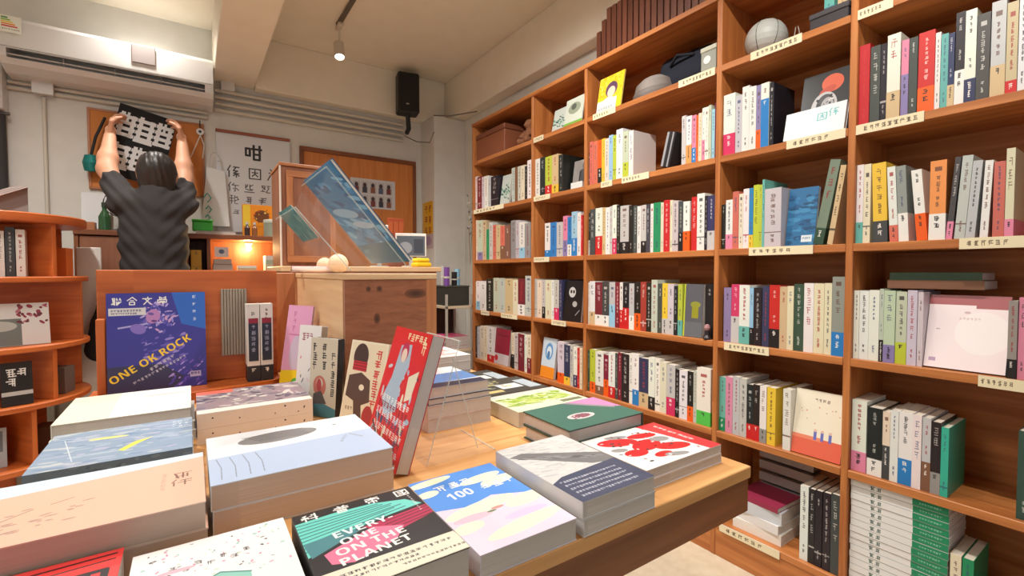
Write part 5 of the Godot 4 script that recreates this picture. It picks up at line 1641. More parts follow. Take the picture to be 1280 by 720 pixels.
func make_back_cabinet() -> void:
	var o := thing("wall_cabinet", "long waist-high wooden cabinet with open cubbies along back wall", "cabinet")
	var z0 := WALL_Z + 0.002
	var z1 := -3.22
	box_part("worktop", o, Vector3(-0.49, 1.195, z0), Vector3(0.66, 1.222, z1 + 0.01), M.dark_wood, 0.002)
	for x in [-0.48, -0.02, 0.085, 0.64]:
		box_part("side_panel", o, Vector3(x - 0.009, 0, z0), Vector3(x + 0.009, 1.195, z1), M.dark_wood, 0.001)
	box_part("back_panel", o, Vector3(-0.471, 0.0, z0), Vector3(0.631, 1.195, z0 + 0.01), M.dark_wood)
	box_part("door", o, Vector3(-0.468, 0.02, z1 - 0.02), Vector3(-0.032, 1.19, z1 - 0.002), M.brown_panel, 0.002)
	for y in [1.0, 0.7, 0.4, 0.05]:
		box_part("shelf", o, Vector3(-0.011, y - 0.018, z0 + 0.011), Vector3(0.076, y, z1 - 0.004), M.dark_wood, 0.001)
		box_part("shelf", o, Vector3(0.094, y - 0.018, z0 + 0.011), Vector3(0.631, y, z1 - 0.004), M.dark_wood, 0.001)
	var T := 1.2223
	# things in the cubbies
	spine_book("yellow book in the narrow cubby of the wall cabinet", "books in the wall cabinet", 0.05, 0.13, 0.1, ink("y"), ink("w"), 0.0, Transform3D(Basis.IDENTITY, Vector3(0.025, 1.0003, -3.25)), 5)
	var cd := sheet("picture_card", null, Vector3(0.15, 1.122, -3.262), 0.07, 0.06, art("lamp_card"), Basis(Vector3.RIGHT, -0.12), 0.002)
	tag(cd, "white card with blue figure in the lit cubby", "card")
	cover_book("brown book lying under the white card in lit cubby", 0.1, 0.1, 0.05, plain(ink("B"), 0.5), ink("B"), lying(0.11, 0.2, -3.35, -3.25, 1.0003))
	cover_book("grey book under the white card in lit cubby", 0.09, 0.1, 0.03, plain(ink("g"), 0.5), ink("g"), lying(0.11, 0.2, -3.35, -3.25, 1.0506))
	for i in 4:
		cover_book("%s book in the flat pile beside the cabinet lamp" % ["tan", "cream", "pale green", "white"][i], 0.15, 0.12, 0.026, plain([ink("h"), ink("c"), ink("z"), ink("w")][i], 0.5), [ink("h"), ink("c"), ink("z"), ink("w")][i], lying(0.37, 0.54, -3.38, -3.25, 1.0003 + i * 0.0263), {"spine": "b"})
	for i in 3:
		cover_book("%s small book lying in front of cabinet lamp" % ["cream", "tan", "white"][i], 0.1, 0.08, 0.014, plain([ink("c"), ink("h"), ink("w")][i], 0.5), [ink("c"), ink("h"), ink("w")][i], lying(0.23, 0.33, -3.33, -3.25, 1.0003 + i * 0.0143), {"spine": "b"})
	var lamp := thing("cabinet_lamp", "small warm lamp glowing inside the cabinet cubby", "lamp", Vector3(0.3, 1.195, -3.37))
	var s := begin()
	lathe(s, [Vector2(0, 0), Vector2(0.022, 0), Vector2(0.022, -0.012), Vector2(0.014, -0.022), Vector2(0, -0.022)])
	obj("socket", s, plain(rgb(220, 214, 204), 0.5), lamp)
	var em := StandardMaterial3D.new()
	em.albedo_color = rgb(255, 236, 200)
	em.emission_enabled = true
	em.emission = rgb(255, 214, 150)
	em.emission_energy_multiplier = 6.0
	s = begin()
	var prof := []
	for i in 9:
		prof.append(Vector2(sin(PI * i / 8.0) * 0.016 + 0.00001, -0.042 - cos(PI * i / 8.0) * 0.02))
	lathe(s, prof, Vector3.ZERO, 16)
	obj("bulb", s, em, lamp)
	var l := OmniLight3D.new()
	l.name = "glow"
	l.light_color = rgb(255, 206, 140)
	l.light_energy = 0.12
	l.light_size = 0.016
	l.omni_range = 6.0
	l.omni_attenuation = 2.0
	l.shadow_enabled = true
	l.position = Vector3(0, -0.042, 0.0)
	lamp.add_child(l)
	# things on the worktop
	var g := thing("green_tub", "bright green plastic tub on the wall cabinet", "tub", Vector3(0.085, T, -3.3))
	box_part("body", g, Vector3(-0.05, 0, -0.04), Vector3(0.05, 0.055, 0.04), plain(rgb(70, 196, 70), 0.4), 0.006)
	box_part("lid", g, Vector3(-0.053, 0.055, -0.043), Vector3(0.053, 0.066, 0.043), plain(rgb(86, 210, 84), 0.4), 0.003)
	cover_book("white ledger lying on the wall cabinet, lower", 0.2, 0.14, 0.022, plain(rgb(226, 224, 220), 0.5), rgb(214, 212, 208), lying(0.02, 0.23, -3.44, -3.24, T))
	g.position = Vector3(0.06, T + 0.0226, -3.33)
	var tin := thing("tea_tin", "grey-green printed tin beside the orange box", "tin", Vector3(0.43, T, -3.28))
	s = begin()
	lathe(s, [Vector2(0, 0), Vector2(0.055, 0), Vector2(0.055, 0.085), Vector2(0, 0.085)], Vector3.ZERO, 24)
	obj("body", s, plain(rgb(150, 158, 140), 0.4), tin)
	s = begin()
	lathe(s, [Vector2(0, 0.106), Vector2(0.054, 0.106), Vector2(0.057, 0.1), Vector2(0.057, 0.085)], Vector3.ZERO, 24)
	obj("lid", s, plain(rgb(196, 200, 186), 0.3), tin)
	var ob := thing("snack_box", "orange and yellow printed box before the white board", "box", Vector3(0.37, T, -3.39))
	box_part("body", ob, Vector3(-0.1, 0.0003, -0.025), Vector3(0.1, 0.205, 0.025), plain(rgb(240, 150, 36), 0.5), 0.002)
	sheet("front_print", ob, Vector3(0, 0.135, 0.0266), 0.196, 0.13, art("orange_box"), Basis.IDENTITY, 0.0008)
	for k in [[0.285, "dark small bottle left of the tea tin", rgb(70, 52, 50)], [0.325, "amber small bottle nearest the tea tin", rgb(150, 96, 60)]]:
		var b := thing("bottle", k[1], "bottle", Vector3(k[0], T, -3.27))
		s = begin()
		lathe(s, [Vector2(0, 0), Vector2(0.014, 0), Vector2(0.015, 0.004), Vector2(0.015, 0.05), Vector2(0.006, 0.064), Vector2(0.006, 0.072)], Vector3.ZERO, 14)
		obj("body", s, plain(k[2], 0.2), b)
		s = begin()
		lathe(s, [Vector2(0.0075, 0.07), Vector2(0.0075, 0.086), Vector2(0, 0.086)], Vector3.ZERO, 12)
		obj("cap", s, plain(rgb(210, 206, 200), 0.4), b)
	var gb := thing("bottle", "green glass bottle left of the man on cabinet", "bottle", Vector3(-0.375, T, -3.29))
	s = begin()
	lathe(s, [Vector2(0, 0), Vector2(0.024, 0), Vector2(0.026, 0.005), Vector2(0.026, 0.075), Vector2(0.01, 0.11), Vector2(0.01, 0.13)], Vector3.ZERO, 18)
	obj("body", s, plain(rgb(54, 92, 58), 0.15), gb)
	s = begin()
	lathe(s, [Vector2(0.012, 0.125), Vector2(0.012, 0.15), Vector2(0, 0.15)], Vector3.ZERO, 14)
	obj("cap", s, plain(rgb(40, 60, 44), 0.4), gb)
	var fan := thing("desk_fan", "dark small desk fan behind the man's elbow", "fan", Vector3(-0.315, T, -3.36))
	s = begin()
	lathe(s, [Vector2(0, 0), Vector2(0.05, 0), Vector2(0.05, 0.01), Vector2(0.012, 0.02), Vector2(0.01, 0.09), Vector2(0, 0.09)], Vector3.ZERO, 18)
	obj("foot", s, plain(rgb(54, 58, 58), 0.5), fan)
	for q in [0.07, 0.045, 0.02]:
		var pts := []
		for i in 25:
			pts.append(Vector3(cos(TAU * i / 24.0) * q, 0.155 + sin(TAU * i / 24.0) * q, 0.02))
		s = begin()
		tube(s, pts, 0.0028, -1.0, 5)
		obj("guard_ring", s, plain(rgb(60, 64, 64), 0.4), fan)
	for i in 4:
		s = begin()
		bx(s, Vector3(0.032, 0, 0), Vector3(0.05, 0.028, 0.003), 0.001, Transform3D(Basis(Vector3.BACK, PI / 2 * i + 0.3) * Basis(Vector3.RIGHT, 0.4), Vector3(0, 0.155, 0.0)))
		obj("blade", s, plain(rgb(72, 78, 78), 0.4), fan)
	s = begin()
	tube(s, [Vector3(0, 0.155, -0.03), Vector3(0, 0.155, 0.02)], 0.016, -1.0, 12)
	obj("motor", s, plain(rgb(50, 54, 54), 0.5), fan)
	var wb := thing("wood_offcut", "small brown wooden block at the cabinet's left end", "block", Vector3(-0.45, T, -3.32))
	box_part("block", wb, Vector3(-0.035, 0.0003, -0.03), Vector3(0.035, 0.045, 0.03), M.apron_light, 0.002)
	var pp := sheet("paper_sheet", null, Vector3(-0.43, T + 0.12, -3.455), 0.12, 0.2, plain(rgb(226, 228, 230), 0.6), Basis(Vector3.RIGHT, -0.1), 0.0012)
	tag(pp, "white paper sheet leaning on the wall above cabinet", "paper")
	# shopping bag hanging on the hook right of the man
	var sb := thing("paper_bag", "white paper bag with teal print hanging on the wall", "bag", Vector3(0.13, 1.29, -3.47))
	s = begin()
	prism(s, [Vector2(-0.075, 0.0), Vector2(0.075, 0.0), Vector2(0.055, 0.34), Vector2(-0.04, 0.36)], -0.012, 0.02)
	obj("body", s, plain(rgb(222, 226, 226), 0.6), sb)
	for k in [[-0.04, 0.17, 0.028], [-0.035, 0.1, 0.022], [-0.04, 0.05, 0.018]]:
		s = begin()
		tube(s, [Vector3(k[0] - k[2] * 0.7, k[1], 0.0205), Vector3(k[0], k[1] + k[2], 0.0205), Vector3(k[0] + k[2] * 0.7, k[1], 0.0205), Vector3(k[0], k[1] - k[2], 0.0205)], 0.004, -1.0, 5)
		obj("teal_print", s, plain(rgb(72, 186, 170), 0.6), sb)
	s = begin()
	tube(s, [Vector3(-0.03, 0.355, 0.004), Vector3(-0.02, 0.44, 0.006), Vector3(0.01, 0.46, 0.006), Vector3(0.03, 0.42, 0.006), Vector3(0.04, 0.345, 0.004)], 0.003)
	obj("handle", s, plain(rgb(206, 208, 206), 0.6), sb)

func make_wall_things() -> void:
	# air conditioner
	var ac := thing("air_conditioner", "white wall-mounted air conditioner above the man", "air conditioner", Vector3(0, 0, WALL_Z))
	var s := begin()
	var rot := Transform3D(Basis(Vector3.UP, PI / 2), Vector3.ZERO)   # outline x -> -z, z -> x
	# the shell has an open outlet slot across its front, closed at both ends
	prism(s, [Vector2(-0.002, 2.245), Vector2(-0.19, 2.245), Vector2(-0.212, 2.238), Vector2(-0.222, 2.22), Vector2(-0.225, 2.1), Vector2(-0.2225, 2.088), Vector2(-0.07, 2.13), Vector2(-0.06, 2.08), Vector2(-0.2135, 2.046), Vector2(-0.19, 2.022), Vector2(-0.12, 2.0), Vector2(-0.002, 1.995)], -0.72, 0.085, rot)
	for e in [[-0.745, -0.72], [0.085, 0.126]]:
		prism(s, [Vector2(-0.002, 2.245), Vector2(-0.19, 2.245), Vector2(-0.212, 2.238), Vector2(-0.222, 2.22), Vector2(-0.225, 2.1), Vector2(-0.215, 2.05), Vector2(-0.19, 2.022), Vector2(-0.12, 2.0), Vector2(-0.002, 1.995)], e[0], e[1], rot)
	obj("body", s, M.white_plastic, ac)
	for y in [2.0635]:
		box_part("louvre", ac, Vector3(-0.7195, y - 0.002, 0.2), Vector3(0.0845, y + 0.002, 0.214), plain(rgb(206, 202, 196), 0.4), 0.0008)
	for i in 3:
		box_part("louvre_clip", ac, Vector3(-0.52 + i * 0.2, 2.046, 0.196), Vector3(-0.514 + i * 0.2, 2.09, 0.212), plain(rgb(110, 106, 104), 0.4))
	box_part("panel_seam", ac, Vector3(-0.74, 2.0935, 0.2235), Vector3(0.121, 2.0955, 0.2258), plain(rgb(150, 148, 144), 0.5))
	box_part("sensor_cover", ac, Vector3(-0.245, 2.135, 0.223), Vector3(-0.14, 2.235, 0.231), plain(rgb(160, 150, 146), 0.4), 0.004)
	sheet("rating_sticker", ac, Vector3(-0.7, 2.2, 0.2262), 0.075, 0.08, art("energy_sticker"), Basis.IDENTITY, 0.0006)
	# cork board with the banner the man hangs
	var cb := thing("cork_board", "orange cork board behind the black banner", "board", Vector3(-0.19, 1.69, WALL_Z + 0.001))
	box_part("cork", cb, Vector3(-0.266, -0.22, 0), Vector3(0.266, 0.22, 0.012), M.cork, 0.001)
	for k in [[-0.27, -0.224, 0.27, -0.212], [-0.27, 0.212, 0.27, 0.224]]:
		box_part("frame", cb, Vector3(k[0], k[1], 0), Vector3(k[2], k[3], 0.016), M.apron_light, 0.001)
	for x in [-0.27, 0.258]:
		box_part("frame", cb, Vector3(x, -0.212, 0), Vector3(x + 0.012, 0.212, 0.016), M.apron_light, 0.001)
	var ban := sheet("banner", null, Vector3(-0.226, 1.722, -3.424), 0.265, 0.405, art("black_banner"), Basis(Vector3.BACK, deg_to_rad(-13.0)), 0.002)
	tag(ban, "black cloth banner with white block characters held by the man", "banner")
	# white board with slogan
	var wb := thing("white_board", "white board with large black characters and red top rail", "board", Vector3(0.352, 1.58, WALL_Z + 0.001))
	sheet("panel", wb, Vector3(0, 0, 0.008), 0.42, 0.638, art("slogan"), Basis.IDENTITY, 0.014)
	box_part("top_rail", wb, Vector3(-0.212, 0.3, 0.016), Vector3(0.212, 0.318, 0.028), plain(rgb(150, 84, 62), 0.5), 0.002)
	box_part("edge_strip", wb, Vector3(0.2105, -0.319, 0.0), Vector3(0.216, 0.3, 0.018), plain(rgb(206, 206, 204), 0.5), 0.001)
	# framed wooden board with poster
	var fb := thing("wooden_board", "orange wooden panel with dark frame near the corner", "board", Vector3(1.045, 1.45, WALL_Z + 0.001))
	box_part("panel", fb, Vector3(-0.395, -0.41, 0), Vector3(0.395, 0.39, 0.012), M.board_wood)
	box_part("frame_top", fb, Vector3(-0.42, 0.385, 0), Vector3(0.42, 0.415, 0.024), M.dark_wood, 0.002)
	for x in [-0.42, 0.395]:
		box_part("frame_side", fb, Vector3(x, -0.42, 0), Vector3(x + 0.026, 0.385, 0.022), M.dark_wood, 0.002)
	var po := sheet("poster", null, Vector3(1.13, 1.585, WALL_Z + 0.0145), 0.335, 0.215, art("kids_poster"), Basis.IDENTITY, 0.001)
	tag(po, "white poster of small portraits pinned on wooden panel", "poster")
	var yp := sheet("poster", null, Vector3(1.5145, 1.365, -3.37), 0.19, 0.36, art("yellow_poster"), Basis(Vector3.UP, -PI / 2), 0.001)
	tag(yp, "narrow yellow poster with red characters on the pillar side", "poster")
	# loudspeaker on the beam
	var sp := thing("loudspeaker", "black loudspeaker mounted high in the corner", "speaker", Vector3(1.34, 2.31, -3.33), -12.0)
	box_part("cabinet", sp, Vector3(-0.078, -0.145, -0.06), Vector3(0.078, 0.145, 0.06), plain(rgb(36, 30, 28), 0.5), 0.012)
	box_part("grille", sp, Vector3(-0.068, -0.135, 0.059), Vector3(0.068, 0.135, 0.063), plain(rgb(28, 24, 23), 0.8), 0.003)
	box_part("badge", sp, Vector3(-0.02, -0.09, 0.063), Vector3(0.0, -0.082, 0.0645), plain(rgb(190, 180, 170), 0.3))
	s = begin()
	tube(s, [Vector3(0.0, -0.14, 0.0), Vector3(0.01, -0.24, -0.02), Vector3(0.01, -0.25, -0.09)], 0.018, -1.0, 8)
	obj("bracket", s, plain(rgb(26, 28, 34), 0.5), sp)
	# pipes along the wall
	var n := 0
	for k in [[1.985, -1.7, 0.1, "upper"], [1.955, -1.7, 0.1, "lower"]]:
		pipe("%s wall pipe under the air conditioner" % k[3], [Vector3(k[1], k[0], WALL_Z + 0.014), Vector3(k[2], k[0], WALL_Z + 0.014)], 0.011)
	for k in [[2.135, "topmost"], [2.095, "second"], [2.055, "third"], [2.015, "lowest"]]:
		pipe("%s white wall pipe above the white board" % k[1], [Vector3(0.14, k[0], WALL_Z + 0.015), Vector3(1.36, k[0], WALL_Z + 0.015)], 0.013)
	pipe("vertical wall pipe left of the man", [Vector3(-0.63, 1.93, WALL_Z + 0.012), Vector3(-0.63, 0.02, WALL_Z + 0.012)], 0.009)
	pipe("thin cable looping down by the corner pillar", [Vector3(1.36, 2.03, -3.42), Vector3(1.4, 1.97, -3.3), Vector3(1.47, 1.96, -3.23), Vector3(1.5, 2.04, -3.22)], 0.004, rgb(120, 116, 108))
	pipe("dark cable above the pillar by the bookcase", [Vector3(1.5, 2.16, -3.22), Vector3(1.52, 2.1, -3.0), Vector3(1.6, 2.08, -2.76)], 0.004, rgb(110, 100, 92))
	for k in [[-0.627, 1.97, 0.08, 0.06, "white junction box on the pipes left of the man"], [0.21, 2.165, 0.07, 0.05, "white junction box beside the air conditioner"]]:
		var j := thing("junction_box", k[4], "junction box", Vector3(k[0], k[1], WALL_Z + 0.026))
		box_part("body", j, Vector3(-k[2] / 2, -k[3] / 2, -0.024), Vector3(k[2] / 2, k[3] / 2, 0.022), M.white_plastic, 0.004)
		box_part("lid", j, Vector3(-k[2] / 2 - 0.002, -k[3] / 2 - 0.002, 0.022), Vector3(k[2] / 2 + 0.002, k[3] / 2 + 0.002, 0.028), M.white_plastic, 0.002)
	var eb := thing("fuse_box", "pale grey metal box on the wall left of air conditioner", "fuse box", Vector3(-0.84, 1.93, WALL_Z))
	box_part("body", eb, Vector3(-0.12, -0.11, 0.001), Vector3(0.075, 0.11, 0.1), M.white_plastic, 0.004)
	box_part("door", eb, Vector3(-0.116, -0.106, 0.1), Vector3(0.071, 0.106, 0.106), M.white_plastic, 0.003)
	var dc := thing("curtain", "dark curtain at the left edge of back wall", "curtain", Vector3(-0.98, 0, WALL_Z + 0.05))
	for i in 9:
		s = begin()
		tube(s, [Vector3(-0.17 + i * 0.045, 0.02, 0.012 * (i % 2)), Vector3(-0.17 + i * 0.045, 1.8, 0.012 * (i % 2))], 0.027, 0.024, 10)
		obj("fold", s, plain(rgb(58, 56, 54), 0.9), dc)
	s = begin()
	tube(s, [Vector3(-0.24, 1.81, 0.0), Vector3(0.23, 1.81, 0.0)], 0.008)
	obj("rod", s, plain(rgb(90, 88, 86), 0.4), dc)
	# strap bag and key ring hanging by the banner
	var hb := thing("hanging_pouch", "teal pouch on a black strap left of the man", "pouch", Vector3(-0.44, 1.6, -3.43))
	s = begin()
	lathe(s, [Vector2(0.00001, -0.05), Vector2(0.03, -0.045), Vector2(0.038, 0.0), Vector2(0.028, 0.04), Vector2(0.00001, 0.048)], Vector3.ZERO, 18, 1.0, 0.5)
	obj("pouch", s, plain(rgb(30, 132, 126), 0.5), hb)
	s = begin()
	tube(s, [Vector3(0.0, 0.04, 0), Vector3(0.02, 0.14, 0.0), Vector3(0.06, 0.26, -0.02)], 0.007)
	obj("strap", s, plain(rgb(30, 30, 32), 0.7), hb)
	var kr := thing("key_lanyard", "white lanyard with round tag hanging right of the banner", "lanyard", Vector3(0.06, 1.86, -3.465))
	s = begin()
	lathe(s, [Vector2(0, 0.003), Vector2(0.02, 0.003), Vector2(0.02, -0.003), Vector2(0, -0.003)], Vector3.ZERO, 18, 1, 1, Basis(Vector3.RIGHT, PI / 2))
	obj("tag", s, plain(rgb(226, 226, 226), 0.4), kr)
	s = begin()
	lathe(s, [Vector2(0, 0.002), Vector2(0.008, 0.002), Vector2(0.008, -0.002), Vector2(0, -0.002)], Vector3(0, 0, 0.004), 12, 1, 1, Basis(Vector3.RIGHT, PI / 2))
	obj("tag_eye", s, plain(rgb(50, 60, 90), 0.4), kr)
	s = begin()
	tube(s, [Vector3(0, 0.02, 0), Vector3(0.0, 0.07, -0.01)], 0.003)
	obj("hook", s, plain(rgb(60, 60, 60), 0.4, 0.6), kr)
	for k in [-1.0, 1.0]:
		s = begin()
		tube(s, [Vector3(0, -0.02, 0), Vector3(k * 0.02, -0.08, 0.0), Vector3(k * 0.03 - 0.02, -0.16, 0.0)], 0.003)
		obj("cord", s, plain(rgb(220, 218, 212), 0.6), kr)
	# track with spotlights
	var tr := thing("light_track", "dark ceiling track for the spotlights", "light track", Vector3(0.757, 2.5, 0))
	box_part("rail", tr, Vector3(-0.012, -0.02, -2.95), Vector3(0.012, -0.0005, 1.9), plain(rgb(96, 88, 76), 0.5), 0.002)
	box_part("end_cap", tr, Vector3(-0.014, -0.022, -2.96), Vector3(0.014, -0.0005, -2.95), plain(rgb(80, 72, 62), 0.5), 0.002)

func pipe(label: String, pts: Array, r: float, c := Color8(206, 200, 186)) -> void:
	var s := begin()
	tube(s, pts, r, -1.0, 10)
	tag(obj("wall_pipe", s, plain(c, 0.5)), label, "pipe")

func make_counter() -> void:
	var o := thing("cash_counter", "wooden cash counter behind the display table", "counter", Vector3(0.86, 0, -2.52))
	box_part("worktop", o, Vector3(-0.53, 1.005, -0.26), Vector3(0.25, 1.03, 0.22), M.pale_wood, 0.003)
	box_part("front_panel", o, Vector3(-0.51, 0, 0.16), Vector3(0.24, 1.005, 0.18), M.apron_light, 0.002)
	for x in [-0.51, 0.22]:
		box_part("side_panel", o, Vector3(x, 0, -0.24), Vector3(x + 0.02, 1.005, 0.16), M.apron_light, 0.002)
	var T := 1.0303
	var cu := thing("wooden_cupboard", "brown wooden cupboard with framed door on the counter", "cupboard", Vector3(0.475, T, -2.55))
	box_part("body", cu, Vector3(-0.125, 0.0, -0.16), Vector3(0.125, 0.47, 0.12), M.brown_panel, 0.002)
	box_part("top", cu, Vector3(-0.13, 0.47, -0.165), Vector3(0.13, 0.485, 0.128), M.apron_light, 0.002)
	box_part("edge_strip", cu, Vector3(-0.13, 0.0, 0.12), Vector3(-0.122, 0.47, 0.126), plain(rgb(226, 214, 200), 0.5), 0.001)
	var dr := box_part("door", cu, Vector3(-0.1, 0.02, 0.12), Vector3(0.12, 0.45, 0.13), M.brown_panel, 0.002)
	for k in [[Vector3(-0.1, 0.42, 0.13), Vector3(0.12, 0.45, 0.136)], [Vector3(-0.1, 0.02, 0.13), Vector3(0.12, 0.05, 0.136)], [Vector3(-0.1, 0.05, 0.13), Vector3(-0.072, 0.42, 0.136)], [Vector3(0.092, 0.05, 0.13), Vector3(0.12, 0.42, 0.136)]]:
		box_part("door_frame", dr, k[0], k[1], M.apron_light, 0.0015)
	for k in [[0.88, 0.24, 0.1, -2.62, 2], [1.02, 0.19, 0.17, -2.5, 0]]:
		var m := thing("monitor", "%s white monitor on the cash counter" % ("taller" if k[4] else "wider"), "monitor", Vector3(k[0], T, k[3]), -20.0)
		box_part("housing", m, Vector3(-k[2] / 2, k[1] - 0.13 - 0.02 * k[4], -0.012), Vector3(k[2] / 2, k[1], 0.006), plain(rgb(240, 238, 234), 0.4), 0.003)
		sheet("screen", m, Vector3(0, k[1] - 0.07 - 0.008 * k[4], 0.0066), k[2] - 0.016, 0.11, art("screen"), Basis.IDENTITY, 0.001)
		box_part("stem", m, Vector3(-0.012, 0.008, -0.01), Vector3(0.012, k[1] - 0.1, -0.002), plain(rgb(190, 188, 184), 0.4), 0.001)
		box_part("foot", m, Vector3(-0.05, 0.0, -0.05), Vector3(0.05, 0.008, 0.05), plain(rgb(200, 198, 194), 0.4), 0.002)
	var yc := thing("cleaning_cloth", "yellow cloth folded on the cash counter", "cloth", Vector3(1.03, T, -2.37))
	box_part("lower_fold", yc, Vector3(-0.05, 0.0, -0.04), Vector3(0.04, 0.025, 0.04), plain(rgb(234, 196, 30), 0.9), 0.008)
	box_part("upper_fold", yc, Vector3(-0.045, 0.0253, -0.035), Vector3(0.032, 0.048, 0.035), plain(rgb(240, 204, 40), 0.9), 0.008)
	var rb := thing("card_holder", "small reddish card holder beside the monitor", "holder", Vector3(1.0, T, -2.68))
	box_part("back", rb, Vector3(-0.05, 0, -0.01), Vector3(0.05, 0.29, 0.0), plain(rgb(176, 78, 40), 0.5), 0.002)
	for i in 3:
		box_part("card", rb, Vector3(-0.046 + i * 0.032, 0.2, 0.0003), Vector3(-0.018 + i * 0.032, 0.27, 0.004), plain(rgb(190, 96, 50), 0.5), 0.0005)
	# small rack by the pillar
	var r := thing("small_rack", "small dark rack with cream shelves beside the bookcase", "rack", Vector3(1.44, 0, -2.84))
	for x in [-0.1, 0.085]:
		for z in [-0.13, 0.115]:
			box_part("post", r, Vector3(x, 0, z), Vector3(x + 0.014, 0.86, z + 0.014), plain(rgb(196, 190, 178), 0.5), 0.001)
	for y in [0.1, 0.5, 0.785]:
		box_part("shelf", r, Vector3(-0.1, y - 0.018, -0.13), Vector3(0.099, y, 0.129), plain(rgb(216, 200, 172), 0.6), 0.0015)
	box_part("back", r, Vector3(-0.086, 0.1, -0.135), Vector3(0.085, 0.86, -0.13), plain(rgb(60, 40, 30), 0.7))
	var rx := Vector3(1.44, 0, -2.84)
	var db := thing("storage_box", "black box of odds and ends on the small rack", "box", rx + Vector3(0, 0.7853, 0))
	box_part("body", db, Vector3(-0.085, 0, -0.11), Vector3(0.08, 0.12, 0.11), plain(rgb(52, 52, 46), 0.7), 0.003)
	box_part("rim", db, Vector3(-0.088, 0.12, -0.113), Vector3(0.083, 0.13, 0.113), plain(rgb(70, 68, 60), 0.6), 0.002)
	for k in [[-0.06, 0.06, 0.12, "n", "purple"], [0.0, 0.05, 0.09, "k", "grey"], [0.05, 0.0, 0.11, "s", "pale blue"], [-0.03, -0.05, 0.13, "l", "white"]]:
		var tb := thing("rolled_print", "%s rolled print standing on the black storage box" % k[4], "roll", rx + Vector3(k[0], 0.9156, k[1]))
		var s := begin()
		lathe(s, [Vector2(0, 0), Vector2(0.018, 0), Vector2(0.018, k[2]), Vector2(0.013, k[2]), Vector2(0.013, k[2] - 0.02), Vector2(0, k[2] - 0.02)], Vector3.ZERO, 14)
		obj("paper", s, plain(rgb(130, 80, 170) if k[4] == "purple" else ink(k[3]), 0.6), tb)
		s = begin()
		lathe(s, [Vector2(0.0185, k[2] * 0.4), Vector2(0.0192, k[2] * 0.4), Vector2(0.0192, k[2] * 0.5), Vector2(0.0185, k[2] * 0.5)], Vector3.ZERO, 14)
		obj("paper_ring", s, plain(rgb(220, 216, 206), 0.6), tb)
	for i in 4:
		cover_book("%s magazine in the flat pile on the small rack" % ["pink", "grey", "white", "rose"][i], 0.16, 0.2, 0.02, plain([rgb(222, 120, 160), rgb(150, 150, 150), rgb(230, 228, 224), rgb(214, 90, 130)][i], 0.4), [rgb(222, 120, 160), rgb(150, 150, 150), rgb(230, 228, 224), rgb(214, 90, 130)][i], Transform3D(Basis.IDENTITY, rx + Vector3(0, 0.5003 + i * 0.0203, 0.0)), {"called": "magazine", "category": "magazine"})
	# dried flowers by the pillar
	var df := thing("dried_flowers", "dried grey-green flower stems tied to the bookcase side", "flowers", Vector3(1.52, 1.1, -2.715))
	var q := RandomNumberGenerator.new()
	q.seed = 9
	for i in 7:
		var s := begin()
		var x := q.randf_range(-0.02, 0.03)
		var pts := [Vector3(0, -0.05, 0), Vector3(x * 0.6, 0.1 + q.randf() * 0.08, -0.01), Vector3(x * 1.8, 0.26 + q.randf() * 0.2, q.randf_range(-0.02, 0.01))]
		tube(s, pts, 0.0016, 0.001, 5)
		var sm := obj("stem", s, plain(rgb(140, 134, 116), 0.9), df)
		for j in 4:
			var c: Vector3 = pts[1].lerp(pts[2], 0.25 + j * 0.25)
			var b := begin()
			lathe(b, [Vector2(0.0001, -0.008), Vector2(0.006, -0.002), Vector2(0.007, 0.004), Vector2(0.0001, 0.01)], c + Vector3(q.randf_range(-0.01, 0.01), 0, 0.004), 8)
			obj("blossom", b, plain([rgb(190, 190, 186), rgb(150, 156, 146), rgb(120, 118, 126)][(i + j) % 3], 0.9), sm)
	# black bag left of the orange rack
	var bb2 := thing("cloth_bag", "black cloth bag hanging left of the orange rack", "bag", Vector3(-0.35, 0.0, -2.925))
	var bm := MeshInstance3D.new()
	bm.name = "body"
	bm.mesh = flesh([[Vector3(0.0, 0.85, 0), Vector3(-0.005, 0.76, 0), 0.022, 0.04, 0.5], [Vector3(-0.005, 0.76, 0), Vector3(-0.01, 0.64, 0), 0.04, 0.062, 0.5]], 0.01, 0.015)
	bm.material_override = plain(rgb(28, 28, 30), 0.85)
	bb2.add_child(bm)
	var s2 := begin()
	tube(s2, [Vector3(-0.012, 0.85, 0.0), Vector3(-0.004, 0.94, -0.015), Vector3(0.0, 0.97, -0.04), Vector3(0.008, 0.94, -0.012), Vector3(0.014, 0.85, 0.0)], 0.005)
	obj("handle", s2, plain(rgb(24, 24, 26), 0.8), bb2)
	var pl := thing("white_stand", "narrow white panel stand beside the revolving bookcase", "stand", Vector3(-0.41, 0, -2.98))
	box_part("panel", pl, Vector3(-0.035, 0.02, -0.01), Vector3(0.055, 1.12, 0.01), plain(rgb(224, 222, 216), 0.5), 0.003)
	box_part("foot", pl, Vector3(-0.05, 0, -0.08), Vector3(0.06, 0.02, 0.08), plain(rgb(206, 204, 198), 0.5), 0.003)

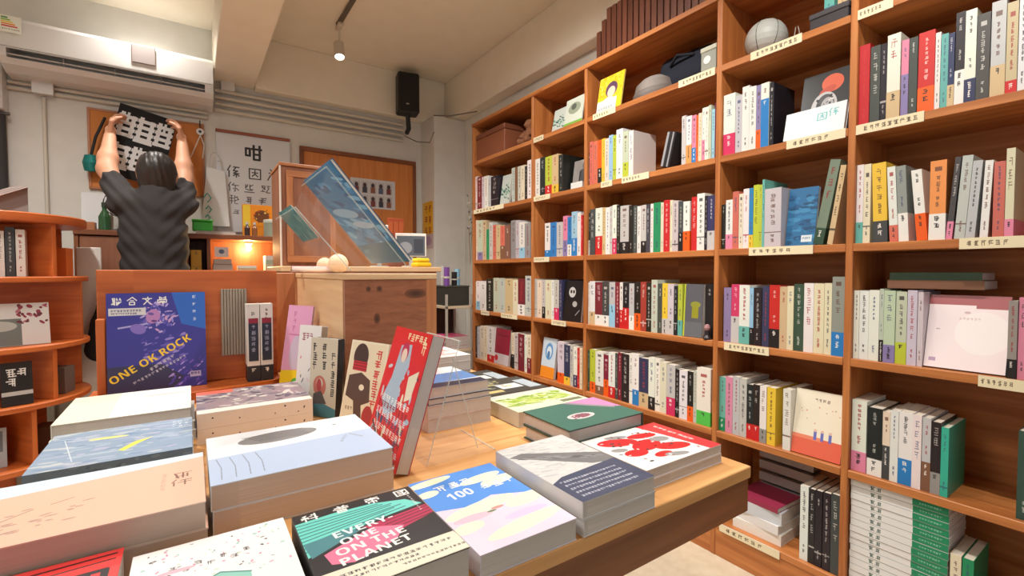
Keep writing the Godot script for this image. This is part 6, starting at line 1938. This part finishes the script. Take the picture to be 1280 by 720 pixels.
# ------------------------------------------------------------------ the man hanging the banner, seen from behind
func hand(w: Vector3, u: Vector3, s: Vector3, n: Vector3, size: float) -> Array:
	# w wrist, u along the hand, s towards the thumb, n the way the fingers curl
	var b := []
	b.append([w, w + u * 0.03 * size, 0.024 * size, 0.027 * size])
	for k in [-1.0, -0.33, 0.33, 1.0]:
		b.append([w + u * 0.02 * size + s * k * 0.014, w + u * 0.085 * size + s * k * 0.03 * size, 0.014 * size, 0.0115 * size])
	var spread := [[-1.0, 0.03, 0.02, 0.017], [-0.33, 0.04, 0.026, 0.02], [0.33, 0.044, 0.028, 0.02], [1.0, 0.038, 0.024, 0.019]]
	for f in spread:
		var p: Vector3 = w + u * 0.085 * size + s * f[0] * 0.03 * size
		var bend := 0.45
		var r := 0.0098
		for j in 3:
			var dir: Vector3 = (u * cos(bend) + n * sin(bend)).normalized()
			var q: Vector3 = p + dir * f[1 + j] * size
			b.append([p, q, r * size, (r - 0.0008) * size])
			p = q
			r -= 0.0009
			bend += 0.55
	var t0 := w + u * 0.025 * size + s * 0.022 * size
	var t1: Vector3 = t0 + (u * 0.6 + s * 0.75).normalized() * 0.045 * size
	var t2: Vector3 = t1 + (u * 0.75 + s * 0.2 + n * 0.6).normalized() * 0.032 * size
	var t3: Vector3 = t2 + (u * 0.6 + n * 0.8).normalized() * 0.026 * size
	b.append([t0, t1, 0.014 * size, 0.0115 * size])
	b.append([t1, t2, 0.0112 * size, 0.0102 * size])
	b.append([t2, t3, 0.0102 * size, 0.0085 * size])
	return b

func make_person() -> void:
	var o := thing("person", "person in charcoal T-shirt seen from behind, hanging a banner", "person", Vector3(-0.152, 0, -3.03))
	var lsh := Vector3(-0.118, 1.352, -0.01)
	var rsh := Vector3(0.118, 1.362, -0.01)
	var lel := Vector3(-0.196, 1.53, -0.15)
	var rel := Vector3(0.13, 1.52, -0.165)
	var lwr := Vector3(-0.196, 1.745, -0.305)
	var rwr := Vector3(0.122, 1.755, -0.3)
	var hip := Vector3(0, 0.9, 0.0)
	var body := [
		[Vector3(0, 1.3, 0.0), Vector3(0, 1.16, 0.0), 0.125, 0.128, 0.72], [Vector3(0, 1.16, 0), Vector3(0, 0.95, 0.0), 0.126, 0.132, 0.74],
		[Vector3(-0.06, 1.33, 0.0), lsh, 0.075, 0.06], [Vector3(0.06, 1.33, 0.0), rsh, 0.075, 0.06],
		[lsh, lel, 0.05, 0.04], [rsh, rel, 0.05, 0.04],
		[lel, lel.lerp(lwr, 0.3), 0.039, 0.041], [lel.lerp(lwr, 0.3), lwr, 0.041, 0.026],
		[rel, rel.lerp(rwr, 0.3), 0.039, 0.041], [rel.lerp(rwr, 0.3), rwr, 0.041, 0.026],
		[Vector3(0, 1.36, 0.005), Vector3(0.012, 1.45, -0.005), 0.058, 0.052],
		[Vector3(-0.085, 0.9, 0), Vector3(-0.09, 0.5, -0.005), 0.085, 0.055], [Vector3(0.085, 0.9, 0), Vector3(0.09, 0.5, -0.005), 0.085, 0.055],
		[Vector3(-0.09, 0.5, 0), Vector3(-0.09, 0.32, 0.015), 0.053, 0.052], [Vector3(-0.09, 0.32, 0.015), Vector3(-0.09, 0.08, 0.01), 0.052, 0.034],
		[Vector3(0.09, 0.5, 0), Vector3(0.09, 0.32, 0.015), 0.053, 0.052], [Vector3(0.09, 0.32, 0.015), Vector3(0.09, 0.08, 0.01), 0.052, 0.034],
	]
	var ms := flesh(body, 0.012, 0.03)
	var st := SurfaceTool.new()
	st.append_from(ms, 0, Transform3D.IDENTITY)
	# head on its own finer grid; it faces the wall (-z) and looks up a little
	var hc := Vector3(0.016, 1.505, -0.012)
	var tilt := Basis(Vector3.RIGHT, 0.22)
	var head := [
		[Vector3(0, 0.03, 0.014), Vector3(0, 0.02, -0.02), 0.078, 0.074], [Vector3(0, 0.0, -0.03), Vector3(0, -0.06, -0.045), 0.062, 0.036],
		[Vector3(0, -0.03, 0.01), Vector3(0, -0.085, 0.012), 0.06, 0.05],
		[Vector3(0, 0.0, -0.094), Vector3(0, -0.024, -0.108), 0.009, 0.013], [Vector3(-0.03, 0.022, -0.08), Vector3(0.03, 0.022, -0.08), 0.014, 0.014],
		[Vector3(-0.018, -0.052, -0.083), Vector3(0.018, -0.052, -0.083), 0.009, 0.009], [Vector3(0, -0.085, -0.07), Vector3(0, -0.088, -0.066), 0.02, 0.018],
		[Vector3(-0.078, 0.01, 0.0), Vector3(-0.076, -0.03, -0.004), 0.012, 0.008], [Vector3(0.078, 0.01, 0.0), Vector3(0.076, -0.03, -0.004), 0.012, 0.008],
		[Vector3(-0.028, 0.004, -0.078), Vector3(-0.028, 0.004, -0.079), 0.012, 0.012], [Vector3(0.028, 0.004, -0.078), Vector3(0.028, 0.004, -0.079), 0.012, 0.012],
	]
	st.append_from(flesh(head, 0.005, 0.014), 0, Transform3D(tilt, hc))
	st.append_from(flesh(hand(lwr, Vector3(0.06, 0.93, -0.36).normalized(), Vector3(0.15, 0.35, 0.92).normalized(), Vector3(0.98, -0.1, -0.15).normalized(), 0.92), 0.004, 0.006), 0, Transform3D.IDENTITY)
	st.append_from(flesh(hand(rwr, Vector3(-0.1, 0.93, -0.34).normalized(), Vector3(-0.15, 0.35, 0.92).normalized(), Vector3(-0.98, -0.1, -0.15).normalized(), 0.92), 0.004, 0.006), 0, Transform3D.IDENTITY)
	var sk := plain(rgb(216, 160, 128), 0.55)
	obj("body", st, sk, o)
	# hair to the collar
	var hair := MeshInstance3D.new()
	hair.name = "hair"
	hair.mesh = flesh([[Vector3(0, 0.036, 0.02), Vector3(0, 0.032, -0.016), 0.081, 0.078], [Vector3(-0.03, 0.0, 0.03), Vector3(-0.04, -0.075, 0.04), 0.054, 0.034], [Vector3(0.03, 0.0, 0.03), Vector3(0.04, -0.075, 0.04), 0.054, 0.034], [Vector3(0, -0.02, 0.04), Vector3(0, -0.1, 0.046), 0.052, 0.03]], 0.006, 0.02, "hair")
	hair.material_override = plain(rgb(48, 42, 40), 0.42)
	hair.transform = Transform3D(tilt, hc)
	o.add_child(hair)
	# T-shirt
	var shirt := [
		[Vector3(0, 1.3, 0.004), Vector3(0, 1.16, 0.004), 0.136, 0.138, 0.74], [Vector3(0, 1.16, 0.004), Vector3(0, 0.84, 0.004), 0.138, 0.146, 0.76],
		[Vector3(-0.06, 1.335, 0.0), lsh, 0.08, 0.064], [Vector3(0.06, 1.335, 0.0), rsh, 0.08, 0.064],
		[lsh, lsh.lerp(lel, 0.6), 0.062, 0.056], [rsh, rsh.lerp(rel, 0.6), 0.062, 0.056],
		[Vector3(0, 1.37, 0.006), Vector3(0.006, 1.395, 0.004), 0.074, 0.066],
	]
	var sh := MeshInstance3D.new()
	sh.name = "t_shirt"
	sh.mesh = flesh(shirt, 0.01, 0.035, "cloth")
	sh.material_override = M.shirt
	o.add_child(sh)
	var tr := MeshInstance3D.new()
	tr.name = "trousers"
	tr.mesh = flesh([[Vector3(-0.05, 0.9, 0), Vector3(0.05, 0.9, 0), 0.108, 0.108, 0.85], [Vector3(-0.085, 0.86, 0), Vector3(-0.09, 0.48, -0.003), 0.1, 0.074], [Vector3(0.085, 0.86, 0), Vector3(0.09, 0.48, -0.003), 0.1, 0.074], [Vector3(-0.09, 0.48, 0), Vector3(-0.09, 0.09, 0.008), 0.074, 0.058], [Vector3(0.09, 0.48, 0), Vector3(0.09, 0.09, 0.008), 0.074, 0.058]], 0.014, 0.02)
	tr.material_override = plain(rgb(40, 40, 48), 0.85)
	o.add_child(tr)
	for s in [-1.0, 1.0]:
		var shoe := MeshInstance3D.new()
		shoe.name = "shoe"
		shoe.mesh = flesh([[Vector3(0, 0.04, 0.03), Vector3(0, 0.036, -0.06), 0.038, 0.036], [Vector3(0, 0.034, -0.06), Vector3(0, 0.03, -0.15), 0.036, 0.029], [Vector3(0, 0.07, 0.02), Vector3(0, 0.09, 0.015), 0.04, 0.042]], 0.012, 0.015)
		shoe.material_override = plain(rgb(60, 58, 58), 0.6)
		shoe.position = Vector3(s * 0.09, 0.0, 0)
		o.add_child(shoe, true)

# ------------------------------------------------------------------ spotlights on the ceiling
func spotlight(label: String, at: Vector3, aim: Vector3, power: float, cone: float, ceiling := 2.48) -> void:
	var o := thing("spotlight", label, "spotlight", at)
	var s := begin()
	tube(s, [Vector3(0, ceiling - at.y, 0), Vector3(0, 0.09, 0)], 0.006)
	obj("stem", s, M.lamp_body, o)
	box_part("adapter", o, Vector3(-0.014, ceiling - at.y - 0.02, -0.04), Vector3(0.014, ceiling - at.y, 0.04), M.lamp_body, 0.002)
	var d := (aim - at).normalized()
	var y := -d
	var x := y.cross(Vector3.BACK if absf(y.z) < 0.9 else Vector3.RIGHT).normalized()
	var basis := Basis(x, y, x.cross(y))
	s = begin()
	lathe(s, [Vector2(0, 0.1), Vector2(0.026, 0.1), Vector2(0.03, 0.095), Vector2(0.03, 0.0), Vector2(0.027, 0.0), Vector2(0.026, 0.012)], Vector3.ZERO, 22, 1, 1, basis)
	obj("head", s, M.lamp_body, o)
	s = begin()
	lathe(s, [Vector2(0, 0.008), Vector2(0.026, 0.008), Vector2(0.026, 0.012), Vector2(0, 0.012)], Vector3.ZERO, 22, 1, 1, basis)
	obj("lens", s, M.lens, o)
	var l := SpotLight3D.new()
	l.name = "beam"
	l.light_color = LAMP
	l.light_energy = power
	l.light_size = 0.026
	l.spot_range = 9.0
	l.spot_attenuation = 2.0
	l.spot_angle = cone
	l.spot_angle_attenuation = 0.9
	l.shadow_enabled = true
	o.add_child(l)
	l.transform = Transform3D(Basis(x, x.cross(-d) * -1.0, -d).orthonormalized(), d * 0.004)

const LAMP := Color(1.0, 0.98, 0.955)

func downlight(label: String, at: Vector3, power: float) -> void:
	var o := thing("downlight", label, "downlight", at)
	var s := begin()
	lathe(s, [Vector2(0.06, -0.0005), Vector2(0.06, -0.006), Vector2(0.046, -0.01), Vector2(0.044, -0.0005)], Vector3.ZERO, 24)
	obj("ring", s, M.white_plastic, o)
	s = begin()
	lathe(s, [Vector2(0, -0.004), Vector2(0.044, -0.004), Vector2(0.044, -0.006), Vector2(0, -0.006)], Vector3.ZERO, 24)
	obj("lens", s, M.lens, o)
	var l := SpotLight3D.new()
	l.name = "beam"
	l.light_color = LAMP
	l.light_energy = power
	l.light_size = 0.044
	l.spot_range = 9.0
	l.spot_attenuation = 2.0
	l.spot_angle = 72.0
	l.spot_angle_attenuation = 0.9
	l.shadow_enabled = true
	o.add_child(l)
	l.position = Vector3(0, -0.012, 0)
	l.rotation_degrees.x = -90.0

# recessed ceiling panel: glowing diffuser and an area light of its size just below
func ceiling_lamp(label: String, at: Vector3, w: float, d: float, power: float) -> void:
	var o := thing("ceiling_lamp", label, "ceiling lamp", at)
	box_part("frame", o, Vector3(-w / 2 - 0.015, -0.02, -d / 2 - 0.015), Vector3(w / 2 + 0.015, -0.0005, d / 2 + 0.015), M.white_plastic, 0.003)
	box_part("diffuser", o, Vector3(-w / 2, -0.024, -d / 2), Vector3(w / 2, -0.02, d / 2), M.lens_soft)
	var l := AreaLight3D.new()
	l.name = "glow"
	l.light_color = LAMP
	l.light_energy = power
	l.area_size = Vector2(w, d)
	l.area_range = 9.0
	l.area_attenuation = 2.0
	l.shadow_enabled = true
	o.add_child(l)
	l.position = Vector3(0, -0.03, 0)
	l.rotation_degrees.x = -90.0

# ------------------------------------------------------------------ the scene
func _ready() -> void:
	rng.seed = 77
	# camera: level sight line over the table, turned towards the bookcase
	var cam := Camera3D.new()
	cam.name = "camera"
	cam.fov = 63.03
	cam.near = 0.02
	cam.position = Vector3(0, 1.0, 0)
	cam.rotation_degrees = Vector3(-1.86, -34.31, 0)
	add_child(cam)
	cam.current = true
	var we := WorldEnvironment.new()
	we.name = "surroundings"
	var env := Environment.new()
	env.background_mode = Environment.BG_COLOR
	env.background_color = Color(0.86, 0.93, 1.0)
	env.background_energy_multiplier = 0.85
	env.tonemap_mode = Environment.TONE_MAPPER_LINEAR
	env.tonemap_exposure = EXPOSURE
	env.sdfgi_enabled = true
	env.ssao_enabled = true
	env.ssil_enabled = true
	we.environment = env
	add_child(we)
	materials()
	# spotlights on the track over the table and along the bookcase
	spotlight("white track spotlight hanging before the back wall, lit", Vector3(0.757, 2.29, -2.94), Vector3(0.7, 0.0, -2.2), 1.3, 56)
	spotlight("white track spotlight over the far end of the table", Vector3(0.757, 2.32, -1.75), Vector3(0.3, 0.64, -1.35), 1.05, 58)
	spotlight("white track spotlight over the middle of the table", Vector3(0.757, 2.32, -0.8), Vector3(0.4, 0.64, -0.8), 0.8, 60)
	spotlight("white track spotlight turned towards the bookcase", Vector3(0.757, 2.32, -0.3), Vector3(1.52, 0.9, -0.7), 1.15, 60)
	spotlight("white track spotlight turned towards the far bookcase", Vector3(0.757, 2.32, -1.3), Vector3(1.52, 0.9, -1.9), 1.15, 60)
	downlight("round ceiling downlight above the air conditioner, lit", Vector3(-0.2, 2.5, -3.2), 0.75)
	downlight("round ceiling downlight over the room's left aisle", Vector3(-0.6, 2.5, -2.2), 2.8)
	ceiling_lamp("square ceiling lamp over the room's left half", Vector3(-0.9, 2.5, -0.9), 0.6, 0.6, 1.3)
	build_room()
	make_bookcase()
	make_table()
	make_display()
	fill_table()
	make_revolving_case()
	make_back_cabinet()
	make_counter()
	make_wall_things()
	make_person()
	fill_bookcase()
	shelf_extras()
	atlas_mat.albedo_texture = ImageTexture.create_from_image(atlas)

const EXPOSURE := 1.26

func materials() -> void:
	atlas = Image.create(2048, 2048, false, Image.FORMAT_RGBA8)
	atlas.fill(Color.WHITE)
	atlas_mat = StandardMaterial3D.new()
	atlas_mat.roughness = 0.42
	wood("case_wood", rgb(160, 92, 44), rgb(208, 136, 76), 11)
	wood("table_wood", rgb(206, 146, 84), rgb(232, 180, 120), 12, 0.4)
	wood("apron_wood", rgb(120, 70, 38), rgb(156, 96, 56), 13)
	wood("apron_light", rgb(160, 98, 58), rgb(192, 128, 82), 14)
	wood("orange_wood", rgb(176, 84, 34), rgb(210, 114, 54), 15, 0.4)
	wood("pale_wood", rgb(212, 172, 128), rgb(232, 198, 156), 16)
	wood("knot_wood", rgb(144, 88, 56), rgb(176, 114, 76), 17, 0.5, [[98, 60, 10, 5], [40, 240, 12, 22], [150, 330, 9, 9], [300, 100, 14, 20], [420, 400, 12, 16], [230, 440, 10, 12], [330, 270, 8, 10]], Vector3(1.2, 2.4, 1.0))
	var kf := StandardMaterial3D.new()
	kf.albedo_texture = ImageTexture.create_from_image(wood_image(rgb(136, 82, 54), rgb(164, 104, 70), 27, [[440, 56, 76, 20], [190, 150, 20, 22], [140, 34, 16, 12], [206, 34, 18, 12], [120, 330, 16, 18], [360, 300, 14, 16]]))
	kf.roughness = 0.5
	M.knot_front = kf
	wood("dark_wood", rgb(112, 62, 34), rgb(150, 90, 54), 18)
	wood("brown_panel", rgb(134, 84, 58), rgb(160, 104, 74), 19, 0.55)
	wood("board_wood", rgb(196, 116, 54), rgb(216, 142, 76), 20)
	wood("red_wood", rgb(82, 42, 28), rgb(116, 64, 42), 21)
	noisy("plaster", rgb(214, 212, 204), rgb(222, 220, 213), 0.02, 0.7, 0.9)
	noisy("ceiling_paint", rgb(234, 225, 206), rgb(239, 231, 213), 0.02, 0.6, 0.95, 5)
	noisy("floor_tile", rgb(206, 190, 164), rgb(222, 208, 184), 0.03, 1.2, 0.4, 7)
	noisy("cork", rgb(196, 118, 56), rgb(214, 144, 84), 0.15, 4.0, 0.9, 8)
	noisy("shirt", rgb(46, 42, 42), rgb(54, 50, 49), 0.1, 5.0, 0.85, 9)
	M.white_plastic = plain(rgb(216, 214, 210), 0.3)
	M.lamp_body = plain(rgb(206, 196, 180), 0.4)
	# cut paper edges: fine lines along the sheets
	for k in [["pages", rgb(216, 206, 188), rgb(236, 228, 212)], ["page_stack", rgb(196, 188, 182), rgb(226, 218, 208)], ["pages_warm", rgb(206, 182, 164), rgb(230, 210, 192)]]:
		var im := Image.create(64, 256, false, Image.FORMAT_RGBA8)
		for y in 256:
			for x in 64:
				im.set_pixel(x, y, k[1].lerp(k[2], rng.randf()) if x == 0 else im.get_pixel(x - 1, y).lerp(k[1].lerp(k[2], rng.randf()), 0.06))
		var m := StandardMaterial3D.new()
		m.albedo_texture = ImageTexture.create_from_image(im)
		m.uv1_scale = Vector3(4, 12, 1)
		m.roughness = 0.9
		M[k[0]] = m
	M.acrylic = glass(0.03)
	M.acrylic_edge = glass(0.35, Color(0.9, 0.95, 0.93))
	var em := StandardMaterial3D.new()
	em.albedo_color = rgb(255, 250, 240)
	em.emission_enabled = true
	em.emission = LAMP
	em.emission_energy_multiplier = 8.0
	M.lens = em
	var e2 := StandardMaterial3D.new()
	e2.albedo_color = rgb(255, 250, 240)
	e2.emission_enabled = true
	e2.emission = LAMP
	e2.emission_energy_multiplier = 2.0
	M.lens_soft = e2
	var p := Pad.new(100, 500, rgb(40, 44, 62))
	var r := RandomNumberGenerator.new()
	r.seed = 4
	p.rect(0, 0, 100, 60, rgb(150, 36, 60))
	for i in 5:
		p.mark(r, 26, 80 + i * 66, 48, rgb(150, 156, 176))
	M.art_boxed_label = p.mat()

func build_room() -> void:
	var x0 := -1.9
	var x1 := 1.78
	var z1 := 2.4
	var H := 2.5
	struct_box("floor", Vector3(x0 - 0.1, -0.1, WALL_Z - 0.1), Vector3(x1 + 0.1, 0, z1 + 0.1), M.floor_tile)
	struct_box("ceiling", Vector3(x0 - 0.1, H, WALL_Z - 0.1), Vector3(x1 + 0.1, H + 0.1, z1 + 0.1), M.ceiling_paint)
	struct_box("wall_back", Vector3(x0 - 0.1, 0, WALL_Z - 0.1), Vector3(x1 + 0.1, H, WALL_Z), M.plaster)
	struct_box("wall_right", Vector3(x1, 0, WALL_Z), Vector3(x1 + 0.1, H, z1), M.plaster)
	struct_box("wall_left", Vector3(x0 - 0.1, 0, WALL_Z), Vector3(x0, H, z1), M.plaster)
	# the shop front behind the viewer: wall with a wide window to the daylight
	struct_box("wall_front_low", Vector3(x0, 0, z1), Vector3(x1, 0.5, z1 + 0.1), M.plaster)
	struct_box("wall_front_high", Vector3(x0, 2.2, z1), Vector3(x1, H, z1 + 0.1), M.plaster)
	struct_box("wall_front_left", Vector3(x0, 0.5, z1), Vector3(x0 + 0.4, 2.2, z1 + 0.1), M.plaster)
	struct_box("wall_front_right", Vector3(x1 - 0.3, 0.5, z1), Vector3(x1, 2.2, z1 + 0.1), M.plaster)
	var win := struct_box("window_1", Vector3(x0 + 0.4, 0.5, z1 + 0.05), Vector3(x1 - 0.3, 2.2, z1 + 0.056), glass(0.06))
	for k in [[Vector3(x0 + 0.4, 0.5, z1 + 0.03), Vector3(x1 - 0.3, 0.55, z1 + 0.08)], [Vector3(x0 + 0.4, 2.15, z1 + 0.03), Vector3(x1 - 0.3, 2.2, z1 + 0.08)], [Vector3(x0 + 0.4, 0.55, z1 + 0.03), Vector3(x0 + 0.45, 2.15, z1 + 0.08)], [Vector3(x1 - 0.35, 0.55, z1 + 0.03), Vector3(x1 - 0.3, 2.15, z1 + 0.08)], [Vector3(-0.23, 0.55, z1 + 0.03), Vector3(-0.18, 2.15, z1 + 0.08)]]:
		box_part("window_frame", win, k[0], k[1], M.dark_wood, 0.003)
	# ceiling beams and the corner pillar
	struct_box("trim_1", Vector3(0.132, 2.19, WALL_Z), Vector3(0.36, H, z1), M.ceiling_paint, 0.004)
	struct_box("trim_2", Vector3(0.36, 2.175, WALL_Z), Vector3(1.69, H, WALL_Z + 0.08), M.ceiling_paint, 0.004)
	struct_box("trim_3", Vector3(1.69, 2.18, WALL_Z), Vector3(x1, H, z1), M.ceiling_paint, 0.004)
	struct_box("trim_4", Vector3(1.516, 0, WALL_Z), Vector3(x1, 2.175, -3.25), M.plaster, 0.004)
